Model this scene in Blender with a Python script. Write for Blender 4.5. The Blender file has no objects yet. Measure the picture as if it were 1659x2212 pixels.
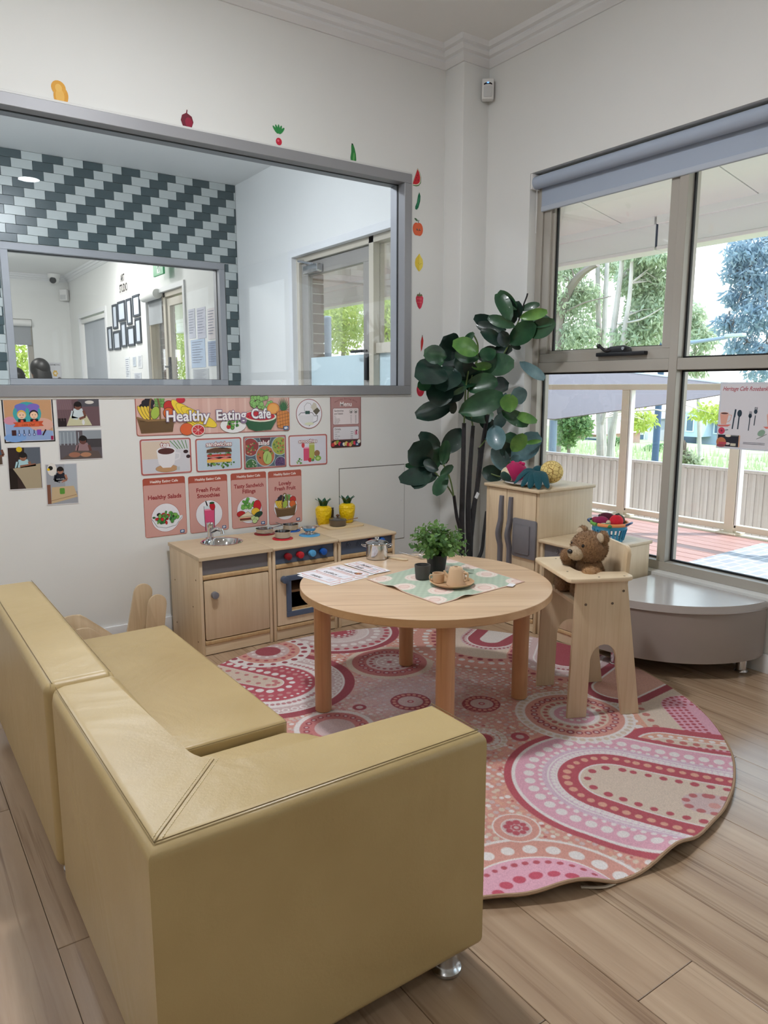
import bpy, bmesh, math, random
import numpy as np
from mathutils import Vector, Matrix, Euler
random.seed(7)
SC = bpy.context.scene
COL = SC.collection
# ------------------------------------------------------------------ camera
CAM_H, FPX, YAW, PITCH = 1.243, 1594.0, math.radians(34.77), math.radians(9.568)
cam_d = bpy.data.cameras.new('camera'); cam = bpy.data.objects.new('camera', cam_d); COL.objects.link(cam)
cam.location = (0, 0, CAM_H); cam.rotation_euler = (math.pi/2-PITCH, 0, -YAW)
cam_d.sensor_fit = 'VERTICAL'; cam_d.sensor_height = 32.0; cam_d.lens = FPX/2212*32.0
cam_d.clip_start = .05; cam_d.clip_end = 400
SC.camera = cam
SC.view_settings.view_transform = 'Standard'; SC.view_settings.look = 'None'
SC.view_settings.gamma = 1; SC.view_settings.use_curve_mapping = False
SC.view_settings.exposure = 0.22
cy = SC.cycles
cy.max_bounces = 6; cy.diffuse_bounces = 4; cy.glossy_bounces = 3; cy.transmission_bounces = 4; cy.transparent_max_bounces = 16
cy.adaptive_threshold = .04; cy.caustics_reflective = False; cy.caustics_refractive = False; cy.sample_clamp_indirect = 6
# ------------------------------------------------------------------ world
def srgb(*c):
    if len(c) == 1: c = c[0]
    if isinstance(c, str): c = tuple(int(c[i:i+2], 16) for i in (0, 2, 4))
    return tuple(((v/255)/12.92 if v <= 10 else ((v/255+.055)/1.055)**2.4) for v in c)
W = bpy.data.worlds.new('sky'); SC.world = W; W.use_nodes = True
nt = W.node_tree; nt.nodes.clear()
tc = nt.nodes.new('ShaderNodeTexCoord'); sp = nt.nodes.new('ShaderNodeSeparateXYZ'); rp = nt.nodes.new('ShaderNodeValToRGB')
bg = nt.nodes.new('ShaderNodeBackground'); wo = nt.nodes.new('ShaderNodeOutputWorld')
nt.links.new(tc.outputs['Generated'], sp.inputs[0]); nt.links.new(sp.outputs['Z'], rp.inputs[0])
nt.links.new(rp.outputs[0], bg.inputs[0]); nt.links.new(bg.outputs[0], wo.inputs[0])
rp.color_ramp.elements[0].position = 0.0; rp.color_ramp.elements[0].color = (*srgb(250, 250, 250), 1)
rp.color_ramp.elements[1].position = 0.6; rp.color_ramp.elements[1].color = (*srgb(168, 206, 240), 1)
e = rp.color_ramp.elements.new(.22); e.color = (*srgb(226, 243, 250), 1)
bg.inputs[1].default_value = 2.9
# ------------------------------------------------------------------ sun and daylight portals
def light(name, kind, loc, rot, energy, color=(1, 1, 1), **kw):
    l = bpy.data.lights.new(name, kind); l.energy = energy; l.color = color
    o = bpy.data.objects.new(name, l); COL.objects.link(o); o.location = loc; o.rotation_euler = rot
    for k, v in kw.items(): setattr(l, k, v)
    return o
def aim(o, d):
    o.rotation_euler = Vector(d).to_track_quat('-Z', 'Y').to_euler()
sun = light('sun', 'SUN', (8, -6, 12), (0, 0, 0), 3.6, srgb(255, 252, 248), angle=math.radians(.6))
aim(sun, (-.62, .42, -1.0))
XR, YB, CEIL = 3.154, 3.63, 3.16
XL, YF = -2.4, -3.0
# window openings of the right wall (y0, y1, z0, z1)
WIN_A = (.15, 3.115, .335, 2.416)
WIN_B = (-2.6, -.5, .335, 2.416)
for y0, y1, z0, z1 in (WIN_A, WIN_B):
    p = light('daylight_portal', 'AREA', (XR+.17, (y0+y1)/2, (z0+z1)/2), (0, 0, 0), 1, shape='RECTANGLE', size=y1-y0, size_y=z1-z0)
    p.rotation_euler = (math.pi/2, 0, math.pi/2); p.data.cycles.is_portal = True
LAMP_W = 24.0      # power of one ceiling downlight
# ------------------------------------------------------------------ pixel to place
_cy, _sy, _cp, _sp = math.cos(YAW), math.sin(YAW), math.cos(PITCH), math.sin(PITCH)
_D = Vector((_sy*_cp, _cy*_cp, -_sp)); _R = Vector((_cy, -_sy, 0)); _U = _R.cross(_D)
CAMP = Vector((0, 0, CAM_H))
def at(px, py, ax, val):
    d = _D+_R*((px-829.5)/FPX)-_U*((py-1106)/FPX)
    return CAMP+d*((val-CAMP[ax])/d[ax])
# ------------------------------------------------------------------ objects
def link(name, data, parent=None):
    o = bpy.data.objects.new(name, data); COL.objects.link(o)
    if parent is not None: o.parent = parent
    return o
def tag(o, label=None, cat=None, group=None, kind=None):
    if label: o['label'] = label
    if cat: o['category'] = cat
    if group: o['group'] = group
    if kind: o['kind'] = kind
    return o
def thing(name, label, cat, loc=(0, 0, 0), rz=0, group=None):
    o = link(name, None); o.empty_display_size = .05; o.location = loc; o.rotation_euler = (0, 0, rz)
    return tag(o, label, cat, group)
def obj(name, bm, mat, parent=None, angle=35, loc=None, rot=None, wn=False):
    me = bpy.data.meshes.new(name)
    bmesh.ops.recalc_face_normals(bm, faces=bm.faces[:])
    for f in bm.faces: f.smooth = True
    bm.to_mesh(me); bm.free()
    me.set_sharp_from_angle(angle=math.radians(angle))
    for m in (mat if isinstance(mat, (list, tuple)) else [mat]): me.materials.append(m)
    o = link(name, me, parent)
    if wn: m_ = o.modifiers.new('even_shading', 'WEIGHTED_NORMAL'); m_.keep_sharp = True; m_.weight = 80
    if loc is not None: o.location = loc
    if rot is not None: o.rotation_euler = rot
    return o
def struct(name, bm, mat, label=None, **k):
    o = obj(name, bm, mat, **k); o['kind'] = 'structure'
    if label: o['label'] = label
    return o
def copy_of(o, parent=None, loc=None, rot=None):
    c = o.copy(); COL.objects.link(c); c.parent = parent
    if loc is not None: c.location = loc
    if rot is not None: c.rotation_euler = rot
    return c
NB = bmesh.new
def setmat(bm, n0, mi):
    if mi:
        bm.faces.ensure_lookup_table()
        for f in bm.faces[n0:]: f.material_index = mi
def box(bm, lo, hi, bev=0, seg=2, mi=0, M=None):
    n0 = len(bm.faces)
    r = bmesh.ops.create_cube(bm, size=1)
    c = [(a+b)/2 for a, b in zip(lo, hi)]; s = [max(abs(b-a), 1e-5) for a, b in zip(lo, hi)]
    mm = Matrix.Translation(c) @ Matrix.Diagonal((*s, 1))
    bmesh.ops.transform(bm, matrix=mm, verts=r['verts'])
    vs = r['verts']
    if bev:
        es = list({e for v in r['verts'] for e in v.link_edges})
        q = bmesh.ops.bevel(bm, geom=es, offset=bev, segments=seg, profile=.5, affect='EDGES', clamp_overlap=True)
        vs = list({v for f in bm.faces[n0:] for v in f.verts}) if False else list(set(q['verts']) | {v for v in vs if v.is_valid})
    if M is not None: bmesh.ops.transform(bm, matrix=M, verts=vs)
    if mi: setmat(bm, n0, mi)
    return vs
def grid_faces(bm, rows, closed_u=False, closed_v=False, mi=0):
    nr, nc = len(rows), len(rows[0])
    for i in range(nr if closed_v else nr-1):
        for j in range(nc if closed_u else nc-1):
            q = (rows[i][j], rows[i][(j+1) % nc], rows[(i+1) % nr][(j+1) % nc], rows[(i+1) % nr][j])
            if len(set(q)) < 3: continue
            try: f = bm.faces.new(q); f.material_index = mi
            except ValueError: pass
def lathe(bm, prof, n=32, M=None, mi=0, cap0=True, cap1=True):
    M = M or Matrix(); rows = []
    for r, z in prof:
        rows.append([bm.verts.new(M @ Vector((r*math.cos(2*math.pi*j/n), r*math.sin(2*math.pi*j/n), z))) for j in range(n)])
    grid_faces(bm, rows, closed_u=True, mi=mi)
    if cap0 and prof[0][0] > 1e-6:
        f = bm.faces.new(rows[0][::-1]); f.material_index = mi
    if cap1 and prof[-1][0] > 1e-6:
        f = bm.faces.new(rows[-1]); f.material_index = mi
    return rows
def T(*v): return Matrix.Translation(v)
def RX(a): return Matrix.Rotation(a, 4, 'X')
def RY(a): return Matrix.Rotation(a, 4, 'Y')
def RZ(a): return Matrix.Rotation(a, 4, 'Z')
def along(p0, p1):
    d = Vector(p1)-Vector(p0)
    return T(*p0) @ d.to_track_quat('Z', 'Y').to_matrix().to_4x4(), d.length
def cyl(bm, p0, p1, r0, r1=None, n=20, bev=0, mi=0):
    M, L = along(p0, p1); r1 = r0 if r1 is None else r1
    pr = [(r0, 0), (r1, L)] if not bev else [(r0-bev, 0), (r0-bev*.3, bev*.3), (r0, bev), (r1, L-bev), (r1-bev*.3, L-bev*.3), (r1-bev, L)]
    return lathe(bm, pr, n, M, mi)
def tube(bm, pts, r, n=8, mi=0, closed=False, flat=1.0, up=None):
    pts = [Vector(p) for p in pts]; rows = []; m = len(pts)
    rr = r if isinstance(r, (list, tuple)) else [r]*m
    u = None
    for i, p in enumerate(pts):
        a = pts[(i-1) % m] if (closed or i) else p; b = pts[(i+1) % m] if (closed or i < m-1) else p
        t = (b-a).normalized()
        if up is not None: u = Vector(up)
        elif u is None: u = Vector((0, 0, 1)) if abs(t.z) < .9 else Vector((1, 0, 0))
        s = t.cross(u).normalized(); u = s.cross(t).normalized()
        rows.append([bm.verts.new(p+(s*math.cos(2*math.pi*j/n)+u*(math.sin(2*math.pi*j/n)*flat))*rr[i]) for j in range(n)])
    grid_faces(bm, rows, closed_u=True, closed_v=closed, mi=mi)
    if not closed:
        for q in (rows[0][::-1], rows[-1]):
            f = bm.faces.new(q); f.material_index = mi
def ell(bm, c, r, M=None, u=20, v=12, mi=0):
    n0 = len(bm.faces)
    r = (r, r, r) if isinstance(r, (int, float)) else r
    q = bmesh.ops.create_uvsphere(bm, u_segments=u, v_segments=v, radius=1)
    bmesh.ops.transform(bm, matrix=T(*c) @ (M or Matrix()) @ Matrix.Diagonal((*r, 1)), verts=q['verts'])
    setmat(bm, n0, mi)
    return q['verts']
def prism(bm, poly, h, M=None, bev=0, seg=2, mi=0, z0=0):
    """polygon in local XY extruded along local Z"""
    n0 = len(bm.faces)
    M = M or Matrix()
    a = [bm.verts.new((x, y, z0)) for x, y in poly]; b = [bm.verts.new((x, y, z0+h)) for x, y in poly]
    n = len(poly)
    fb = bm.faces.new(a[::-1]); ft = bm.faces.new(b)
    for i in range(n): bm.faces.new((a[i], a[(i+1) % n], b[(i+1) % n], b[i]))
    vs = a+b
    if bev:
        es = list(set(fb.edges) | set(ft.edges))
        q = bmesh.ops.bevel(bm, geom=es, offset=bev, segments=seg, profile=.5, affect='EDGES', clamp_overlap=True)
        vs = list(set(q['verts']) | {v for v in vs if v.is_valid})
    bmesh.ops.transform(bm, matrix=M, verts=vs)
    setmat(bm, n0, mi)
    return vs
def rrect(x0, y0, x1, y1, r, n=5):
    out = []
    for cx, cy, a in ((x1-r, y1-r, 0), (x0+r, y1-r, 90), (x0+r, y0+r, 180), (x1-r, y0+r, 270)):
        for i in range(n+1):
            t = math.radians(a+90*i/n); out.append((cx+r*math.cos(t), cy+r*math.sin(t)))
    return out
def circ(cx, cy, r, n=24, ry=None, rot=0):
    ry = ry or r; c, s = math.cos(rot), math.sin(rot)
    return [(cx+r*math.cos(t)*c-ry*math.sin(t)*s, cy+r*math.cos(t)*s+ry*math.sin(t)*c) for t in (2*math.pi*i/n for i in range(n))]
def spline(pts, n=8, closed=False):
    pts = [Vector(p) for p in pts]; out = []; m = len(pts)
    for i in range(m if closed else m-1):
        p0 = pts[(i-1) % m] if (closed or i) else pts[0]; p1 = pts[i]; p2 = pts[(i+1) % m]
        p3 = pts[(i+2) % m] if (closed or i < m-2) else pts[-1]
        for k in range(n):
            t = k/n
            out.append(.5*((2*p1)+(p2-p0)*t+(2*p0-5*p1+4*p2-p3)*t*t+(3*p1-p0-3*p2+p3)*t**3))
    if not closed: out.append(pts[-1])
    return out
# ------------------------------------------------------------------ materials
class N:
    """small node-tree writer"""
    def __init__(s, name):
        s.m = bpy.data.materials.new(name); s.m.use_nodes = True; s.t = s.m.node_tree; s.t.nodes.clear()
        s.out = s.n('OutputMaterial'); s.b = s.n('BsdfPrincipled'); s.l(s.b.outputs[0], s.out.inputs[0])
    def n(s, k, **kw):
        x = s.t.nodes.new('ShaderNode'+k)
        for a, v in kw.items(): setattr(x, a, v)
        return x
    def l(s, a, b): s.t.links.new(a, b)
    def set(s, **kw):
        for k, v in kw.items():
            i = s.b.inputs[k.replace('_', ' ')]
            i.default_value = (*v, 1) if isinstance(v, tuple) and len(v) == 3 and i.type == 'RGBA' else v
        return s
    def coord(s, scale=(1, 1, 1), kind='Object', rnd=False, rot=(0, 0, 0)):
        c = s.n('TexCoord'); m = s.n('Mapping'); m.inputs['Scale'].default_value = scale; m.inputs['Rotation'].default_value = rot
        v = c.outputs[kind]
        if rnd:
            oi = s.n('ObjectInfo'); a = s.n('VectorMath', operation='MULTIPLY_ADD'); a.inputs[1].default_value = (17, 31, 11)
            s.l(oi.outputs['Random'], a.inputs[0]); s.l(v, a.inputs[2]); v = a.outputs[0]; s.rand = oi.outputs['Random']
        s.l(v, m.inputs[0]); return m.outputs[0]
    def noise(s, v, scale, detail=4, rough=.55, dist=0):
        x = s.n('TexNoise'); x.inputs['Scale'].default_value = scale; x.inputs['Detail'].default_value = detail
        x.inputs['Roughness'].default_value = rough; x.inputs['Distortion'].default_value = dist; s.l(v, x.inputs['Vector']); return x.outputs['Fac']
    def ramp(s, f, stops):
        r = s.n('ValToRGB'); el = r.color_ramp.elements
        for i, (p, c) in enumerate(stops):
            q = el[i] if i < 2 else el.new(p)
            q.position = p; q.color = (*c, 1) if len(c) == 3 else c
        s.l(f, r.inputs[0]); return r.outputs[0]
    def mix(s, f, a, b, mode='MIX'):
        x = s.n('Mix', data_type='RGBA', blend_type=mode)
        if isinstance(f, (int, float)): x.inputs[0].default_value = f
        else: s.l(f, x.inputs[0])
        for i, v in ((6, a), (7, b)):
            if isinstance(v, tuple): x.inputs[i].default_value = (*v[:3], 1)
            else: s.l(v, x.inputs[i])
        return x.outputs[2]
    def col(s, c): s.l(c, s.b.inputs['Base Color']); return s
    def bump(s, h, strength=.3, dist=.01):
        x = s.n('Bump'); x.inputs['Strength'].default_value = strength; x.inputs['Distance'].default_value = dist
        s.l(h, x.inputs['Height']); s.l(x.outputs[0], s.b.inputs['Normal']); return s
_cache = {}
def mt(name, c, rough=.5, metal=0, nz=None, bump=None, coat=0, spec=.5, sheen=0, trans=0, rnd=0):
    """plain surface: colour c (sRGB 0-255), nz=(scale, amount) of mottling, bump=(scale, strength)"""
    if name in _cache: return _cache[name]
    g = N(name); c = srgb(c); g.set(Base_Color=c, Roughness=rough, Metallic=metal)
    g.b.inputs['Specular IOR Level'].default_value = spec; g.b.inputs['Coat Weight'].default_value = coat
    g.b.inputs['Sheen Weight'].default_value = sheen
    g.b.inputs['Subsurface Weight'].default_value = 0
    v = g.coord(rnd=bool(rnd)) if (nz or bump or rnd) else None
    if nz:
        f = g.noise(v, nz[0]); a = nz[1]
        cc = g.ramp(f, [(.3, tuple(x*(1-a) for x in c)), (.7, tuple(min(1, x*(1+a)) for x in c))])
        if rnd: cc = g.mix(g.ramp(g.rand, [(0, (0, 0, 0)), (1, (1, 1, 1))]), g.mix(1.0, cc, (1-rnd,)*3, 'MULTIPLY'), cc)
        g.col(cc)
    if bump: g.bump(g.noise(v, bump[0], 6), bump[1], .004)
    _cache[name] = g.m
    return g.m
def wood(name, c1, c2, axis=0, scale=1.0, rough=.45, rnd=True, dark=None, coat=0, contrast=1.0):
    if name in _cache: return _cache[name]
    g = N(name); a, b = srgb(c1), srgb(c2)
    sc = [26*scale]*3; sc[axis] = 1.6*scale
    v = g.coord(tuple(sc), rnd=rnd)
    f1 = g.noise(v, 1.0, 6, .6, 1.2)
    sc2 = [7*scale]*3; sc2[axis] = .7*scale
    v2 = g.coord(tuple(sc2), rnd=rnd)
    w = g.n('TexWave', wave_type='BANDS', bands_direction='XYZ'[axis-1 if axis else 1]); w.inputs['Scale'].default_value = .55
    w.inputs['Distortion'].default_value = 7; w.inputs['Detail'].default_value = 3; w.inputs['Detail Scale'].default_value = .8
    g.l(v2, w.inputs['Vector'])
    c = g.ramp(f1, [(.28, a), (.72, b)])
    c = g.mix(.22*contrast, c, g.ramp(w.outputs['Fac'], [(0, a), (1, b)]))
    if dark:
        fine = [90*scale]*3; fine[axis] = 2.2*scale
        f3 = g.noise(g.coord(tuple(fine), rnd=rnd), 1.0, 3, .6)
        c = g.mix(g.ramp(f3, [(.55, (0, 0, 0)), (.75, (.6*contrast,)*3)]), c, srgb(dark))
    if rnd:
        k = g.ramp(g.rand, [(0, (.88, .87, .85)), (1, (1.0, 1.0, 1.0))]); c = g.mix(1.0, c, k, 'MULTIPLY')
    g.col(c); g.set(Roughness=rough); g.b.inputs['Coat Weight'].default_value = coat; g.b.inputs['Coat Roughness'].default_value = .2
    g.bump(f1, .12, .002)
    _cache[name] = g.m
    return g.m
def glass_mat(name, tint=(1, 1, 1), refl=.35, base=.03):
    g = N(name); t = g.t; t.nodes.remove(g.b)
    tr = g.n('BsdfTransparent'); tr.inputs[0].default_value = (*tint, 1)
    gl = g.n('BsdfGlossy'); gl.inputs['Roughness'].default_value = .01
    fr = g.n('Fresnel'); fr.inputs[0].default_value = 1.45
    mu = g.n('Math', operation='MULTIPLY_ADD'); mu.inputs[1].default_value = refl; mu.inputs[2].default_value = base
    mx = g.n('MixShader'); g.l(fr.outputs[0], mu.inputs[0]); g.l(mu.outputs[0], mx.inputs[0])
    g.l(tr.outputs[0], mx.inputs[1]); g.l(gl.outputs[0], mx.inputs[2]); g.l(mx.outputs[0], g.out.inputs[0])
    return g.m
def emit(name, c, s):
    g = N(name); g.set(Base_Color=srgb(c)); g.b.inputs['Emission Color'].default_value = (*srgb(c), 1); g.b.inputs['Emission Strength'].default_value = s
    return g.m
def print_mat(name='print', rough=.28, bumpy=0.0):
    """flat print: colour comes from the drawn shapes"""
    g = N(name); a = g.n('VertexColor'); a.layer_name = 'Col'; g.l(a.outputs[0], g.b.inputs['Base Color']); g.set(Roughness=rough)
    if bumpy: g.bump(g.noise(g.coord(), 5.0, 3), bumpy, .05)
    return g.m
M_WALL = mt('wall_paint', (233, 234, 232), .6, nz=(1.3, .02), bump=(220, .02))
M_WALLR = M_WALL
M_CEIL = mt('ceiling_paint', (238, 238, 236), .7)
M_TRIM = mt('trim_white', (232, 233, 234), .5)
M_ALU = mt('anodised_aluminium', (158, 159, 163), .5, .3, nz=(3, .03))
M_CREAM = mt('cream_powder_coat', (176, 171, 162), .38, .1)
M_CREAMD = mt('cream_door_paint', (196, 188, 172), .42)
M_BLACK = mt('black_rubber', (14, 15, 18), .6)
M_BLKPL = mt('black_plastic', (22, 24, 30), .4)
M_GLASS = glass_mat('clear_glass', (.985, .99, .99), .45, .004)
M_GLASS2 = glass_mat('interior_glass', (.97, .982, .988), .55, .010)
M_CHROME = mt('chrome', (215, 215, 218), .09, 1)
M_STEEL = mt('brushed_steel', (198, 198, 200), .24, 1, nz=(40, .05))
M_PLY = wood('birch_plywood', (228, 207, 175), (212, 187, 151), 2, 1.0, .42, dark=(196, 166, 124), contrast=.6)
M_PLYX = wood('birch_plywood_cross', (230, 210, 179), (214, 190, 155), 0, 1.0, .42, dark=(196, 166, 124), contrast=.6)
M_PLYE = wood('plywood_edge', (214, 184, 138), (186, 150, 104), 2, 1.6, .5)
g = N('tan_vinyl'); v = g.coord(); c1, c2 = srgb(174, 150, 102), srgb(190, 167, 119); g.col(g.ramp(g.noise(v, 2.2), [(.3, c1), (.7, c2)])); g.set(Roughness=.38)
n1, n2 = g.noise(v, 3.2, 3, .5, .6), g.noise(v, 160, 3); ad = g.n('Math', operation='MULTIPLY_ADD'); ad.inputs[1].default_value = .03; g.l(n2, ad.inputs[0]); g.l(n1, ad.inputs[2]); g.bump(ad.outputs[0], .35, .03); M_VINYL = g.m
M_GREYPL = mt('grey_plastic_panel', (116, 114, 118), .5, nz=(14, .03))
M_BLUEPL = mt('slate_blue_panel', (78, 92, 114), .5, nz=(14, .03))
M_WHITEPL = mt('white_plastic', (232, 232, 230), .4)
M_PAPER = mt('white_paper', (240, 240, 242), .35)
M_PRINT = print_mat('laminated_print', .25)
M_PRINTM = print_mat('matte_print', .6)
# ================================================================== SETTING
YT, YC = 7.09, 14.44           # tiled wall, far wall of the room beyond it
# ---- floor of oak planks laid along the window wall
M_OAK = wood('oak_plank', (198, 172, 144), (160, 131, 105), 1, .55, .27, dark=(120, 90, 66), contrast=1.5, coat=.45)
bm = NB(); box(bm, (XL, YF, -.06), (XR+.06, YC+.2, -.012)); floor = struct('floor', bm, mt('floor_base', (70, 52, 38), .8))
PW, PL = .19, 1.28
bm = NB(); box(bm, (0.0006, .0008, -.012), (PW-.0006, PL-.0008, 0), .0012, 1); plank_me = None
seam0 = 1.187-PW*20
i = 0
while seam0+i*PW < XR+.05:
    x = seam0+i*PW; i += 1
    if x < -1.2: continue
    off = (i*.47 % 1)*PL
    if abs(x-1.0) < .02: off = (1.024-0) % PL
    if abs(x-1.757) < .02: off = 1.043 % PL
    y = -1.6+off-PL
    while y < YB+.05:
        if y+PL > -1.2:
            if plank_me is None:
                o = obj('plank', bm, M_OAK, floor); plank_me = o.data; o.location = (x, y, 0)
            else:
                o = link('plank', plank_me, floor); o.location = (x, y, 0)
        y += PL
for xx in (XL, -1.3): pass
bm = NB(); box(bm, (XL, YF, -.012), (-1.1, YB, -.0002)); box(bm, (-1.1, YF, -.012), (XR, -1.3, -.0002)); obj('plank_field', bm, M_OAK, floor)
bm = NB(); box(bm, (XL, YB+.05, -.012), (XR, YC, -.0002)); obj('unseen_floor', bm, mt('grey_bounce_floor', (158, 164, 168), .5), floor)  # unseen floor of the far rooms, made grey to keep bounced light cool
# ---- ceiling
bm = NB(); box(bm, (XL, YF, CEIL), (XR+.1, YB+.05, CEIL+.08)); struct('ceiling', bm, M_CEIL)
bm = NB(); box(bm, (XL, YB+.05, 3.185), (XR+.1, YC+.1, 3.26)); struct('ceiling', bm, M_CEIL, 'white ceilings of the two rooms beyond the glass')
# ---- walls
def holes_wall(name, ax, pos, thick, u0, u1, z0, z1, holes, mat, label=None):
    """wall slab normal to ax at pos..pos+thick with rectangular openings (u0,u1,z0,z1)"""
    us = sorted({u0, u1, *[h[0] for h in holes], *[h[1] for h in holes]}); zs = sorted({z0, z1, *[h[2] for h in holes], *[h[3] for h in holes]})
    bm = NB()
    def inhole(u, z): return any(h[0] < u < h[1] and h[2] < z < h[3] for h in holes)
    P = lambda d, u, z: (pos+d, u, z) if ax == 0 else (u, pos+d, z)
    vs = {}
    def v(*k):
        if k not in vs: vs[k] = bm.verts.new(P(*k))
        return vs[k]
    def solid(i, j):
        if not (0 <= i < len(us)-1 and 0 <= j < len(zs)-1): return False
        return not inhole((us[i]+us[i+1])/2, (zs[j]+zs[j+1])/2)
    for i in range(len(us)-1):
        for j in range(len(zs)-1):
            if not solid(i, j): continue
            a, b, c, d = us[i], us[i+1], zs[j], zs[j+1]
            bm.faces.new((v(0, a, c), v(0, b, c), v(0, b, d), v(0, a, d))); bm.faces.new((v(thick, a, c), v(thick, a, d), v(thick, b, d), v(thick, b, c)))
            for (ii, jj, q) in ((i-1, j, ((a, c), (a, d))), (i+1, j, ((b, c), (b, d))), (i, j-1, ((a, c), (b, c))), (i, j+1, ((a, d), (b, d)))):
                if not solid(ii, jj):
                    (p, r), (s, t) = q
                    bm.faces.new((v(0, p, r), v(thick, p, r), v(thick, s, t), v(0, s, t)))
    return struct(name, bm, mat, label)
BW = (-.45, 2.700, 1.212, 2.444)                     # opening of the inner window
WT = .12
wall_back = holes_wall('wall_back', 1, YB, WT, XL, XR, 0, 3.2, [BW], M_WALL)
DB = (4.18, 5.93, 0, 2.36); CB = (12.05, 13.72, 0, 2.42); CD = (8.62, 10.02, 0, 2.42)
wall_right = holes_wall('wall_right', 0, XR, .16, YF, YC+.1, 0, 3.2, [WIN_A, WIN_B, DB, CB, CD], M_WALLR)
bm = NB(); box(bm, (XL-.1, YF, 0), (XL, YC, 3.2)); struct('wall_left', bm, M_WALL)
FW = (-1.9, 1.6, .3, 2.4)
wall_front = holes_wall('wall_front', 1, YF-.1, .1, XL, XR+.1, 0, 3.2, [], M_WALL)
# corner column
bm = NB(); box(bm, (2.959, 3.469, 0), (XR+.01, YB+.01, 3.17), .006, 3); struct('wall_column', bm, M_WALL)
# cornice swept round the room
PROF = [(0, 3.062), (.010, 3.062), (.016, 3.070), (.030, 3.083), (.034, 3.088), (.034, 3.100), (.052, 3.106), (.060, 3.122), (.060, 3.132), (.080, 3.138), (.090, 3.152), (.094, 3.161)]
bm = NB(); rows = []
for d, z in PROF:
    rows.append([bm.verts.new((x, y, z)) for x, y in ((XL, YB-d), (2.959-d, YB-d), (2.959-d, 3.469-d), (XR-d, 3.469-d), (XR-d, YF))])
grid_faces(bm, rows); struct('trim_1', bm, M_TRIM, 'stepped white cornice along the back and window walls', angle=25)
# cornice of the far room
bm = NB(); rows = []
for d, z in PROF:
    rows.append([bm.verts.new((x, y, z+.025)) for x, y in ((XL, YC-d), (XR-d, YC-d), (XR-d, YT+.15))])
grid_faces(bm, rows); struct('trim_2', bm, M_TRIM, 'stepped white cornice of the far art room', angle=25)
# baseboards
bm = NB(); box(bm, (XL, YB-.014, 0), (2.959, YB, .085), .003, 2); struct('baseboard_back', bm, M_TRIM)
bm = NB(); box(bm, (XR-.014, YF, 0), (XR, 3.469, .085), .003, 2); struct('baseboard_right', bm, M_TRIM)
# access panel in the back wall
a, b = at(733, 1014, 1, YB), at(872, 1161, 1, YB)
bm = NB(); box(bm, (a.x, YB-.004, b.z), (b.x, YB+.01, a.z), .0008, 1); pn = obj('access_panel', bm, M_WALL, wall_back)
bm = NB()
for q in ((a.x-.004, a.x-.001, b.z-.003, a.z+.003), (b.x+.001, b.x+.003, b.z-.003, a.z+.003), (a.x-.004, b.x+.003, a.z+.001, a.z+.005), (a.x, b.x+.003, b.z-.003, b.z-.001)):
    box(bm, (q[0], YB-.0012, q[2]), (q[1], YB+.004, q[3]))
obj('panel_gap', bm, mt('shadow_gap', (96, 92, 84), .9), wall_back)
bm = NB(); cyl(bm, (b.x-.02, YB-.004, .56), (b.x-.02, YB-.006, .56), .006); obj('panel_lock', bm, M_TRIM, wall_back)
# ---------------------------------------------------------------- inner window (grey aluminium)
def rect_frame(bm, ax, d0, d1, u0, u1, z0, z1, w, bev=.002, parts='lrtb', mi=0):
    B = lambda a, b, c, d: box(bm, (d0, a, c) if ax == 0 else (a, d0, c), (d1, b, d) if ax == 0 else (b, d1, d), bev, 1, mi)
    if 'l' in parts: B(u0, u0+w, z0+w*('b' in parts), z1-w*('t' in parts))
    if 'r' in parts: B(u1-w, u1, z0+w*('b' in parts), z1-w*('t' in parts))
    if 'b' in parts: B(u0, u1, z0, z0+w)
    if 't' in parts: B(u0, u1, z1-w, z1)
def pane(bm, ax, d, u0, u1, z0, z1, t=.005):
    box(bm, (d, u0, z0) if ax == 0 else (u0, d, z0), (d+t, u1, z1) if ax == 0 else (u1, d+t, z1))
w1 = link('window_1', None); w1['kind'] = 'structure'; w1['label'] = 'long grey aluminium framed window into the tiled room'
bm = NB(); rect_frame(bm, 1, YB-.012, YB+WT+.012, BW[0]-.012, BW[1]+.010, BW[2]-.010, BW[3]+.012, .052); obj('window_frame', bm, M_ALU, w1)
bm = NB(); rect_frame(bm, 1, YB-.004, YB+.02, BW[0]-.03, BW[1]+.022, BW[2]-.022, BW[3]+.024, .02); obj('window_bead', bm, mt('white_sealant', (226, 226, 224), .5), w1)
bm = NB(); rect_frame(bm, 1, YB+.052, YB+.066, BW[0]+.03, BW[1]-.030, BW[2]+.030, BW[3]-.028, .014, 0); obj('window_gasket', bm, M_BLACK, w1)
bm = NB(); pane(bm, 1, YB+.057, BW[0]+.032, BW[1]-.032, BW[2]+.032, BW[3]-.030); obj('window_pane', bm, M_GLASS2, w1)
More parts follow.
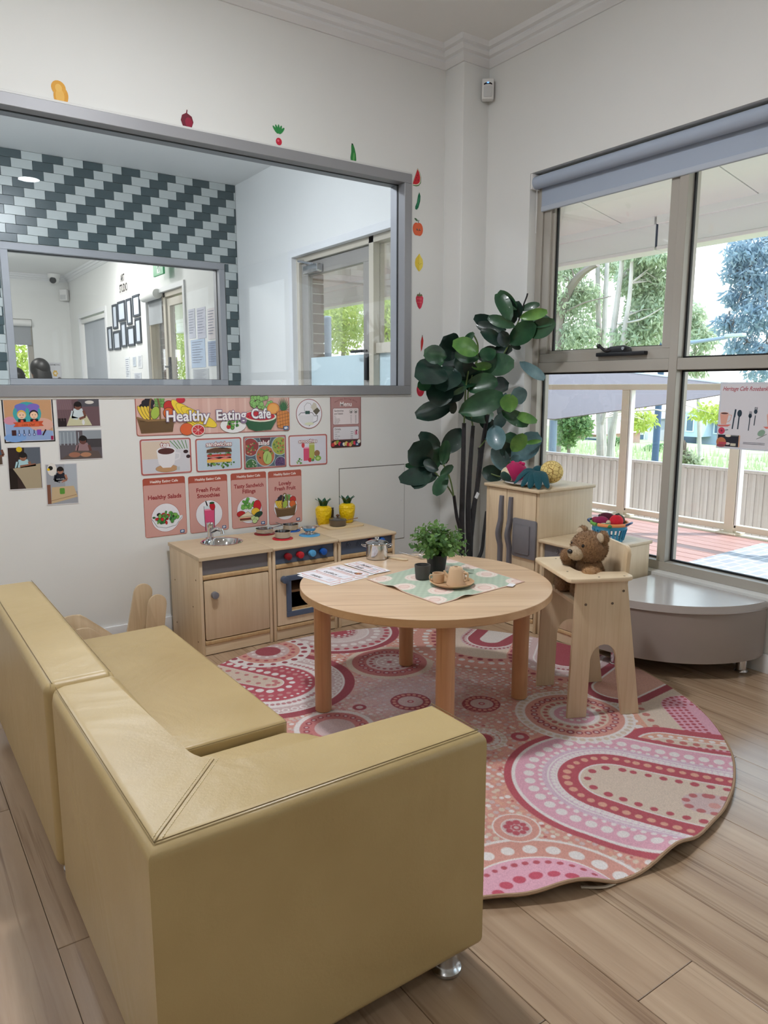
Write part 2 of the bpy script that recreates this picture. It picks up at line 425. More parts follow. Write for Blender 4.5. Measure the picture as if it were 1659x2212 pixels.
# ---------------------------------------------------------------- outer window (cream frame)
XF = XR+.06
w2 = link('window_2', None); w2['kind'] = 'structure'; w2['label'] = 'tall cream framed window to the veranda with a transom and mullion'
y0, y1, z0, z1 = WIN_A
bm = NB(); rect_frame(bm, 0, XF, XR+.16, y0, y1, z0, z1, .045); obj('window_frame', bm, M_CREAM, w2)
MUL = [(2.165, 2.211), (1.16, 1.206)]
for a, b in MUL:
    bm = NB(); box(bm, (XF, a, z0+.045), (XR+.16, b, z1-.045), .002, 1); obj('mullion', bm, M_CREAM, w2)
TR = (1.327, 1.383)
segs = [(y0+.045, 1.16), (1.206, 2.165), (2.211, y1-.045)]
for a, b in segs:
    bm = NB(); box(bm, (XF+.002, a, TR[0]), (XR+.158, b, TR[1]), .002, 1); obj('transom', bm, M_CREAM, w2)
    low, up = (z0+.045, TR[0]), (TR[1], z1-.045)
    for k, (c, d) in enumerate((low, up)):
        g = XR+.112
        sash = (k == 1 and b > 2.5)
        if sash:
            bm = NB(); rect_frame(bm, 0, XF+.012, XR+.14, a, b, c, d, .05); rect_frame(bm, 0, XF+.03, XR+.13, a+.02, b-.02, c+.02, d-.02, .045); obj('awning_sash', bm, M_CREAM, w2)
            a2, b2, c2, d2 = a+.065, b-.065, c+.06, d-.06
            a2 = a+.012
            bm = NB()
        else: a2, b2, c2, d2 = a, b, c, d
        bm = NB(); rect_frame(bm, 0, g-.005, g+.008, a2, b2, c2, d2, .009, 0); obj('window_gasket', bm, M_BLACK, w2)
        bm = NB(); pane(bm, 0, g, a2, b2, c2, d2); obj('window_pane', bm, M_GLASS, w2)
# window B, out of view, added to bring in side light
for nm, ax, pos, (a, b, c, d) in (('window_3', 0, XR+.06, WIN_B),):
    wx = link(nm, None); wx['kind'] = 'structure'; wx['label'] = 'unseen cream framed window added behind the viewer for side light'
    bm = NB(); rect_frame(bm, ax, pos, pos+.07, a, b, c, d, .05)
    m = (a+b)/2; q = ((pos, m-.03, c+.05), (pos+.07, m+.03, d-.05)) if ax == 0 else ((m-.03, pos, c+.05), (m+.03, pos+.07, d-.05)); box(bm, *q)
    obj('window_frame', bm, M_CREAM, wx)
    bm = NB(); pane(bm, ax, pos+.035, a+.05, b-.05, c+.05, d-.05); obj('window_pane', bm, M_GLASS, wx)
# window winder
t = thing('window_winder', 'black plastic winder on the window transom', 'window winder', (XF+.012, 2.49, 1.416))
bm = NB(); box(bm, (-.03, -.15, -.012), (.006, .15, .008), .004, 2); obj('base', bm, M_BLKPL, t)
bm = NB(); prism(bm, [(-.06, 0), (.09, 0), (.085, .018), (.06, .03), (-.02, .034), (-.05, .024)], .026, T(-.028, 0, .007) @ RZ(math.pi/2) @ RX(math.pi/2) , .003); obj('body', bm, M_BLKPL, t)
bm = NB(); tube(bm, spline([(-.02, .05, .02), (-.03, .085, .016), (-.03, .115, .034), (-.03, .13, .042)], 5), .008); ell(bm, (-.03, .13, .042), .012); obj('handle', bm, M_BLKPL, t)
bm = NB(); cyl(bm, (-.04, -.03, .024), (-.042, -.03, .024), .008); obj('screw_cap', bm, M_CHROME, t)
# ---------------------------------------------------------------- roller blind
M_BLIND = mt('grey_blind_fabric', (172, 184, 202), .75, bump=(400, .1))
t = thing('roller_blind', 'pale grey roller blind pulled up at the veranda window', 'blind', (XR+.03, 0, 0))
bm = NB(); cyl(bm, (0, WIN_A[0]+.02, 2.366), (0, 3.098, 2.366), .034, n=28); obj('roll', bm, M_BLIND, t)
bm = NB(); box(bm, (.0285, WIN_A[0]+.03, 2.235), (.0305, 3.080, 2.366)); obj('fabric', bm, M_BLIND, t)
bm = NB(); box(bm, (.022, WIN_A[0]+.03, 2.213), (.037, 3.080, 2.243), .006, 3); obj('bottom_rail', bm, mt('blind_rail', (188, 197, 210), .45), t)
for y in (WIN_A[0]+.01, 3.103):
    bm = NB(); box(bm, (-.034, y-.006, 2.33), (.034, y+.006, 2.414), .004, 2); obj('bracket', bm, M_WHITEPL, t)
bm = NB(); tube(bm, [(.0, 3.09, 2.35), (.002, 3.091, 2.2), (.0, 3.09, 2.1)], .002, 5); obj('chain', bm, M_WHITEPL, t)
# ---------------------------------------------------------------- ceiling lights (out of frame)
M_LED = emit('led_diffuser', (255, 246, 232), 2.2)
def ceiling_light(x, y, z, label, w=LAMP_W, r=.11, colr=(248, 250, 255), up=0.0):
    t = thing('ceiling_light', label, 'ceiling light', (x, y, z), 0, 'round ceiling lights')
    bm = NB(); lathe(bm, [(r, 0), (r+.02, -.002), (r+.02, -.012), (r+.002, -.016), (r, -.012)], 32, cap0=False, cap1=False); obj('ring', bm, M_WHITEPL, t)
    dome = up > 0
    bm = NB(); lathe(bm, [(r, -.012), (r*.98, -.03), (r*.85, -.055), (r*.5, -.075), (.0001, -.08)] if dome else [(r, -.010), (.0001, -.010)], 32, cap0=False, cap1=False); obj('diffuser', bm, M_LED, t)
    l = light('downlight', 'AREA', (0, 0, -.09 if dome else -.02), (0, 0, 0), w*(1-up), srgb(colr), shape='DISK', size=r*2); l.parent = t
    if dome:
        l = light('ceiling_fill', 'POINT', (0, 0, -.08-r*.8), (0, 0, 0), w*up, srgb(colr), shadow_soft_size=r*.75); l.parent = t  # extra point light added below the dome to lift walls and ceiling
for x, y, pw, up, lb in ((-1.3, 1.9, .55, .5, 'round ceiling light over the side of the room behind the sofa'), (1.0, 2.0, 1.8, .3, 'round ceiling light above the sofa and rug'),
              (-1.3, -.5, .3, .5, 'round ceiling light behind the viewer by the wall'), (1.43, -.44, .12, 0, 'round ceiling light reflected in the inner window')):
    ceiling_light(x, y, CEIL, lb, LAMP_W*pw, .09 if not up else .11, up=up)
# ---------------------------------------------------------------- motion sensor
t = thing('motion_sensor', 'white motion sensor up in the corner under the cornice', 'motion sensor', (XR-.052, 3.469-.046, 2.93), math.radians(-40))
bm = NB(); box(bm, (-.034, -.016, -.055), (.034, .03, .055), .006, 3); obj('body', bm, M_WHITEPL, t)
bm = NB(); prism(bm, rrect(-.024, -.044, .024, .012, .006), .006, T(0, -.016, 0) @ RX(math.pi/2), .002); obj('lens', bm, mt('sensor_lens', (206, 208, 208), .5), t)
bm = NB(); prism(bm, [(.024*math.cos(a), .03+.012*math.sin(a)*.9) for a in [math.pi*i/10 for i in range(11)]][::1]+[(.02*math.cos(a), .027+.006*math.sin(a)) for a in [math.pi*(10-i)/10 for i in range(11)]], .003, T(0, -.0165, -.008) @ RX(math.pi/2)); obj('window_strip', bm, mt('sensor_dark', (30, 30, 40), .2), t)
bm = NB(); ell(bm, (0, -.019, .031), (.007, .002, .003)); obj('indicator', bm, emit('blue_led', (90, 150, 255), 2.5), t)
# ================================================================== TILED ROOM AND ART ROOM BEYOND THE GLASS
TW = (1.03, 3.01, 1.262, 2.44)                 # opening in the tiled wall
wall_tiled = holes_wall('wall_tiled', 1, YT+.008, .12, XL, XR, 0, 3.2, [TW], mt('tile_grout', (196, 200, 198), .8))
M_TL = mt('white_tile', (184, 191, 189), .3, nz=(2, .02)); M_TD = mt('dark_green_tile', (62, 79, 83), .3, nz=(3, .06))
tw, th = .1638, .0752
tile_cache = {}
def tile(x0, x1, z0, z1, m):
    key = (round(x1-x0, 4), round(z1-z0, 4), m.name)
    if key not in tile_cache:
        bm = NB(); g = .0012
        box(bm, (g, -.004, g), (x1-x0-g, .009, z1-z0-g), .0012, 1); o = obj('tile', bm, m, wall_tiled); tile_cache[key] = o.data
    else: o = link('tile', tile_cache[key], wall_tiled)
    o.location = (x0, YT, z0)
row0 = 3.117
k = -1
while row0-k*th > 1.15:
    zt = min(row0-k*th, 3.184); zb = row0-(k+1)*th; k += 1
    r = k-1
    off = 1.332-(.0815*r)
    n = -12
    while True:
        xa = off+n*tw; xb = xa+tw; dark = n % 2 == 0; n += 1
        if xa > XR: break
        if xb < .9: continue
        xa, xb = max(xa, .9), min(xb, XR-.002)
        if xb-xa < .01: continue
        # cut round the window
        fx0, fx1, fz0, fz1 = TW[0]-.008, TW[1]+.008, TW[2], TW[3]+.008
        za, zbb = zb, zt
        if za < fz1 and zbb > fz0-.1 and xb > fx0 and xa < fx1:
            if zbb > fz1+.01 : za = fz1
            elif xa < fx0-.01: xb = fx0
            elif xb > fx1+.01: xa = fx1
            else: continue
        tile(xa, xb, za, zbb, M_TD if dark else M_TL)
# window in the tiled wall
w5 = link('window_5', None); w5['kind'] = 'structure'; w5['label'] = 'grey aluminium framed window in the tiled wall'
bm = NB(); rect_frame(bm, 1, YT-.012, YT+.14, TW[0], TW[1], TW[2], TW[3], .058); obj('window_frame', bm, M_ALU, w5)
bm = NB(); rect_frame(bm, 1, YT+.05, YT+.064, TW[0]+.05, TW[1]-.05, TW[2]+.05, TW[3]-.05, .012, 0); obj('window_gasket', bm, M_BLACK, w5)
bm = NB(); pane(bm, 1, YT+.055, TW[0]+.055, TW[1]-.055, TW[2]+.055, TW[3]-.055); obj('window_pane', bm, M_GLASS, w5)
# far wall with window
FWIN = (at(5, 690, 1, YC).x-.9, at(68, 690, 1, YC).x, at(68, 826, 1, YC).z-.25, at(68, 690, 1, YC).z)
wall_far = holes_wall('wall_far', 1, YC, .12, XL, XR+.1, 0, 3.25, [FWIN], M_WALL)
w6 = link('window_6', None); w6['kind'] = 'structure'; w6['label'] = 'far window with half drawn blind in the art room'
bm = NB(); rect_frame(bm, 1, YC+.03, YC+.1, *FWIN, .09); obj('window_frame', bm, M_CREAM, w6)
bm = NB(); pane(bm, 1, YC+.07, FWIN[0]+.09, FWIN[1]-.09, FWIN[2]+.09, FWIN[3]-.09); obj('window_pane', bm, M_GLASS, w6)
t = thing('roller_blind', 'grey half drawn blind on the far window of the art room', 'blind', (0, YC, 0))
bm = NB(); cyl(bm, (FWIN[0], -.03, FWIN[3]-.07), (FWIN[1]-.02, -.03, FWIN[3]-.07), .06); obj('roll', bm, M_WHITEPL, t)
zbl = at(68, 742, 1, YC).z
bm = NB(); box(bm, (FWIN[0]+.01, -.012, zbl), (FWIN[1]-.03, -.008, FWIN[3]-.07)); box(bm, (FWIN[0]+.01, -.02, zbl-.03), (FWIN[1]-.03, 0, zbl)); obj('fabric', bm, mt('far_blind', (160, 164, 168), .8), t)
# dome camera and sensor in the far corner
t = thing('dome_camera', 'white dome security camera in the far art room corner', 'camera', (XR-.28, YC-.28, 3.13))
bm = NB(); lathe(bm, [(.1, .05), (.1, 0), (.095, -.02)], 24); ell(bm, (0, 0, -.03), .085); obj('housing', bm, M_WHITEPL, t)
bm = NB(); ell(bm, (-.03, -.055, -.06), .055); obj('lens', bm, M_BLKPL, t)
t = thing('motion_sensor', 'small white sensor below the far dome camera', 'motion sensor', (XR-.1, YC-.1, 2.86), math.radians(-40))
bm = NB(); box(bm, (-.07, -.03, -.1), (.07, .06, .1), .015, 3); obj('body', bm, M_WHITEPL, t)
bm = NB(); box(bm, (-.05, -.035, -.08), (.05, -.028, 0), .003, 2); obj('lens', bm, mt('sensor_lens', (206, 208, 208), .5), t)
# grey roller door / blind in the right wall of the art room
t = thing('roller_blind', 'tall grey blind drawn over a doorway in the art room', 'blind', (XR+.05, 0, 0))
bm = NB(); box(bm, (.0, CB[0]+.05, .02), (.006, CB[1]-.08, CB[3]-.05)); obj('fabric', bm, mt('door_blind', (176, 181, 188), .7), t)
bm = NB(); box(bm, (-.04, CB[0]+.02, CB[3]-.1), (.03, CB[1]-.02, CB[3]-.03), .01, 2); obj('head_box', bm, M_WHITEPL, t)
bm = NB(); rect_frame(bm, 0, XR-.02, XR+.16, CB[0]-.06, CB[1]+.06, 0, CB[3]+.06, .07, parts='lrt'); struct('door_3', bm, M_TRIM, 'white door surround in the art room')
# ---- wall frames, letters, papers in the art room, all on the right wall
M_FR = mt('charcoal_frame', (54, 62, 72), .5); M_SHEET = mt('blue_white_sheet', (205, 214, 226), .3)
def wall_rect(cx0, cy0, cx1, cy1, s=5.53, ox=220, oy=540):
    a, b = at(ox+cx0/s, oy+cy0/s, 0, XR), at(ox+cx1/s, oy+cy1/s, 0, XR)
    return min(a.y, b.y), max(a.y, b.y), min(a.z, b.z), max(a.z, b.z)
FR = [((130, 660), (200, 935)), ((195, 625), (293, 840)), ((297, 590), (372, 885)), ((372, 550), (468, 785)),
      ((75, 925), (140, 1195)), ((145, 975), (235, 1185)), ((232, 870), (308, 1155)), ((312, 920), (405, 1140)), ((402, 820), (484, 1110))]
names = ['first', 'second', 'third', 'fourth']
flab = ['tall dark framed print, farthest of the upper row in the art room', 'squarish dark framed print, second of the upper row in the art room', 'tall dark framed print, third of the upper row in the art room', 'dark framed print, nearest of the upper row in the art room',
        'tall dark framed print, farthest of the lower row in the art room', 'squarish framed print, second of the lower row in the art room', 'tall framed print, third of the lower row in the art room', 'squarish framed print, fourth of the lower row in the art room', 'tall framed print, nearest of the lower row in the art room']
for q, (c0, c1) in enumerate(FR):
    ya, yb, za, zb = wall_rect(*c0, *c1)
    t = thing('wall_frame', flab[q], 'picture frame', (XR, (ya+yb)/2, (za+zb)/2), 0, 'framed prints in the art room')
    hw, hh = (yb-ya)/2, (zb-za)/2
    bm = NB(); rect_frame(bm, 0, -.02, 0, -hw, hw, -hh, hh, .028); obj('frame', bm, M_FR, t)
    bm = NB(); box(bm, (-.008, -hw+.028, -hh+.028), (-.001, hw-.028, hh-.028)); obj('sheet', bm, M_SHEET, t)
# ================================================================== VERANDA AND GARDEN
M_SOFF = mt('soffit_white', (244, 244, 244), .6); M_VPOST = mt('veranda_cream', (222, 212, 192), .45)
XP = 6.02                                     # line of the balustrade
def soff_z(x): return 2.75+.2*(XP-x)
# soffit panels, split at the dark joints
ja, jb = at(1300, 462, 2, 2.81), at(1592, 390, 2, 2.81)
ys = [-3.0, jb.y-2.4, jb.y, ja.y, ja.y+1.2, ja.y+2.4, ja.y+3.6, ja.y+4.8, 17.0]
sof = link('veranda_soffit', None); tag(sof, 'sloping white panelled soffit of the veranda', 'soffit'); sof['kind'] = 'structure'; del sof['category']
for a, b in zip(ys[:-1], ys[1:]):
    bm = NB(); v = [(XR+.16, soff_z(XR+.16)), (XP, soff_z(XP)), (XP, soff_z(XP)+.02), (XR+.16, soff_z(XR+.16)+.02)]
    p = [(x, z) for x, z in v]
    prism(bm, p, b-a-.012, T(0, b-.006, 0) @ RX(math.pi/2)); obj('soffit_panel', bm, M_SOFF, sof)
bm = NB(); prism(bm, [(XR+.16, soff_z(XR+.16)+.03), (XP+.3, soff_z(XP+.3)+.03), (XP+.3, soff_z(XP+.3)+.08), (XR+.16, soff_z(XR+.16)+.08)], 20, T(0, 17, 0) @ RX(math.pi/2)); struct('roof_deck', bm, mt('roof_dark', (60, 58, 56), .7), 'dark roof sheeting above the veranda soffit')
gj = at(1421, 505, 0, XP).y
t = thing('veranda_beam', 'white boxed edge beam of the veranda roof', 'beam'); t['kind'] = 'structure'
for a, b in ((-3.0, gj-.012), (gj+.012, 17)):
    bm = NB(); box(bm, (XP-.02, a, 2.50), (XP+.16, b, 2.70), .004, 1); box(bm, (XP-.05, a, 2.69), (XP+.16, b, 2.765), .004, 1); obj('beam_box', bm, M_SOFF, t)
    bm = NB(); box(bm, (XP-.03, a, 2.468), (XP+.18, b, 2.50), .004, 1); obj('beam_cap', bm, mt('soffit_cap', (240, 236, 238), .5), t)
bm = NB(); box(bm, (XP-.014, gj-.012, 2.50), (XP+.1, gj+.012, 2.70)); obj('beam_joint', bm, mt('joint_dark', (60, 70, 90), .8), t)
# deck
deck = link('veranda_deck', None); deck['kind'] = 'structure'; deck['label'] = 'red brown timber deck boards of the veranda'
M_DECK = wood('red_deck_timber', (206, 164, 154), (188, 142, 134), 1, .5, .5)
bm = NB(); box(bm, (0, -3, -.03), (.126, 17, 0), .003, 1); dm = None
x = XR+.17
while x < XP-.1:
    if dm is None: o = obj('deck_board', bm, M_DECK, deck); dm = o.data
    else: o = link('deck_board', dm, deck)
    o.location = (x, 0, -.002); x += .132
bm = NB(); box(bm, (XR+.17, -3, -.14), (XP+.1, 17, -.034)); obj('deck_base', bm, mt('deck_base', (60, 40, 40), .9), deck)
# paved mat on the deck in the sun
g = N('grey_paved_mat'); br = g.n('TexBrick'); g.l(g.coord((1, 1, 1)), br.inputs['Vector']); br.inputs['Color1'].default_value = (*srgb(182, 185, 192), 1); br.inputs['Color2'].default_value = (*srgb(168, 171, 180), 1)
br.inputs['Mortar'].default_value = (*srgb(214, 216, 222), 1); br.inputs['Scale'].default_value = 3.2; br.inputs['Mortar Size'].default_value = .03
g.col(br.outputs[0]); g.set(Roughness=.8)
pts = [at(1480, 1216, 2, .006), at(1640, 1175, 2, .006)]
d = (pts[1]-pts[0]).normalized(); nrm = Vector((d.y, -d.x, 0))
q = [pts[0]-d*.7, pts[1]+d*.05, pts[1]+d*.05+nrm*2.6, pts[0]-d*.7+nrm*2.6]
bm = NB(); prism(bm, [(max(p.x, XR+.19), p.y) for p in q], .008, T(0, 0, .0)); o = obj('outdoor_mat', bm, g.m); tag(o, 'pale grey block patterned mat on the sunny deck', 'mat')
# balustrade
bal = thing('balustrade', 'cream veranda balustrade with posts and rails', 'balustrade')
zr0, zr1 = at(1300, 842, 0, XP).z, at(1300, 830, 0, XP).z
bm = NB(); box(bm, (XP-.04, -2.5, zr0), (XP+.05, 16, zr1), .004, 1); obj('top_rail', bm, M_VPOST, bal)
bm = NB(); box(bm, (XP-.03, -2.5, .035), (XP+.03, 16, .085), .004, 1); obj('bottom_rail', bm, M_VPOST, bal)
bm = NB(); box(bm, (XP-.05, -2.5, -.08), (XP+.08, 16, .0), .004, 1); obj('kick_plate', bm, M_VPOST, bal)
yp1, yp2 = at(1344, 1080, 0, XP).y, at(1582, 1080, 0, XP).y
sp = yp1-yp2
for k in range(-5, 9):
    y = yp1+k*sp; bm = NB(); box(bm, (XP-.035, y-.042, -.06), (XP+.035, y+.042, zr0), .004, 1); prism(bm, [(-.08, -.09), (.08, -.09), (.08, .09), (-.08, .09)], .02, T(XP, y, -.002), .006, 1); obj('post', bm, M_VPOST, bal)
    bm = NB(); box(bm, (XP-.03, y-.066, .06), (XP+.03, y-.047, zr0), .002, 1); obj('channel', bm, M_WHITEPL, bal)
# paling fence
XFN = 7.15
fen = thing('paling_fence', 'weathered grey paling fence beyond the veranda', 'fence')
M_PAL = wood('weathered_paling', (206, 197, 193), (182, 172, 169), 2, .8, .8, dark=(160, 146, 138), contrast=.7)
fz = at(1430, 1004, 0, XFN).z
bm = NB(); box(bm, (0, 0, -.9), (.016, .066, fz), .002, 1); box(bm, (-.012, .062, -.9), (.004, .094, fz-.004), .002, 1); pm = None
y = 1.2
while y < 14:
    if pm is None: o = obj('paling', bm, M_PAL, fen); pm = o.data
    else: o = link('paling', pm, fen)
    o.location = (XFN+random.uniform(-.003, .003), y, random.uniform(-.006, .006)); y += .0835
bm = NB(); box(bm, (XFN-.025, 1.2, fz), (XFN+.04, 14, fz+.03), .003, 1); obj('capping', bm, M_PAL, fen)
# ground falling away
g = N('meadow_grass'); v = g.coord(); g.col(g.ramp(g.noise(v, .8, 8, .7), [(.3, srgb(132, 146, 100)), (.55, srgb(172, 184, 132)), (.75, srgb(206, 206, 170))])); g.set(Roughness=.95)
bm = NB(); rows = []
for i in range(40):
    d = 6.2+i**2*.12; rows.append([])
    for j in range(30):
        y = -20+j*6; zz = -.75-max(0, d-7)*.058+.12*math.sin(d*.7+y*.3)*min(1, (d-6)/8)
        rows[-1].append(bm.verts.new((d, y, zz)))
grid_faces(bm, rows); struct('ground', bm, g.m, 'grassy ground falling away beyond the fence')
bm = NB()
rows = [[bm.verts.new((XL-2, y, -.2)), bm.verts.new((6.3, y, -.75))] for y in (15, 22, 60, 160)]
grid_faces(bm, rows); o = struct('ground', bm, g.m, 'grass behind the art room')
bm = NB(); V = []; rs = np.random.RandomState(3)
for k in range(5200):
    x = 7.4+rs.rand()**1.6*34; y = rs.uniform(.35, .95)*x*1.05
    z = -.75-max(0, x-7)*.058; h_ = rs.uniform(.12, .42)*(.7+x*.02); w = .012+x*.0009; a = rs.uniform(0, 6.28); lx, ly = rs.uniform(-.1, .1, 2)
    q = [bm.verts.new((x+w*math.cos(a), y+w*math.sin(a), z-.05)), bm.verts.new((x-w*math.cos(a), y-w*math.sin(a), z-.05)), bm.verts.new((x+lx, y+ly, z+h_))]
    bm.faces.new(q)
o = obj('long_grass', bm, mt('long_grass', (190, 196, 152), .9, rnd=0)); tag(o, 'long pale grass growing beyond the fence', 'grass', kind='stuff')
# shade sail
def slab(bm, quad, t=.012):
    a = [Vector(p) for p in quad]; n = (a[1]-a[0]).cross(a[-1]-a[0]).normalized()*t
    v0 = [bm.verts.new(p) for p in a]; v1 = [bm.verts.new(p+n) for p in a]; k = len(a)
    bm.faces.new(v0[::-1]); bm.faces.new(v1)
    for i in range(k): bm.faces.new((v0[i], v0[(i+1) % k], v1[(i+1) % k], v1[i]))
sail = thing('shade_sail', 'mauve grey shade sail stretched beyond the balustrade', 'shade sail')
bm = NB(); slab(bm, [at(1090, 785, 0, 11), at(1290, 797, 0, 10.5), at(1640, 838, 0, 9.4), at(1440, 872, 0, 8.6), at(1198, 905, 0, 8.2), at(1090, 900, 0, 8.4)]); obj('cloth', bm, mt('sail_cloth', (128, 114, 112), .8), sail)
bm = NB(); tube(bm, [at(1090, 785, 0, 10.99), at(1290, 796, 0, 10.49), at(1640, 837, 0, 9.39)], .022, 6); obj('hem', bm, mt('sail_hem', (232, 230, 232), .7), sail)
p0 = at(1196, 908, 0, 8.25)
bm = NB(); cyl(bm, (p0.x, p0.y, -1.0), (p0.x, p0.y, p0.z), .055, n=14); obj('steel_post', bm, mt('blue_grey_post', (140, 160, 184), .5), sail)
def trunk_tree(name, label, trunks, blobs, leaf, lcol, bark, leaf_size=(.17, .026), group='trees outside the windows', twig=0, up=0.0, seed=1, dens=1.35, thin=.62):
    """trunks: list of (points, r0, r1); blobs: list of (centre, radii, count)"""
    rs = np.random.RandomState(seed)
    t = thing(name, label, 'tree', (0, 0, 0), 0, group)
    bm = NB()
    for pts, r0, r1 in trunks:
        s = spline(pts, 6); n = len(s); tube(bm, s, [(r0+(r1-r0)*i/(n-1))*thin for i in range(n)], 8)
    for c, r, k in blobs:                                   # twigs into every leaf mass
        c = Vector(c)
        src = min((Vector(p) for pts, a, b in trunks for p in spline(pts, 4)), key=lambda p: (p-c).length)
        for _ in range(twig):
            e = c+Vector([rs.uniform(-.7, .7)*x for x in r]); m = (src+e)/2+Vector((0, 0, rs.uniform(0, .3)))
            tube(bm, [src, m, e], [.022, .013, .006], 5)
    obj('trunk', bm, bark, t)
    P, F = [], []
    L, Wd = leaf_size[0]*.62, leaf_size[1]*.62
    for c, r, k in blobs:
        k = int(k*dens); d = rs.normal(size=(k, 3)); d /= np.linalg.norm(d, axis=1)[:, None]; rad = rs.rand(k)**.45
        pos = np.array(c)+d*rad[:, None]*np.array(r)
        # loosely gather the leaves into sprays
        ax = rs.normal(size=(k, 3))*.8; ax[:, 2] -= .8-up*2; ax /= np.linalg.norm(ax, axis=1)[:, None]
        sd = np.cross(ax, rs.normal(size=(k, 3))); sd /= np.linalg.norm(sd, axis=1)[:, None]
        ln = L*rs.uniform(.6, 1.3, k)[:, None]; wd = Wd*rs.uniform(.7, 1.2, k)[:, None]
        base = len(P)*0
        a = pos; b = pos+ax*ln*.45+sd*wd; c2 = pos+ax*ln; e2 = pos+ax*ln*.45-sd*wd
        P.append(np.stack([a, b, c2, e2], 1).reshape(-1, 3))
    V = np.concatenate(P); nq = len(V)//4
    me = bpy.data.meshes.new('foliage'); me.vertices.add(len(V)); me.vertices.foreach_set('co', V.ravel().astype(np.float32))
    me.loops.add(nq*4); me.loops.foreach_set('vertex_index', np.arange(nq*4, dtype=np.int32)); me.polygons.add(nq)
    me.polygons.foreach_set('loop_start', np.arange(0, nq*4, 4, dtype=np.int32)); me.update(calc_edges=True); me.materials.append(lcol)
    o = link('foliage', me, t); o['kind'] = 'stuff'
    return t
def leafmat(name, c, c2):
    g = N(name); g.set(Roughness=.5); 
    ge = g.n('NewGeometry'); g.col(g.ramp(ge.outputs['Random Per Island'], [(0, srgb(c)), (1, srgb(c2))]))
    tl = g.n('BsdfTranslucent'); tl.inputs[0].default_value = (*srgb(c2), 1); mx = g.n('MixShader'); mx.inputs[0].default_value = .45
    g.l(g.b.outputs[0], mx.inputs[1]); g.l(tl.outputs[0], mx.inputs[2]); g.l(mx.outputs[0], g.out.inputs[0])
    return g.m
M_BARK = mt('pale_gum_bark', (196, 184, 178), .8, nz=(2.5, .18)); M_BARKD = mt('brown_gum_bark', (150, 134, 126), .85, nz=(2.5, .2))
LG = leafmat('grey_green_leaves', (136, 154, 128), (208, 216, 186)); LB = leafmat('blue_grey_leaves', (110, 134, 158), (180, 198, 208)); LY = leafmat('lime_leaves', (150, 176, 70), (214, 220, 120)); LD = leafmat('mid_green_leaves', (90, 128, 84), (160, 186, 130))
A = lambda px, py, X=16.0: tuple(at(px, py, 0, X))
def blob(px, py, X, rpx, rpy, n):
    c = at(px, py, 0, X); s = (c-CAMP).length/1594
    return (tuple(c), (rpx*s, rpx*s, rpy*s), n)
trunk_tree('gum_tree', 'leaning brown gum tree at the left of the veranda view', [([A(1196, 1040), A(1203, 800), A(1208, 690), A(1228, 630), A(1258, 590), A(1290, 570)], .3, .13), ([A(1206, 690), A(1198, 600), A(1180, 520)], .16, .09), ([A(1211, 680), A(1260, 655), A(1320, 640)], .05, .02)],
           [blob(1230, 570, 16.3, 45, 34, 900), blob(1262, 632, 16.5, 34, 26, 600), blob(1225, 660, 16.2, 40, 30, 500), blob(1245, 730, 16.5, 55, 45, 1300), blob(1200, 590, 15.5, 30, 60, 400)], 'l', LG, M_BARKD, (.27, .05), twig=3, seed=2, dens=1.3)
trunk_tree('gum_tree', 'slender pale twin stemmed gum tree in the window view', [([A(1300, 1010, 17), A(1296, 780, 17), A(1292, 660, 17), A(1291, 560, 17), A(1288, 460, 17)], .14, .08), ([A(1304, 1010, 17), A(1304, 790, 17), A(1307, 660, 17), A(1312, 560, 17), A(1313, 460, 17)], .14, .08)],
           [blob(1330, 575, 17.5, 36, 26, 500), blob(1300, 520, 17.5, 60, 30, 600), blob(1285, 660, 17.6, 25, 40, 350)], 'l', LG, M_BARK, (.27, .05), twig=3, seed=3, dens=1.2)
trunk_tree('gum_tree', 'tall leafy gum tree with bowed stems by the mullion', [([A(1320, 1010, 15), A(1322, 760, 15), A(1332, 660, 15), A(1342, 580, 15), A(1348, 480, 15)], .15, .07), ([A(1318, 1000, 15), A(1345, 745, 15), A(1360, 640, 15), A(1366, 540, 15)], .12, .06), ([A(1335, 700, 15), A(1385, 690, 15), A(1430, 665, 15)], .05, .02)],
           [blob(1380, 600, 15.6, 46, 46, 1500), blob(1405, 680, 15.7, 50, 60, 2000), blob(1365, 730, 15.4, 50, 34, 900), blob(1395, 550, 15.4, 52, 22, 700), blob(1445, 600, 15.8, 30, 45, 500), blob(1425, 555, 15.2, 30, 14, 260)], 'l', LG, M_BARK, (.26, .046), twig=4, seed=4, dens=1.3)
trunk_tree('gum_tree', 'blue grey gum tree hanging over the street lamp', [([A(1720, 1010, 13), A(1705, 800, 13), A(1680, 650, 13), A(1668, 500, 13)], .2, .1), ([A(1690, 700, 13), A(1640, 640, 13), A(1600, 590, 13)], .06, .02), ([A(1700, 780, 13), A(1630, 745, 13), A(1580, 715, 13)], .06, .02)],
           [blob(1625, 535, 13, 50, 32, 1300), blob(1600, 570, 13, 26, 26, 360), blob(1640, 600, 13, 34, 40, 1000), blob(1590, 640, 13, 24, 26, 520), blob(1640, 680, 13, 44, 40, 1300), blob(1570, 700, 13, 26, 24, 420), blob(1600, 745, 13, 34, 30, 500), blob(1650, 780, 13, 40, 44, 900), blob(1590, 592, 13, 30, 16, 300)], 'l', LB, M_BARKD, (.22, .036), twig=4, seed=5, dens=.8)
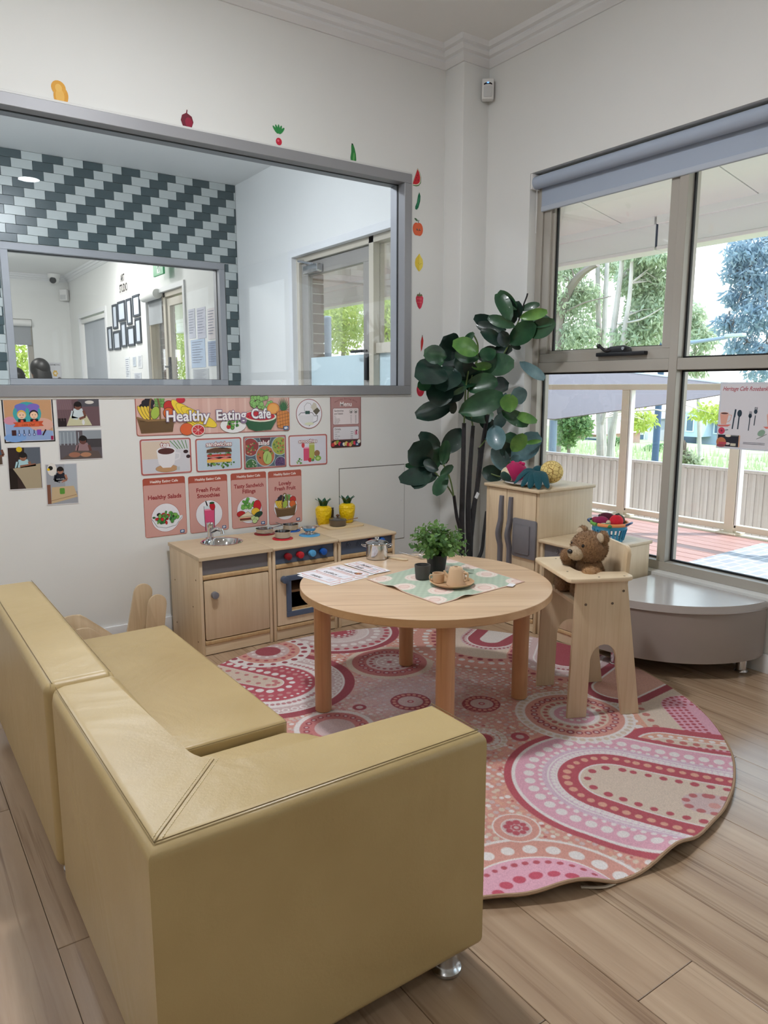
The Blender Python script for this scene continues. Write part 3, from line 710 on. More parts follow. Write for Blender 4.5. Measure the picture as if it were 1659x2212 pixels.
trunk_tree('gum_tree', 'small pale gum tree just beyond the mullion', [([A(1512, 1005, 18), A(1508, 850, 18), A(1500, 740, 18), A(1494, 660, 18)], .09, .04)],
           [blob(1500, 690, 18, 22, 34, 420), blob(1520, 730, 18, 30, 26, 480), blob(1505, 785, 18, 32, 26, 480)], 'l', LG, M_BARK, (.3, .045), twig=2, seed=6)
trunk_tree('leafy_tree', 'rounded green tree behind the shade sail post', [([A(1228, 1000, 13), A(1230, 940, 13), A(1236, 900, 13)], .07, .04)],
           [blob(1235, 905, 13, 40, 34, 1300), blob(1225, 945, 13, 22, 24, 400), blob(1260, 925, 13, 22, 22, 300)], 'l', LD, M_BARKD, (.16, .05), twig=2, up=.4, seed=7)
trunk_tree('bare_tree', 'forked bare tree trunk standing in the long grass', [([A(1297, 1005, 12), A(1296, 930, 12), A(1294, 880, 12), A(1290, 820, 12)], .13, .09), ([A(1296, 925, 12), A(1306, 890, 12), A(1312, 850, 12)], .07, .04), ([A(1315, 1005, 12), A(1320, 940, 12), A(1331, 890, 12), A(1338, 830, 12)], .1, .06)],
           [blob(1385, 905, 14, 34, 26, 380), blob(1540, 890, 14, 45, 18, 420)], 'l', LY, M_BARK, (.2, .04), twig=4, seed=8)
# greenery seen through the doors of the rooms beyond
for k, (px, py, X, rx, ry, n, m, lb) in enumerate(((735, 700, 10, 70, 60, 2600, LY, 'lime green tree beyond the glass door of the tiled room'), (830, 690, 10.5, 40, 70, 1500, LY, 'lime green tree beyond the sidelight of the tiled room'), (400, 760, 8.5, 40, 110, 2200, LY, 'sunny tree beyond the art room door'))):
    c = at(px, py, 0, X)
    trunk_tree('leafy_tree', lb, [([(c.x, c.y, -1), (c.x+.1, c.y, c.z-.2), (c.x+.2, c.y+.1, c.z+.5)], .12, .05)], [blob(px, py, X, rx, ry, n), blob(px-20, py-50, X+1, rx, ry*.5, n//3)], 'l', m, M_BARKD, (.2, .04), twig=3, seed=20+k)
c = at(30, 780, 1, 18.5)
trunk_tree('leafy_tree', 'sunny tree beyond the far window of the art room', [([(c.x, c.y, -1), (c.x, c.y, 2.2)], .1, .05)], [((c.x, c.y, 1.9), (1.2, .6, 1.0), 1600)], 'l', LY, M_BARKD, (.26, .05), twig=3, seed=31)
t = thing('utility_pole', 'grey power pole beyond the glass door of the tiled room', 'pole'); c = at(708, 720, 0, 7.4)
bm = NB(); cyl(bm, (c.x, c.y, -1), (c.x, c.y, at(708, 688, 0, 7.4).z), .07); obj('shaft', bm, mt('pole_grey', (126, 130, 138), .8, nz=(3, .1)), t)
bm = NB(); lathe(bm, [(.075, 0), (.075, .03), (.05, .045)], 16, T(c.x, c.y, at(708, 688, 0, 7.4).z)); obj('cap', bm, mt('pole_cap', (150, 154, 160), .6), t)
t = thing('utility_pole', 'dark blue power pole standing in the grass', 'pole'); c = at(1418, 930, 0, 18)
bm = NB(); cyl(bm, (c.x, c.y, -2.2), (c.x+.05, c.y, 3.2), .1, .08); obj('shaft', bm, mt('pole_blue', (74, 96, 130), .7), t)
bm = NB(); box(bm, (c.x-.05, c.y-.5, 2.7), (c.x+.05, c.y+.5, 2.8), .01, 1); obj('cross_arm', bm, mt('pole_blue', (74, 96, 130), .7), t)
# street lamp
t = thing('street_lamp', 'grey street lamp with a flat head among the gum leaves', 'street lamp'); a, b, c = at(1478, 742, 0, 11), at(1570, 729, 0, 11), at(1602, 725, 0, 11)
M_LAMP = mt('lamp_grey', (158, 172, 192), .5)
bm = NB(); tube(bm, [(a.x, a.y, -1.3), (a.x, a.y, a.z-.3), a, b], [.05, .045, .035, .028], 10); obj('pole', bm, M_LAMP, t)
bm = NB(); d = (c-b).normalized(); prism(bm, [(-.02, -.05), (.12, -.07), (.28, -.055), (.31, 0), (.28, .055), (.12, .07), (-.02, .05)], .05, T(*b) @ RZ(math.atan2(d.y, d.x)) , .012); obj('lamp_head', bm, mt('lamp_head', (206, 212, 220), .5), t)
# houses down the slope
def house(name, label, px0, px1, pyt, pyb, X, wall, roof, wins, ridge=.35):
    a, b = at(px0, pyb, 0, X), at(px1, pyt, 0, X); y0, y1 = sorted((a.y, b.y)); z0, z1 = a.z-2, b.z
    t = thing(name, label, 'house', (X, (y0+y1)/2, z0), 0, 'houses beyond the meadow'); hw = (y1-y0)/2; H = z1-z0
    bm = NB(); box(bm, (0, -hw, 0), (6, hw, H)); obj('wall', bm, wall, t)
    bm = NB(); hh = hw*ridge+.6
    vs = [bm.verts.new(p) for p in ((-.6, -hw-.5, H), (6.6, -hw-.5, H), (6.6, hw+.5, H), (-.6, hw+.5, H), (3, -hw*.4, H+hh), (3, hw*.4, H+hh))]
    for f in ((0, 1, 4), (1, 2, 5, 4), (2, 3, 5), (3, 0, 4, 5), (3, 2, 1, 0)): bm.faces.new([vs[i] for i in f])
    obj('roof', bm, roof, t)
    for (u, v, w, h) in wins:
        bm = NB(); cx = hw-u*2*hw; cz = 2+(H-2)*v; rect_frame(bm, 0, -.1, .02, cx-w/2, cx+w/2, cz-h/2, cz+h/2, .12); f = obj('window', bm, mt('house_frame', (225, 228, 232), .5), t)
        bm = NB(); box(bm, (-.04, cx-w/2+.12, cz-h/2+.12), (.01, cx+w/2-.12, cz+h/2-.12)); obj('pane', bm, mt('house_glass', (96, 116, 140), .15), f)
    return t
M_HB = mt('house_blue_grey', (168, 184, 204), .8); M_HW = mt('house_pale', (206, 204, 206), .8); M_HR = mt('house_brick', (196, 160, 150), .85); M_RT = mt('roof_grey', (168, 168, 176), .8, nz=(2, .1)); M_RR = mt('roof_rose', (196, 158, 150), .85)
bh = house('terrace_house', 'blue grey two storey house showing beside the window poster', 1474, 1562, 912, 962, 70, M_HB, M_RT, [(.12, .8, 1.6, 1.3), (.55, .78, 1.2, 1.9), (.9, .8, 1.0, 1.4), (.15, .28, 2.2, 1.4)])
bm = NB(); box(bm, (-2.2, -1.0, 3.1), (.0, 1.0, 5.6)); obj('bay', bm, mt('house_bay', (186, 202, 220), .8), bh)
bm = NB(); rect_frame(bm, 0, -2.3, -2.15, -.45, .45, 3.6, 5.2, .1); f = obj('window', bm, mt('house_frame', (225, 228, 232), .5), bh); bm = NB(); box(bm, (-2.24, -.35, 3.7), (-2.2, .35, 5.1)); obj('pane', bm, mt('house_glass', (96, 116, 140), .15), f)
house('terrace_house', 'pale house with dark upper window behind the balustrade post', 1362, 1402, 905, 962, 66, M_HW, M_RT, [(.3, .75, 1.2, 1.4), (.5, .25, 1.4, 1.2)])
house('brick_house', 'rose roofed brick house behind the green tree', 1215, 1290, 938, 965, 52, M_HR, M_RR, [(.85, .4, 1.6, 1.1)])
house('terrace_house', 'pale blue house between the bare trunks and the post', 1303, 1350, 918, 948, 72, mt('house_blue_pale', (184, 196, 214), .8), M_RT, [(.4, .6, 1.6, 1.2)])
house('terrace_house', 'long grey house below the window poster', 1590, 1690, 925, 965, 84, M_HW, M_RT, [(.3, .5, 1.8, 1.3), (.6, .5, 1.8, 1.3)])
# low hedge
bl = [blob(1312, 955, 40, 12, 9, 260), blob(1338, 955, 40, 14, 9, 260), blob(1325, 952, 40, 14, 8, 260), blob(1415, 968, 40, 26, 8, 260)]
trunk_tree('hedge', 'clipped green hedge in front of the pale blue house', [([bl[0][0], (bl[0][0][0], bl[0][0][1], bl[0][0][2]-.5)], .05, .05)], bl, 'l', LD, M_BARKD, (.3, .12), up=.4, seed=41)
bl = [blob(1478, 990, 9.5, 18, 16, 260), blob(1498, 1000, 9.5, 16, 12, 180)]
trunk_tree('garden_shrub', 'loose pale shrub above the fence by the mullion', [([(bl[0][0][0], bl[0][0][1], -.9), bl[0][0]], .02, .01)], bl, 'l', LG, M_BARKD, (.12, .03), up=.5, twig=3, seed=42)
# ---------------------------------------------------------------- brick reveals and the glazed doors of the rooms beyond
M_BRK = mt('tan_brick', (150, 128, 112), .85, nz=(30, .12), rnd=.2)
def brick_pier(name, label, y0, x0, x1, z1):
    pier = thing(name, label, 'brick pier', (0, y0, 0)); pier['kind'] = 'structure'
    bm = NB(); box(bm, (x0+.006, .006, 0), (x1-.006, .224, z1)); obj('mortar', bm, mt('mortar', (206, 198, 186), .9), pier)
    bm = NB(); box(bm, (0, 0, 0), (x1-x0, .23, .076), .004, 1); me = None; z = .005
    while z < z1-.08:
        if me is None: o = obj('brick', bm, M_BRK, pier); me = o.data
        else: o = link('brick', me, pier)
        o.location = (x0, 0, z); z += .086
brick_pier('brick_pier', 'tan brick edge outside the tiled room door', DB[1]-.03, XR+.17, XR+.29, 2.72)
brick_pier('brick_pier', 'tan brick edge outside the art room door', CD[1]-.05, XR+.17, XR+.36, 2.72)
M_FROST = mt('frosted_glass', (206, 226, 232), .5)
# tiled room door
dr = link('door_1', None); dr['kind'] = 'structure'; dr['label'] = 'glazed cream door with closer and sidelight in the tiled room'
bm = NB(); rect_frame(bm, 0, XR-.02, XR+.16, DB[0]-.04, DB[1]+.05, 0, DB[3]+.05, .06, parts='lrt'); obj('door_frame', bm, M_TRIM, dr)
bm = NB(); rect_frame(bm, 0, XR+.03, XR+.13, DB[0], DB[1], 0, DB[3]-.01, .05, parts='lrt'); box(bm, (XR+.03, 4.725, 0), (XR+.13, 4.785, DB[3])); box(bm, (XR+.05, DB[0], 1.50), (XR+.12, 4.73, 1.575)); obj('door_jamb', bm, M_CREAMD, dr)
bm = NB(); rect_frame(bm, 0, XR+.055, XR+.1, 4.79, 5.875, .01, DB[3]-.065, .11); obj('door_leaf', bm, mt('door_metal', (150, 146, 140), .4), dr)
bm = NB(); pane(bm, 0, XR+.075, 4.9, 5.765, 1.5, 2.2); obj('door_pane', bm, M_GLASS, dr)
bm = NB(); pane(bm, 0, XR+.075, 4.9, 5.765, .12, 1.5); obj('frosted_pane', bm, M_FROST, dr)
bm = NB(); pane(bm, 0, XR+.085, DB[0]+.05, 4.725, 1.575, 2.3); obj('side_pane', bm, M_GLASS, dr)
bm = NB(); pane(bm, 0, XR+.085, DB[0]+.05, 4.725, .05, 1.5); obj('side_frosted_pane', bm, M_FROST, dr)
bm = NB(); box(bm, (XR-.01, 5.5, 2.19), (XR+.05, 5.74, 2.255), .006, 2); tube(bm, [(XR+.02, 5.6, 2.26), (XR-.06, 5.72, 2.29), (XR+.02, 5.78, 2.31)], .01, 6); obj('door_closer', bm, M_STEEL, dr)
bm = NB(); box(bm, (XR+.03, 4.82, 1.3), (XR+.055, 4.86, 1.5), .005, 2); tube(bm, [(XR+.045, 4.84, 1.58-.06), (XR+.0, 4.84, 1.58-.06), (XR+.0, 4.99, 1.52)], .011, 8); obj('door_handle', bm, M_BLKPL, dr)
# art room door
dr = link('door_2', None); dr['kind'] = 'structure'; dr['label'] = 'cream framed glass door standing open in the art room'
bm = NB(); rect_frame(bm, 0, XR-.02, XR+.16, CD[0]-.05, CD[1]+.05, 0, CD[3]+.05, .06, parts='lrt'); obj('door_frame', bm, M_TRIM, dr)
bm = NB(); rect_frame(bm, 0, XR+.02, XR+.13, CD[0], CD[1], 0, CD[3]-.01, .06, parts='lrt'); box(bm, (XR+.02, 9.35, 0), (XR+.13, 9.43, CD[3])); obj('door_jamb', bm, M_CREAMD, dr)
bm = NB(); pane(bm, 0, XR+.08, 9.43, CD[1]-.06, .05, 2.34); obj('side_pane', bm, M_GLASS, dr)
bm = NB(); rect_frame(bm, 0, XR+.04, XR+.09, 8.7, 9.34, .02, 2.33, .09); obj('door_leaf', bm, M_CREAMD, dr)
bm = NB(); pane(bm, 0, XR+.06, 8.79, 9.25, .11, 2.24); obj('door_pane', bm, M_GLASS, dr)
bm = NB(); box(bm, (XR+.01, 9.27, 1.3), (XR+.04, 9.31, 1.62), .005, 2); tube(bm, [(XR+.02, 9.29, 1.5), (XR-.03, 9.29, 1.5), (XR-.03, 9.15, 1.5)], .012, 8); obj('door_handle', bm, M_BLKPL, dr)
t = thing('roller_blind', 'pale rolled blind above the art room door sidelight', 'blind', (XR-.04, 0, 0))
bm = NB(); cyl(bm, (0, 9.45, 2.4), (0, 10.0, 2.4), .06); obj('roll', bm, M_WHITEPL, t)
bm = NB(); box(bm, (.05, 9.46, 2.05), (.055, 9.99, 2.4)); obj('fabric', bm, mt('far_blind', (160, 164, 168), .8), t)
# lights in the rooms beyond
for x, y, lb in ((-.4, 5.0, 'round ceiling light in the tiled room'), (1.3, 5.0, 'round ceiling light in the tiled room near its door'), (1.0, 9.2, 'round ceiling light in the art room nearest the tiles'), (1.0, 12.2, 'round ceiling light at the far end of the art room'), (2.3, 10.6, 'round ceiling light in the art room by the framed prints')):
    ceiling_light(x, y, 3.185, lb, LAMP_W*(2.3 if y < 7 else 2.0), .12, (240, 246, 255) if y < 7 else (255, 252, 248), .5)
# ================================================================== FURNITURE
YK = 3.184; KH = .477
M_KPLY = M_PLY
M_HOLE = mt('screw_hole', (110, 84, 58), .8)
def knob(parent, x, z, mat, r=.0165, y=0, d=.024, name='knob'):
    bm = NB(); cyl(bm, (x, y, z), (x, y-d, z), r, n=24, bev=.002); return obj(name, bm, mat, parent)
def holed_top(bm, x0, y0, x1, y1, z0, z1, cx, cy, r, n=48):
    def rim(a):
        c, s = math.cos(a), math.sin(a); k = min(((x1-cx)/c if c > 1e-6 else (x0-cx)/c if c < -1e-6 else 9), ((y1-cy)/s if s > 1e-6 else (y0-cy)/s if s < -1e-6 else 9)); return (cx+c*k, cy+s*k)
    A = sorted([2*math.pi*i/n for i in range(n)]+[math.atan2(y-cy, x-cx) % (2*math.pi) for x in (x0, x1) for y in (y0, y1)])
    rows = [[bm.verts.new((cx+r*math.cos(a), cy+r*math.sin(a), z0)) for a in A], [bm.verts.new((cx+r*math.cos(a), cy+r*math.sin(a), z1)) for a in A], [bm.verts.new((*rim(a), z1)) for a in A], [bm.verts.new((*rim(a), z0)) for a in A]]
    grid_faces(bm, rows, closed_u=True, closed_v=True)
def kitchen_unit(name, label, x0, x1, hole=None):
    t = thing(name, label, 'play kitchen', (x0, YK, 0), 0, 'wooden play kitchen units along the wall'); w = x1-x0
    for a in (.002, w-.018):
        bm = NB(); box(bm, (a, 0, 0), (a+.016, .405, KH-.015), .003, 2); obj('side_panel', bm, M_PLY, t)
    bm = NB()
    if hole: holed_top(bm, -.001, -.014, w-.001, .415, KH-.016, KH, *hole)
    else: box(bm, (-.001, -.014, KH-.016), (w-.001, .415, KH), .005, 3)
    obj('worktop', bm, M_PLYX, t)
    bm = NB(); box(bm, (.02, .39, 0), (w-.02, .4, KH-.02)); obj('back_panel', bm, M_PLY, t)
    bm = NB(); box(bm, (.019, .004, .004), (w-.019, .018, .052)); obj('plinth', bm, M_PLYX, t)
    for z in (.052, .366):
        bm = NB(); box(bm, (.019, -.002, z), (w-.019, .03, z+.021), .005, 3); obj('rail', bm, M_PLYE, t)
    return t, w
t, w = kitchen_unit('sink_unit', 'wooden play sink unit with grey apron and cupboard door', 1.178, 1.547, (1.404-1.178, 3.455-YK, .096))
bm = NB(); box(bm, (.019, .01, .388), (w-.019, .022, KH-.018)); obj('apron_panel', bm, M_GREYPL, t)
bm = NB(); prism(bm, rrect(.022, .078, w-.022, .362, .006), .016, T(0, .014, 0) @ RX(math.pi/2), .002); dr = obj('door', bm, M_PLY, t); knob(dr, .068, .292, mt('grey_knob', (120, 120, 126), .45), y=-.002)
bm = NB()
for y, z in ((.05, .36), (.05, .06), (.1, .22), (.34, .3), (.34, .08)): cyl(bm, (.0022, y, z), (.0012, y, z), .004, n=10)
o = obj('screw_hole', bm, M_HOLE, t); o['kind'] = 'stuff'
sx, sy = 1.404-1.178, 3.455-YK
bm = NB(); lathe(bm, [(.104, 0), (.105, .003), (.1, .0045), (.094, .002), (.088, -.02), (.07, -.045), (.0001, -.05)], 48, T(sx, sy, KH), cap0=False); obj('basin', bm, M_CHROME, t)
fx, fy = sx-.02, sy+.1
bm = NB(); lathe(bm, [(.024, 0), (.024, .006), (.016, .012), (.014, .035), (.017, .05), (.02, .075), (.018, .088), (.0001, .092)], 24, T(fx, fy, KH)); tube(bm, [(fx, fy, KH+.035), (fx+.025, fy-.025, KH+.055), (fx+.045, fy-.045, KH+.05), (fx+.048, fy-.048, KH+.03)], [.012, .012, .011, .011], 12); obj('tap', bm, M_CHROME, t)
# stove
t, w = kitchen_unit('stove_unit', 'wooden play stove unit with blue framed oven door', 1.549, 1.919)
bm = NB(); box(bm, (.019, .01, .388), (w-.019, .022, KH-.018)); obj('control_panel', bm, M_BLUEPL, t)
M_RD, M_RED, M_LBL, M_BLU = mt('dark_red_paint', (138, 18, 30), .4), mt('red_paint', (196, 34, 46), .4), mt('light_blue_paint', (92, 172, 224), .4), mt('blue_paint', (24, 92, 182), .4)
for x, m in ((1.633, M_RD), (1.700, M_RED), (1.768, M_LBL), (1.832, M_BLU)): knob(t, x-1.549, .424, m, .017, .01, .028)
bm = NB(); P1 = rrect(.022, .078, w-.022, .362, .006)
x0, x1, z0, z1 = .098, w-.06, .142, .30
for q in ((.022, .078, w-.022, z0), (.022, z1, w-.022, .362), (.022, z0, x0, z1), (x1, z0, w-.022, z1)): box(bm, (q[0], -.002, q[1]), (q[2], .014, q[3]))
dr = obj('door', bm, M_PLY, t)
bm = NB(); rect_frame(bm, 1, -.010, -.002, .07, w-.034, .116, .327, .027, .002); obj('window_frame', bm, M_BLUEPL, dr)
knob(dr, .057, .312, M_BLUEPL, .0175, -.002, .03)
bm = NB(); box(bm, (.02, .03, .06), (w-.02, .39, .066)); box(bm, (.022, .375, .066), (w-.022, .385, .36)); obj('oven_cavity', bm, mt('oven_black', (18, 16, 16), .7), t)
bm = NB(); box(bm, (.02, .03, .228), (w-.02, .36, .24)); obj('oven_shelf', bm, mt('oven_shelf_wood', (150, 118, 84), .6), t)
bm = NB(); box(bm, (.02, .012, .142), (w-.02, .03, .150)); obj('oven_sill', bm, M_PLYE, t)
BURN = [(1.660, 3.505, M_RD, .056), (1.700, 3.362, M_RED, .052), (1.825, 3.545, M_BLU, .052), (1.868, 3.366, M_LBL, .055)]
BURN = [(1.672, 3.520, M_RD, .055), (1.692, 3.350, M_RED, .053), (1.826, 3.520, M_BLU, .053), (1.850, 3.352, M_LBL, .055)]
for x, y, m, r in BURN:
    bm = NB(); lathe(bm, [(r, 0), (r, .004), (r-.004, .006), (.0001, .006)], 36, T(x-1.549, y-YK, KH)); obj('burner', bm, m, t)
# third unit
t, w = kitchen_unit('cooker_unit', 'wooden play cooker unit with bare blue control panel', 1.924, 2.285)
bm = NB(); box(bm, (.019, .01, .388), (w-.019, .022, KH-.018)); obj('control_panel', bm, M_BLUEPL, t)
for x in (1.991, 2.056):
    bm = NB(); lathe(bm, [(.0135, 0), (.0135, .003), (.011, .003), (.010, .001), (.004, .001), (.004, .004), (.0001, .004)], 20, T(x-1.924, .01, .436) @ RX(math.pi/2)); obj('knob_seat', bm, M_BLUEPL, t)
knob(t, 2.124-1.924, .438, M_RD, .016, .01); knob(t, 2.192-1.924, .438, M_BLU, .017, .01)
bm = NB(); prism(bm, rrect(.022, .078, w-.022, .362, .006), .016, T(0, .014, 0) @ RX(math.pi/2), .002); dr = obj('door', bm, M_PLY, t); knob(dr, w-.05, .3, M_PLYE, y=-.002)
# ---- fridge
t = thing('play_fridge', 'tall wooden play fridge with grey handles by the window', 'play kitchen', (2.695, 2.915, 0), -math.pi/2)   # local x runs toward the viewer, local y to the wall
w, FH = .385, .742
bm = NB(); box(bm, (0, 0, 0), (.018, .40, FH-.016), .003, 2); obj('side_panel', bm, M_PLY, t)
bm = NB(); box(bm, (w-.018, 0, 0), (w, .40, FH-.016), .003, 2); obj('side_panel', bm, M_PLY, t)
bm = NB(); box(bm, (-.006, -.016, FH-.017), (w+.006, .415, FH), .005, 3); obj('top', bm, M_PLYX, t)
bm = NB(); box(bm, (.02, .385, 0), (w-.02, .395, FH-.02)); obj('back_panel', bm, M_PLY, t)
bm = NB(); box(bm, (.02, .004, .004), (w-.02, .02, .05)); obj('plinth', bm, M_PLYX, t)
bm = NB(); box(bm, (.02, -.002, .05), (w-.02, .03, .072), .005, 3); obj('rail', bm, M_PLYE, t)
xm = 2.915-2.757
M_HAND = mt('grey_handle', (112, 110, 116), .45)
for k, (a, b, hx) in enumerate(((.021, xm-.002, xm-.032), (xm+.002, w-.021, xm+.036))):
    bm = NB(); prism(bm, rrect(a, .076, b, FH-.02, .004), .016, T(0, .014, 0) @ RX(math.pi/2), .002); dr = obj('door', bm, M_PLY, t)
    # handle: vertical bar with a grip swelling in the middle
    pts = [(hx, -.006, .686), (hx, -.012, .62), (hx, -.014, .565), (hx-.002, -.024, .52), (hx-.003, -.028, .49), (hx-.002, -.024, .46), (hx, -.014, .42), (hx, -.013, .36), (hx, -.012, .28), (hx, -.006, .2)]
    bm = NB(); s = spline(pts, 5); prev = None; rows = []
    for i, p in enumerate(s):
        ww = .0115; rows.append([bm.verts.new((p.x+dx*ww, p.y+dy, p.z)) for dx, dy in ((-1, .012), (-1, -.006), (-.6, -.011), (.6, -.011), (1, -.006), (1, .012))])
    grid_faces(bm, rows, closed_u=True); bm.faces.new(rows[0]); bm.faces.new(rows[-1][::-1]); obj('handle', bm, M_HAND, dr)
    if k == 1:
        bm = NB(); prism(bm, rrect(2.915-2.698, .385, 2.915-2.538, .583, .008), .012, T(0, -.002, 0) @ RX(math.pi/2), .002); prism(bm, rrect(2.915-2.68, .405, 2.915-2.575, .555, .007), .018, T(0, -.002, 0) @ RX(math.pi/2), .003); obj('dispenser_panel', bm, M_GREYPL, dr)
# ---- low unit beside the fridge
t = thing('washer_unit', 'low wooden play unit with grey panel holding the basket', 'play kitchen', (2.705, 2.525, 0), -math.pi/2)
w, LH = .335, .497
for a in (0, w-.018):
    bm = NB(); box(bm, (a, 0, 0), (a+.018, .42, LH-.016), .003, 2); obj('side_panel', bm, M_PLY, t)
bm = NB(); box(bm, (-.002, -.016, LH-.017), (w+.006, .435, LH), .005, 3); obj('worktop', bm, M_PLYX, t)
bm = NB(); box(bm, (.02, .405, 0), (w-.02, .415, LH-.02)); obj('back_panel', bm, M_PLY, t)
bm = NB(); box(bm, (.02, .012, .40), (w-.02, .024, LH-.018)); obj('control_panel', bm, M_GREYPL, t)
bm = NB(); lathe(bm, [(.013, 0), (.013, .003), (.010, .003), (.004, .001), (.004, .004), (.0001, .004)], 20, T(.1, .012, .45) @ RX(math.pi/2)); obj('knob_seat', bm, M_GREYPL, t)
for z in (.05, .378):
    bm = NB(); box(bm, (.019, -.002, z), (w-.019, .03, z+.021), .005, 3); obj('rail', bm, M_PLYE, t)
bm = NB(); box(bm, (.02, .004, .004), (w-.02, .018, .052)); obj('plinth', bm, M_PLYX, t)
bm = NB(); prism(bm, rrect(.022, .074, w-.022, .374, .006), .016, T(0, .014, 0) @ RX(math.pi/2), .002); dr = obj('door', bm, M_PLY, t); knob(dr, .05, .31, mt('grey_knob', (120, 120, 126), .45), y=-.002)
# ---- round table
M_TBL = wood('oak_laminate', (226, 198, 166), (200, 166, 131), 0, .5, .3, rnd=False, dark=(176, 138, 102), contrast=1.3)
M_TEDGE = wood('oak_edge', (206, 168, 126), (184, 142, 100), 0, .8, .45, rnd=False)
M_TLEG = wood('beech_leg', (208, 160, 118), (184, 132, 92), 2, .8, .4, dark=(150, 100, 66))
TC, TZ, TRAD = Vector((1.697, 2.168, 0)), .51, .478
t = thing('round_table', 'low round oak table with four thick round legs on the rug', 'table', TC, math.radians(-33))
bm = NB(); lathe(bm, [(.0001, TZ-.030), (TRAD-.003, TZ-.030), (TRAD, TZ-.027), (TRAD, TZ-.0015)], 96, mi=1, cap0=False, cap1=False); lathe(bm, [(TRAD, TZ-.0015), (TRAD-.0015, TZ), (.0001, TZ)], 96, cap0=False, cap1=False)
obj('tabletop', bm, [M_TBL, M_TEDGE], t)
lp = [Vector((1.347, 2.352, 0)), Vector((1.895, 2.555, 0)), Vector((2.056, 2.004, 0)), Vector((1.498, 1.80, 0))]
Ri = RZ(math.radians(33)).to_3x3()
for p in lp:
    q = Ri @ (p-TC); bm = NB(); lathe(bm, [(.028, .0078), (.032, .012), (.032, TZ-.03)], 32); o = obj('leg', bm, M_TLEG, t); o.location = q
# ---- doll high chair
UX = math.atan2(-.427, .904)
t = hc = thing('doll_high_chair', 'pale plywood high chair with a tray, teddy bear seated in it', 'high chair', (2.0645, 1.7586, .0082), UX)
def side(y):
    a = math.pi; out = [(0, 0), (.076, 0), (.080, .2)]
    for i in range(11):
        q = math.pi-math.pi*i/10; out.append((.1335+.0535*math.cos(q), .228+.06*math.sin(q)))
    out += [(.188, .2), (.219, 0), (.292, 0), (.214, .53), (.014, .53)]
    bm = NB(); prism(bm, out, .016, T(0, y+.008, 0) @ RX(math.pi/2), .002, 2); return obj('side_panel', bm, M_PLY, t)
side(.008); side(.322)
bm = NB(); box(bm, (.03, .016, .428), (.225, .314, .444), .002, 2); obj('seat', bm, M_PLYX, t)
bm = NB(); prism(bm, rrect(.055, .444, .275, .645, .026), .015, T(.195, 0, 0) @ RY(math.radians(4)) @ RZ(math.pi/2) @ RX(math.pi/2), .003); obj('backrest', bm, M_PLY, t)
tr = rrect(-.022, -.018, .236, .348, .028)
outer = []
U = [(.236, .262), (.15, .255)]+[(.11+.05*math.cos(a)*-1*-1, .205+.05*math.sin(a)) for a in [math.radians(90+9*i) for i in range(11)]]+[(.11+.05*math.cos(a), .125+.05*math.sin(a)) for a in [math.radians(180+9*i) for i in range(11)]]+[(.15, .075), (.236, .068)]
O = [(.236, .068+.0), (.236, .01), (.23, -.006), (.21, -.018), (.0, -.018), (-.014, -.012), (-.022, .004), (-.022, .326), (-.014, .342), (0, .348), (.21, .348), (.228, .338), (.236, .322)]
poly = O+U[:-1]
bm = NB(); prism(bm, poly, .016, T(0, 0, .531), .003, 2); obj('tray', bm, M_PLYX, t)
bm = NB(); 
for x, z in ((.053, .444), (.158, .444), (.2, .49)): cyl(bm, (x, -.001, z), (x, .003, z), .005, n=12)
for x, y in ((.02, .1), (.1, .0), (.2, .0), (.06, .31)): cyl(bm, (x, y, .5475), (x, y, .546), .004, n=12)
o = obj('screw', bm, mt('screw_grey', (120, 108, 96), .4, .6), t); o['kind'] = 'stuff'
# ---- curved bench
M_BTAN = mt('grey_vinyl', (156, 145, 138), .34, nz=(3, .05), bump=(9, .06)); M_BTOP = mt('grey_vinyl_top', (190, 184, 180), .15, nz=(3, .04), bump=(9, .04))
t = thing('curved_bench', 'grey vinyl quarter round bench under the window', 'bench', (XR-.018, 2.108, 0))
R_ = .514
def arcpoly(r): return [(0, .06)]+[(-r, .06)]+[(r*math.cos(a), r*math.sin(a)) for a in [math.radians(180+3.75*i) for i in range(25)]]
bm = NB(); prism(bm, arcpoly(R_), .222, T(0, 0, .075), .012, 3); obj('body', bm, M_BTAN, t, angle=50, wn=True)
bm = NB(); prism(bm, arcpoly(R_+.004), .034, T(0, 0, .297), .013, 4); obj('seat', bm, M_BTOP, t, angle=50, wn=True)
bm = NB(); tube(bm, [((R_+.003)*math.cos(a), (R_+.003)*math.sin(a), .298) for a in [math.radians(180+3*i) for i in range(31)]], .004, 6); obj('piping', bm, M_BTAN, t)
for a, r in ((263, .455), (190, .45), (225, .12)):
    x, y = r*math.cos(math.radians(a)), r*math.sin(math.radians(a)); bm = NB(); lathe(bm, [(.027, 0), (.029, .004), (.027, .008), (.023, .012), (.023, .076)], 24, T(x, y, .0)); obj('leg', bm, M_CHROME, t)
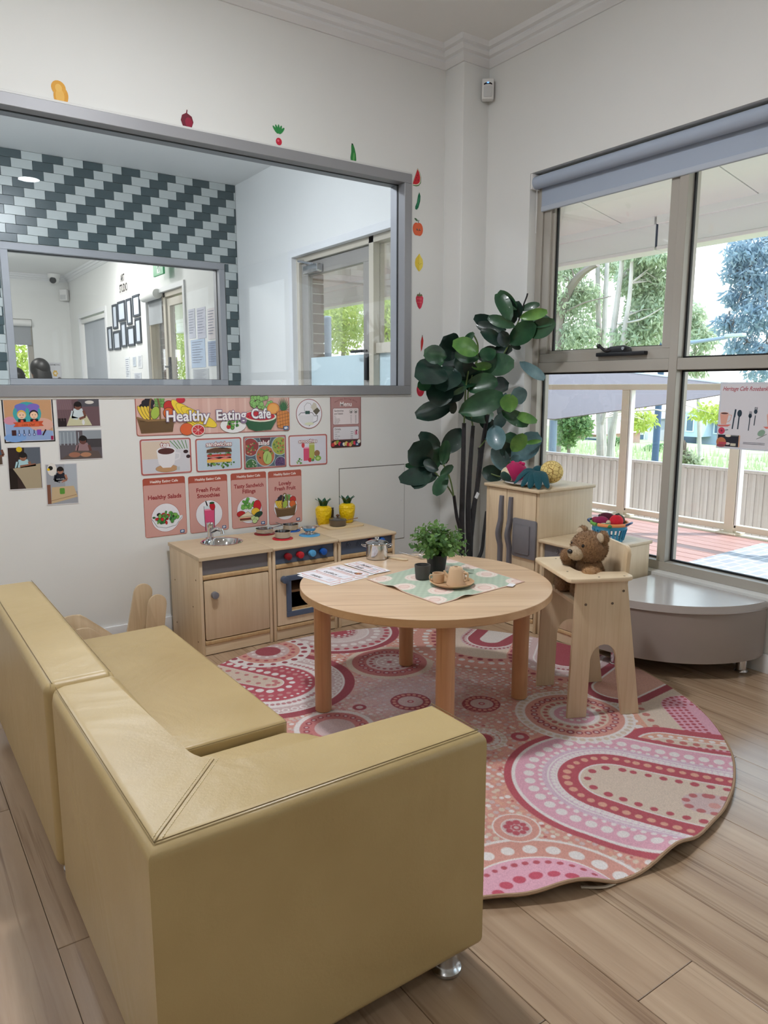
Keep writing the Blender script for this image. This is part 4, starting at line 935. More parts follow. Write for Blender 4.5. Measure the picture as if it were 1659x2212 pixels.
# ---- sofa, straight module
SX0, SX1, SZ0, SZ1 = .288, .449, .058, .547
def seam(bm, pts, r=.0009): tube(bm, pts, r, 5)
M_SEAM = mt('seam_thread', (120, 100, 62), .8); M_STITCH = mt('stitch_thread', (214, 198, 158), .7)
def sofa_leg(t, x, y):
    bm = NB(); lathe(bm, [(.030, 0), (.033, .004), (.033, .010), (.026, .016), (.0235, .022), (.0235, SZ0+.004)], 28, T(x, y, 0)); obj('leg', bm, M_CHROME if False else M_STEEL, t)
t = thing('sofa', 'tan vinyl toddler sofa section with a straight back', 'sofa')
bm = NB(); box(bm, (SX0-.006, 1.816, SZ0), (SX1, 2.905, SZ1), .027, 5); obj('backrest', bm, M_VINYL, t, angle=60, wn=True)
bm = NB(); box(bm, (SX1+.001, 1.822, SZ0), (.925, 2.90, .288), .016, 4); obj('seat', bm, M_VINYL, t, angle=60, wn=True)
bm = NB(); seam(bm, [(SX0+.012, 1.82, SZ1+.0002), (SX0+.012, 2.89, SZ1+.0002)]); seam(bm, [(SX1-.014, 1.82, SZ1+.0002), (SX1-.014, 2.89, SZ1+.0002)]); seam(bm, [(.46, 1.8225, .281), (.92, 1.8225, .281)]); o = obj('seam', bm, M_SEAM, t); o['kind'] = 'stuff'
for x, y in ((.34, 1.9), (.86, 1.9), (.34, 2.82), (.86, 2.82)): sofa_leg(t, x, y)
# ---- sofa, corner module
t = thing('corner_sofa', 'tan vinyl corner sofa section with wrap round arm nearest the viewer', 'sofa')
ax1, ay0, ay1, aty = .985, 1.047, 1.226, 1.810
rf = .10
fil = [(SX1+rf+rf*math.cos(a), ay1+rf+rf*math.sin(a)) for a in [math.radians(270-9*i) for i in range(11)]]
L_ = [(SX0, ay0), (ax1, ay0), (ax1, ay1)]+fil+[(SX1, aty-.03), (SX1-.006, aty), (SX0+.03, aty), (SX0+.008, aty-.012), (SX0, aty-.045)]
bm = NB(); prism(bm, L_, SZ1-.046, T(0, 0, .046), .026, 5); obj('wrap_back', bm, M_VINYL, t, angle=60, wn=True)
st = [(SX1+.001, 1.78), (SX1+.001, ay1+rf)]+fil[::-1][1:]+[(.93, ay1+.001), (.965, 1.30), (1.0, 1.42), (1.02, 1.55), (1.0, 1.68), (.955, 1.76), (.90, 1.806), (SX1+.001, 1.806)]
bm = NB(); prism(bm, st[1:], .265-SZ0, T(0, 0, SZ0), .014, 3); obj('seat', bm, M_VINYL, t, angle=60, wn=True)
bm = NB()
seam(bm, [(SX0+.014, aty-.02, SZ1+.0003), (SX0+.014, ay0+.014, SZ1+.0003)]); seam(bm, [(SX0+.014, ay0+.014, SZ1+.0003), (ax1-.012, ay0+.014, SZ1+.0003)], .0011)
seam(bm, [(ax1-.012, ay0+.014, SZ1+.0003), (ax1-.012, ay1-.01, SZ1+.0003)]); seam(bm, [(ax1+.0004, ay0+.014, SZ1-.02), (ax1+.0004, ay0+.014, SZ0+.02)], .0018)
seam(bm, [(SX0+.012, ay0-.0004+.004, SZ1-.016), (SX0+.01, ay0+.002, SZ1-.06), (SX0+.01, ay0+.002, SZ0+.02)], .001)
d = Vector((SX1+.029-SX0-.014, ay1+.029-ay0-.014)).normalized()
seam(bm, [(SX0+.014, ay0+.014, SZ1+.0003), (SX1+.029, ay1+.029, SZ1+.0001)], .0012)
o = obj('seam', bm, M_SEAM, t); o['kind'] = 'stuff'
bm = NB()
for s_ in (-.0075, .0075):
    for i in range(40):
        a = Vector((SX0+.02, ay0+.02))+d*(i*.0066); b = a+d*.0042
        q = Vector((-d.y, d.x))*s_; seam(bm, [(a.x+q.x, a.y+q.y, SZ1+.0004), (b.x+q.x, b.y+q.y, SZ1+.0004)], .0009)
o = obj('stitching', bm, M_STITCH, t); o['kind'] = 'stuff'
bm = NB(); box(bm, (ax1-.004, ay0+.006, .118), (ax1+.0015, ay0+.030, .190), .003, 2, M=None); obj('care_tag', bm, M_PAPER, t)
for x, y in ((.916, 1.084), (.36, 1.13), (.36, 1.74), (.86, 1.70)): sofa_leg(t, x, y)
# ---- little wooden doll bed behind the sofa
t = thing('doll_bed', 'plywood doll bed with round ended posts behind the sofa', 'doll bed')
def board(name, p0, p1, w, y, th=.014):
    a, b = Vector(p0), Vector(p1); L = (b-a).length; d = (b-a).normalized()
    poly = [(-w/2, 0), (w/2, 0)]+[(w/2*math.cos(q), L-w/2+w/2*math.sin(q)) for q in [math.pi*i/12 for i in range(13)]]
    ang = math.atan2(d.x, d.z); bm = NB(); prism(bm, poly, th, T(a.x, y, a.z) @ RY(ang) @ RX(math.pi/2), .002); return obj(name, bm, M_PLY, t)
s = 5.184; cc = lambda x, y, yy: at(100+x/s, 1230+y/s, 1, yy)
top = cc(1095, 155, 3.5); bot = cc(1010, 640, 3.5); d = (top-bot).normalized(); k = (bot.z-.03)/d.z; board('post', bot-d*k, top, .088, 3.5)
top = cc(1245, 275, 3.42); bot = cc(1215, 640, 3.42); d = (top-bot).normalized(); k = (bot.z-.03)/d.z; board('post', bot-d*k, top, .088, 3.42)
a = [cc(x, y, 3.5) for x, y in ((130, 560), (240, 520), (290, 508), (375, 502), (440, 535), (690, 690))]
poly = [(p.x, p.z) for p in a]; poly = [(poly[0][0], .03)]+poly+[(poly[-1][0]+.05, poly[-1][1]-.05), (poly[-1][0]+.06, .03)]
bm = NB(); prism(bm, poly[::-1], .014, T(0, 3.5, 0) @ RX(math.pi/2), .002); obj('end_panel', bm, M_PLY, t)
a = [cc(x, y, 3.42) for x, y in ((330, 670), (400, 652), (470, 650), (520, 668), (600, 720))]
poly = [(p.x, p.z) for p in a]; poly = [(poly[0][0], .03)]+poly+[(poly[-1][0]+.03, .03)]
bm = NB(); prism(bm, poly[::-1], .014, T(0, 3.42, 0) @ RX(math.pi/2), .002); obj('end_panel', bm, M_PLY, t)
bm = NB(); box(bm, (.55, 3.40, .03), (1.02, 3.5, .06), .003, 1); obj('base', bm, M_PLYX, t)
bm = NB()
for x in (.58, .99): box(bm, (x-.03, 3.41, 0), (x+.03, 3.49, .03), .003, 1)
obj('foot', bm, M_PLYX, t)
# ================================================================== RUG
RC, RR = Vector((1.665, 2.088, 0)), 1.062
def rug_h(dx, dy):
    r = np.hypot(dx, dy)/RR; a = np.degrees(np.arctan2(dy, dx))
    k = np.clip((r-.78)/.22, 0, 1)**2
    lift = np.zeros_like(r)
    for ac, aw, h in ((-109, 6, .026), (-101, 3, -.006), (-90, 5, .026), (-120, 5, .014), (-79, 5, .012), (-69, 5, .008), (-55, 6, .006), (-10, 5, .004)):
        lift += h*np.exp(-((a-ac)/aw)**2)
    return np.maximum(lift, 0)*k*1.5
NR = 720
lin = (np.arange(NR)+.5)/NR*2*RR-RR
PX, PY = np.meshgrid(lin, lin, indexing='ij')
IMG = np.empty((NR, NR, 3), np.float32)
rs = np.random.RandomState(11)
def C3(*c): return np.array(srgb(c), np.float32)
K_RED, K_DRED, K_PINK, K_SAL, K_BEI, K_WHI, K_GRP, K_LIL, K_ORG = C3(186, 52, 78), C3(160, 38, 66), C3(226, 160, 184), C3(216, 146, 130), C3(216, 196, 176), C3(230, 224, 222), C3(206, 178, 178), C3(216, 182, 204), C3(222, 158, 132)
IMG[:] = K_SAL
def wp(px, py):
    p = at(px, py, 2, .006)-RC; return np.array((p.x, p.y))
c5 = lambda x, y: wp(450+x/2.633, 1330+y/2.633)
c6 = lambda x, y: wp(1000+x/2.517, 1330+y/2.517)
def sub(c, r):
    i0, i1 = [int(np.clip((v+RR)/(2*RR)*NR, 0, NR)) for v in (c[0]-r, c[0]+r+.004)]
    j0, j1 = [int(np.clip((v+RR)/(2*RR)*NR, 0, NR)) for v in (c[1]-r, c[1]+r+.004)]
    return slice(i0, i1), slice(j0, j1)
def disk(c, r, col, r0=0):
    s = sub(c, r)
    if s[0].stop <= s[0].start or s[1].stop <= s[1].start: return
    d = np.hypot(PX[s]-c[0], PY[s]-c[1]); a = np.clip((r-d)/.003+.5, 0, 1)*np.clip((d-r0)/.003+.5, 0, 1) if r0 else np.clip((r-d)/.003+.5, 0, 1)
    IMG[s] += (col-IMG[s])*a[..., None]
def ring(c, r0, r1, col): disk(c, r1, col, r0)
def dots_circle(c, R, n, rd, col, ph=0, inner=None):
    for i in range(n):
        t = 2*math.pi*i/n+ph; p = (c[0]+R*math.cos(t), c[1]+R*math.sin(t)); disk(p, rd*rs.uniform(.85, 1.1), col)
        if inner is not None: disk(p, rd*.5, inner)
def capsule(P, Q, taper=0):
    P, Q = np.array(P), np.array(Q); d = Q-P; L = np.hypot(*d); d = d/L
    u = (PX-P[0])*d[0]+(PY-P[1])*d[1]; v = -(PX-P[0])*d[1]+(PY-P[1])*d[0]
    return np.where(u < 0, np.hypot(u, v), np.abs(v)-taper*np.maximum(u, 0)), P, d
def band(D, a, b, col):
    m = np.clip((b-D)/.003+.5, 0, 1)*np.clip((D-a)/.003+.5, 0, 1); IMG[:] += (col-IMG)*m[..., None]
def cap_pts(P, d, R, step, L, taper=0):
    n = np.array((-d[1], d[0])); out = []
    u = L
    while u > 0: out.append(P+d*u+n*(R+taper*u)); u -= step
    m = max(3, int(math.pi*R/step))
    for i in range(m+1):
        t = math.pi/2+math.pi*i/m; out.append(P+d*R*math.cos(t)+n*R*math.sin(t))
    u = step
    while u < L: out.append(P+d*u-n*(R+taper*u)); u += step
    return out
def cap_dots(P, d, R, step, rd, col, L=.9, taper=0, inner=None):
    for p in cap_pts(P, d, R, step, L, taper):
        disk(p, rd*rs.uniform(.85, 1.12), col)
        if inner is not None: disk(p, rd*.5, inner)
# background dot field
for gx in np.arange(-RR, RR, .0225):
    for gy in np.arange(-RR, RR, .0225):
        p = (gx+rs.uniform(-.006, .006), gy+rs.uniform(-.006, .006)); disk(p, rs.uniform(.0065, .0095), [K_BEI, K_GRP, K_BEI, K_WHI, K_ORG][rs.randint(5)])
for _ in range(700): disk(rs.uniform(-RR, RR, 2), rs.uniform(.004, .008), C3(196, 84, 84))
# soft grey-lilac wash across the middle
g_ = np.exp(-(((PX-c5(1150, 460)[0])/.34)**2+((PY-c5(1150, 460)[1])/.3)**2)*1.2)[..., None]; IMG[:] += (C3(206, 188, 194)-IMG)*g_*.75
# third fan at the far right edge
P, Q = c6(1240, 500), c6(1420, 660); q = np.hypot(*(P-c6(950, 450))); D, P, d = capsule(P, Q, .06)
band(D, -9, q+.10, K_ORG); band(D, -9, q+.03, K_BEI); cap_dots(P, d, q, .05, .014, C3(196, 104, 96), .6, .06); band(D, -9, q*.55, K_PINK)
for k, f in enumerate((.5, .38, .26, .14)): cap_dots(P, d, q*f, .024, .008, K_RED, .5, .06)
cap_dots(P, d, q+.065, .05, .015, K_WHI, .6, .06)
# second horseshoe at the right
P, Q = c6(1120, 715), c6(1430, 775); D, P, d = capsule(P, Q, .12); q = np.hypot(*(P-c6(950, 690)))
band(D, -9, q+.05, K_RED); band(D, -9, q+.008, K_WHI); band(D, -9, q, K_ORG); cap_dots(P, d, q-.02, .035, .010, K_WHI, .8, .12)
band(D, -9, q*.62+.006, K_WHI); band(D, -9, q*.62, K_BEI); cap_dots(P, d, q*.62-.02, .042, .0125, C3(200, 96, 92), .8, .12)
D3, P3, d3 = capsule(P+d*.07, P+d*.5, .08); band(D3, -9, .034, K_PINK); cap_dots(P3, d, .028, .022, .007, K_RED, .6, .08)
# big horseshoe nearest the viewer
P, Q = c6(830, 905), c6(1420, 1065)
D, P, d = capsule(P, Q, .10); w0 = np.hypot(*(P-c6(645, 905))); 
sc_ = lambda cx: np.hypot(*(P-c6(cx, 900)))
r_b, r_red, r_lad, r_pink, r_out, r_far = w0, sc_(520), sc_(470), sc_(290), sc_(270), sc_(228)
tp = .10
band(D, -9, r_far, K_RED); band(D, -9, r_out, K_WHI); band(D, -9, r_pink, K_PINK)
for p in cap_pts(P, d, (r_pink+r_out)/2-.05, .046, 1.0, tp): disk(p, .017, K_WHI)
band(D, r_red, r_lad+.02, K_LIL)
cap_dots(P, d, r_lad+.026, .028, .008, K_WHI, 1.0, tp)
n_ = np.array((-d[1], d[0]))
for k, p in enumerate(cap_pts(P, d, (r_red+r_lad)/2, .018, 1.0, tp)): disk(p, .0085, K_WHI)
band(D, r_red, r_red+.006, K_WHI); band(D, r_lad-.002, r_lad+.004, K_WHI)
band(D, -9, r_red, K_RED); cap_dots(P, d, r_red-.028, .036, .012, K_ORG, 1.0, tp)
band(D, -9, r_b+.006, K_WHI); band(D, -9, r_b, K_BEI); cap_dots(P, d, r_b-.022, .046, .013, K_RED, 1.0, tp)
P2 = P+d*.26; D2, P2, d2 = capsule(P2, P2+d*.3, .08); band(D2, -9, .062, K_GRP); cap_dots(P2, d, .05, .038, .0125, C3(190, 90, 96), 1, .08); 
for u in (.03, .12, .21, .30, .39): disk(P2+d*u, .017, C3(214, 148, 140))
# concentric circle with the high chair feet
c = c6(605, 540); r = np.hypot(*(c-c6(290, 545)))
disk(c, r, K_WHI); dots_circle(c, r*.92, 44, .011, K_BEI); disk(c, r*.83, K_SAL); dots_circle(c, r*.68, 30, .0145, K_DRED, inner=K_GRP); disk(c, r*.57, K_BEI); dots_circle(c, r*.49, 24, .0105, C3(196, 96, 96)); ring(c, r*.34, r*.42, K_WHI); disk(c, r*.34, K_PINK); dots_circle(c, r*.22, 12, .009, K_WHI); disk(c, r*.1, K_WHI)
# bottom pink arc
c = c6(480, 1640); r0 = np.hypot(*(c-c6(560, 1350))); r1 = np.hypot(*(c-c6(540, 1243)))
disk(c, r1+.010, K_WHI); disk(c, r1, K_SAL); dots_circle(c, (r0+r1)/2, 26, .0205, K_WHI); disk(c, r0+.006, K_WHI); disk(c, r0, K_PINK); dots_circle(c, r0-.022, 40, .009, K_RED); dots_circle(c, r0-.085, 18, .0165, C3(200, 40, 84))
# small roundels
for (x, y, f), k in (((95, 485, 195), 0), ((310, 660, 50), 1), ((290, 1155, 140), 2), ((110, 670, 210), 3)):
    c = c6(x, y); r = np.hypot(*(c-c6(x+(f if k == 1 else (100 if k == 0 else 120 if k == 2 else 95)), y)))
    if k == 0: disk(c, r, K_DRED); disk(c, r*.62, K_GRP); dots_circle(c, r*.82, 20, .008, K_SAL); disk(c, .012, K_RED); disk(c, .006, K_GRP)
    if k == 1: disk(c, r, K_RED); disk(c, r*.45, K_GRP)
    if k == 2: disk(c, r*1.1, K_WHI); disk(c, r*1.03, K_SAL); disk(c, r*.7, K_WHI); disk(c, r*.66, K_GRP); dots_circle(c, r*.42, 8, .011, K_RED); disk(c, .014, K_RED); disk(c, .007, K_GRP)
    if k == 3: disk(c, r*1.35, K_WHI); dots_circle(c, r*1.2, 20, .009, K_BEI); disk(c, r, K_SAL); dots_circle(c, r*.8, 16, .010, K_WHI); disk(c, r*.55, K_RED)
for (x, y, e, k) in ((860, 523, 40, 1), (1150, 490, 115, 0), (1555, 502, 105, 0)):
    c = c5(x, y); r = np.hypot(*(c-c5(x+e, y)))
    disk(c, r, K_DRED); disk(c, r*(.62 if k == 0 else .5), K_GRP)
    if k == 0: dots_circle(c, r*.82, 18, .008, K_SAL); disk(c, .013, K_RED); disk(c, .007, K_GRP)
# big red horseshoe at the left
P, Q = c5(360, 385), c5(40, 320); q = lambda x: np.hypot(*(P-c5(x, 400))); D, P, d = capsule(P, Q, .05)
band(D, -9, q(830), K_DRED); band(D, -9, q(772), K_WHI); band(D, -9, q(760), K_GRP)
for p in cap_pts(P, d, q(735), .036, .8, .05): disk(p, .016, K_WHI); disk(p, .009, K_GRP)
band(D, q(610), q(690), K_WHI); cap_dots(P, d, q(650), .022, .010, C3(190, 120, 126), .8, .05)
band(D, -9, q(605), K_RED); cap_dots(P, d, q(575), .03, .007, K_WHI, .8, .05); cap_dots(P, d, q(530), .036, .011, C3(200, 130, 130), .8, .05); cap_dots(P, d, q(465), .042, .0155, K_WHI, .8, .05)
band(D, -9, q(415), K_WHI); band(D, -9, q(408), K_BEI); cap_dots(P, d, q(400)*.55, .05, .012, C3(200, 110, 110), .8, .03)
# roundel under the table
c = c5(1030, 265); r = np.hypot(*(c-c5(1243, 265)))
disk(c, r*1.16, K_BEI); disk(c, r, C3(190, 100, 100)); dots_circle(c, r*.76, 22, .0145, K_DRED, inner=K_GRP); disk(c, r*.62, K_GRP); dots_circle(c, r*.5, 18, .010, C3(170, 70, 80)); ring(c, r*.33, r*.36, K_WHI); dots_circle(c, r*.2, 8, .008, K_WHI); disk(c, .012, K_RED)
# arch by the stove
P, Q = c5(740, 95), c5(560, 60); q = lambda x: np.hypot(*(P-c5(x, 95))); D, P, d = capsule(P, Q, .15)
band(D, -9, q(1085), K_DRED); band(D, -9, q(1045), K_WHI); band(D, -9, q(1035), K_GRP); cap_dots(P, d, q(1015), .045, .014, K_RED, .6, .15); cap_dots(P, d, q(960), .045, .018, K_WHI, .6, .15); band(D, -9, q(915), K_WHI); band(D, -9, q(905), C3(222, 206, 204)); band(D, -9, q(850), K_GRP); cap_dots(P, d, q(828), .03, .009, K_DRED, .6, .15); band(D, -9, q(815), K_RED); cap_dots(P, d, q(800), .03, .008, K_WHI, .6, .15)
c = c5(340, 205); 
for rr_, col in ((.27, K_WHI), (.2, K_SAL), (.135, K_GRP), (.08, K_DRED)): disk(c, rr_*.75, col)
dots_circle(c, .172, 20, .015, K_DRED); dots_circle(c, .12, 18, .010, K_RED); dots_circle(c, .075, 12, .009, K_WHI)
# arch with pale core behind the table
P, Q = c6(150, 130), c6(250, 60); q = lambda y: np.hypot(*(P-c6(100, y))); D, P, d = capsule(P, Q, .1)
band(D, -9, .42, K_SAL); cap_dots(P, d, .395, .04, .011, K_WHI, .6, .1); band(D, -9, .345, K_SAL); cap_dots(P, d, .325, .046, .016, K_WHI, .6, .1); cap_dots(P, d, .285, .046, .013, K_DRED, .6, .1); band(D, -9, .265, K_BEI)
band(D, -9, .150, K_GRP); cap_dots(P, d, .135, .022, .007, K_DRED, .5, .1); band(D, -9, .118, K_WHI); band(D, -9, .112, K_DRED); band(D, -9, .052, C3(216, 210, 204))
# arch behind the chair
P, Q = c6(560, 240), c6(620, 130); D, P, d = capsule(P, Q, .1)
band(D, -9, .27, K_SAL); cap_dots(P, d, .25, .04, .013, K_DRED, .5, .1); band(D, -9, .215, K_GRP); cap_dots(P, d, .19, .04, .010, K_WHI, .5, .1); band(D, -9, .15, K_WHI); band(D, -9, .142, K_GRP); cap_dots(P, d, .125, .02, .007, K_DRED, .5, .1); band(D, -9, .09, K_WHI); band(D, -9, .084, K_DRED)
P, Q = c6(840, 400), c6(960, 330); D, P, d = capsule(P, Q, .1); band(D, .105, .145, K_DRED); band(D, .095, .105, K_WHI); band(D, -9, .095, C3(216, 160, 140))
c = c5(720, 640); disk(c, .15, K_WHI); disk(c, .13, C3(200, 110, 110)); dots_circle(c, .105, 20, .012, K_DRED, inner=K_GRP); disk(c, .075, K_GRP)
# wool: slight random wear of the print
IMG[:] = IMG*.72+(IMG.mean(-1, keepdims=True)*.5+np.array(srgb(190, 168, 160), np.float32)*.5)*.28
IMG *= (1+rs.normal(0, .055, (NR, NR, 1))).astype(np.float32); IMG = np.clip(IMG, 0, 1)
ins = np.hypot(PX, PY) < RR-.006
idx = -np.ones((NR, NR), np.int64); 
cellok = ins[:-1, :-1] & ins[1:, :-1] & ins[:-1, 1:] & ins[1:, 1:]
use = np.zeros_like(ins); use[:-1, :-1] |= cellok; use[1:, :-1] |= cellok; use[:-1, 1:] |= cellok; use[1:, 1:] |= cellok
idx[use] = np.arange(use.sum())
vx, vy = PX[use], PY[use]; vz = .0075+rug_h(vx, vy)+rs.normal(0, .0003, vx.shape)
V = np.stack([vx, vy, vz], 1).astype(np.float32)
ci, cj = np.where(cellok); Fq = np.stack([idx[ci, cj], idx[ci+1, cj], idx[ci+1, cj+1], idx[ci, cj+1]], 1).astype(np.int32)
me = bpy.data.meshes.new('pile'); me.vertices.add(len(V)); me.vertices.foreach_set('co', V.ravel()); nq = len(Fq)
me.loops.add(nq*4); me.loops.foreach_set('vertex_index', Fq.ravel()); me.polygons.add(nq); me.polygons.foreach_set('loop_start', np.arange(0, nq*4, 4, dtype=np.int32)); me.polygons.foreach_set('use_smooth', np.ones(nq, bool)); me.update(calc_edges=True)
at_ = me.color_attributes.new('Col', 'FLOAT_COLOR', 'POINT'); cc_ = np.ones((len(V), 4), np.float32); cc_[:, :3] = IMG[use]; at_.data.foreach_set('color', cc_.ravel())
g = N('rug_wool'); a_ = g.n('VertexColor'); a_.layer_name = 'Col'; g.l(a_.outputs[0], g.b.inputs['Base Color']); g.set(Roughness=.95); g.b.inputs['Specular IOR Level'].default_value = .1; g.bump(g.noise(g.coord(), 420, 3), .5, .004)
me.materials.append(g.m)
rug = thing('round_rug', 'round pink and red dot patterned rug under the table', 'rug', RC)
o = link('pile', me, rug)
bm = NB(); n = 240; pts = []
for i in range(n):
    t_ = 2*math.pi*i/n; x, y = (RR-.004)*math.cos(t_), (RR-.004)*math.sin(t_); pts.append((x, y, .0045+float(rug_h(np.array([x]), np.array([y]))[0])+random.uniform(0, .0006)))
tube(bm, pts, .0048, 6, closed=True); obj('binding', bm, mt('jute_binding', (170, 140, 112), .9, bump=(300, .5)), rug)
bm = NB(); rows = []
for rr_ in (.75, .85, .93, 1.0):
    rows.append([]);
    for i in range(n):
        t_ = 2*math.pi*i/n; r_ = (RR-.006)*rr_; x, y = r_*math.cos(t_), r_*math.sin(t_); rows[-1].append(bm.verts.new((x, y, .001+float(rug_h(np.array([x]), np.array([y]))[0]))))
grid_faces(bm, rows, closed_u=True); obj('backing', bm, mt('rug_backing', (150, 128, 110), .95), rug)
# loose strip of binding hanging at the front
a_, b_ = at(1255, 1916, 2, .004)-RC, at(1328, 1908, 2, .004)-RC
bm = NB(); tube(bm, spline([a_, (a_+b_)/2+Vector((.004, -.012, 0)), b_], 8), .005, 5, flat=.4); obj('loose_binding', bm, mt('loose_tape', (214, 198, 178), .9), rug)
# ================================================================== FIDDLE LEAF FIG
fig = thing('fiddle_leaf_fig', 'tall artificial fiddle leaf fig in the corner beside the fridge', 'plant', (2.78, 3.2, 0))
FB = Vector((2.78, 3.2, 0)); FY = 3.2
fyy = lambda x, y: FY-max(0, x-650)/540*.36*(1 if y < 1560 else 0)
cf = lambda x, y, yy=None: at(860+x/3.5686, 600+y/3.5686, 1, fyy(x, y) if yy is None else yy)
M_STEM = mt('black_brown_stem', (44, 42, 44), .75, nz=(30, .25), bump=(60, .5)); M_TWIG = mt('green_twig', (98, 118, 66), .6)
def leafm(name, c, c2):
    g = N(name); v = g.coord(); f = g.noise(v, 14, 4); g.col(g.ramp(f, [(.35, srgb(c)), (.7, srgb(c2))])); g.set(Roughness=.32); g.b.inputs['Coat Weight'].default_value = .25; g.bump(g.noise(v, 60, 2), .15, .002); return g.m
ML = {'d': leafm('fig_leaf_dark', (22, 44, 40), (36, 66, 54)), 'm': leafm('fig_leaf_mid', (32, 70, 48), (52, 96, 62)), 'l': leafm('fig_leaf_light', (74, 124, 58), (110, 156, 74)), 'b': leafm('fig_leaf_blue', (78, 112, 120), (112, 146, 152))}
bm = NB(); lathe(bm, [(.085, 0), (.1, .02), (.13, .22), (.138, .24), (.13, .24), (.122, .22)], 32); obj('pot', bm, mt('black_pot', (28, 28, 30), .6), fig)
bm = NB(); lathe(bm, [(.0001, .215), (.123, .215)], 24); obj('soil', bm, mt('soil', (50, 40, 32), .95), fig)
for pts, r0, r1 in (([(500, 2700), (492, 2100), (490, 1900), (500, 1500), (508, 1120)], .022, .012), ([(560, 2700), (548, 2100), (540, 1800), (552, 1500), (578, 1140)], .022, .011), ([(600, 2650), (560, 2000), (570, 1850), (612, 1600), (650, 1300), (690, 1055)], .016, .012), ([(510, 2500), (480, 1960), (452, 1840), (430, 1680)], .012, .009), ([(640, 2600), (640, 2120), (662, 1960), (680, 1800)], .012, .008), ([(600, 1700), (622, 1450), (626, 1310)], .011, .010)):
    P_ = [cf(x, y)-FB for x, y in pts]; P_[0].z = .2; k = .5; P_[0].x *= k
    bm = NB(); s_ = spline(P_, 6); tube(bm, s_, [r0+(r1-r0)*i/(len(s_)-1) for i in range(len(s_))], 10); obj('stem', bm, M_STEM, fig)
for pts in ([(508, 1130), (515, 1000), (520, 860), (545, 700)], [(578, 1150), (548, 1000), (540, 880), (600, 650)], [(690, 1060), (740, 740), (830, 560), (880, 450), (930, 330)], [(626, 1310), (690, 1230), (750, 1160), (810, 1080)], [(430, 1690), (400, 1550), (350, 1440)], [(430, 1690), (360, 1580), (240, 1460)], [(690, 1500), (800, 1530), (850, 1430), (900, 1330)], [(575, 430), (615, 520), (605, 660)], [(930, 330), (965, 215), (990, 150), (998, 120)]):
    bm = NB(); tube(bm, spline([cf(x, y)-FB for x, y in pts], 6), .0045, 6); obj('twig', bm, M_TWIG if pts[-1] != (998, 120) else M_STEM, fig)
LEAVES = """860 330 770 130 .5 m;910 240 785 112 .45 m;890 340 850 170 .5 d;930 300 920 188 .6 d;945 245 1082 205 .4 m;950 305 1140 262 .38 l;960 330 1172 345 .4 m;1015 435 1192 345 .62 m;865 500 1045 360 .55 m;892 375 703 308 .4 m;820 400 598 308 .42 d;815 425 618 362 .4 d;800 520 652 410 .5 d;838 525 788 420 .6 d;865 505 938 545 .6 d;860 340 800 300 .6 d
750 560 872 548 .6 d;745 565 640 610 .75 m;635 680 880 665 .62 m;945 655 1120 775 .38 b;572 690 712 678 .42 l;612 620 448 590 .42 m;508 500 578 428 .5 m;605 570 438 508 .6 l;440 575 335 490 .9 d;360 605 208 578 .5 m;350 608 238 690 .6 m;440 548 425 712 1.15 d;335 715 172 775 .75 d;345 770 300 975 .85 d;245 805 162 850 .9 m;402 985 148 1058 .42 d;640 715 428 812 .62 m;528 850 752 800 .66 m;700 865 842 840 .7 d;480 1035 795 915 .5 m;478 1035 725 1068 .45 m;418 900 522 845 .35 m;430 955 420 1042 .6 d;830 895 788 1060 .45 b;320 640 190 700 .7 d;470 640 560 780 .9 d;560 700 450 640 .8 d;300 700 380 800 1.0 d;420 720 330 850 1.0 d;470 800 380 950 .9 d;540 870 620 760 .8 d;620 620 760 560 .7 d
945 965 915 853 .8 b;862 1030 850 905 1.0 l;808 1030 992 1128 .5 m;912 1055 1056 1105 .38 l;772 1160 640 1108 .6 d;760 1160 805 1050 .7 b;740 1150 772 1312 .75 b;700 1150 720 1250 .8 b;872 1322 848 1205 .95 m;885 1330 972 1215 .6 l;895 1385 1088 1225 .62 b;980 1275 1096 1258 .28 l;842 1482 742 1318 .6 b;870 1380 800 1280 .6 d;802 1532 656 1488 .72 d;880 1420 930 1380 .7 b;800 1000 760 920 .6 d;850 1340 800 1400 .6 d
348 1342 492 1185 .68 d;312 1300 176 1208 .55 d;242 1402 102 1305 .8 d;290 1470 262 1265 .5 m;345 1432 372 1262 .45 m;226 1465 68 1448 .3 m;290 1520 32 1552 .42 d;372 1518 286 1668 .52 m;330 1522 418 1452 .5 m;250 1500 120 1610 .5 d;300 1480 200 1420 .5 d;360 1420 300 1320 .6 d"""
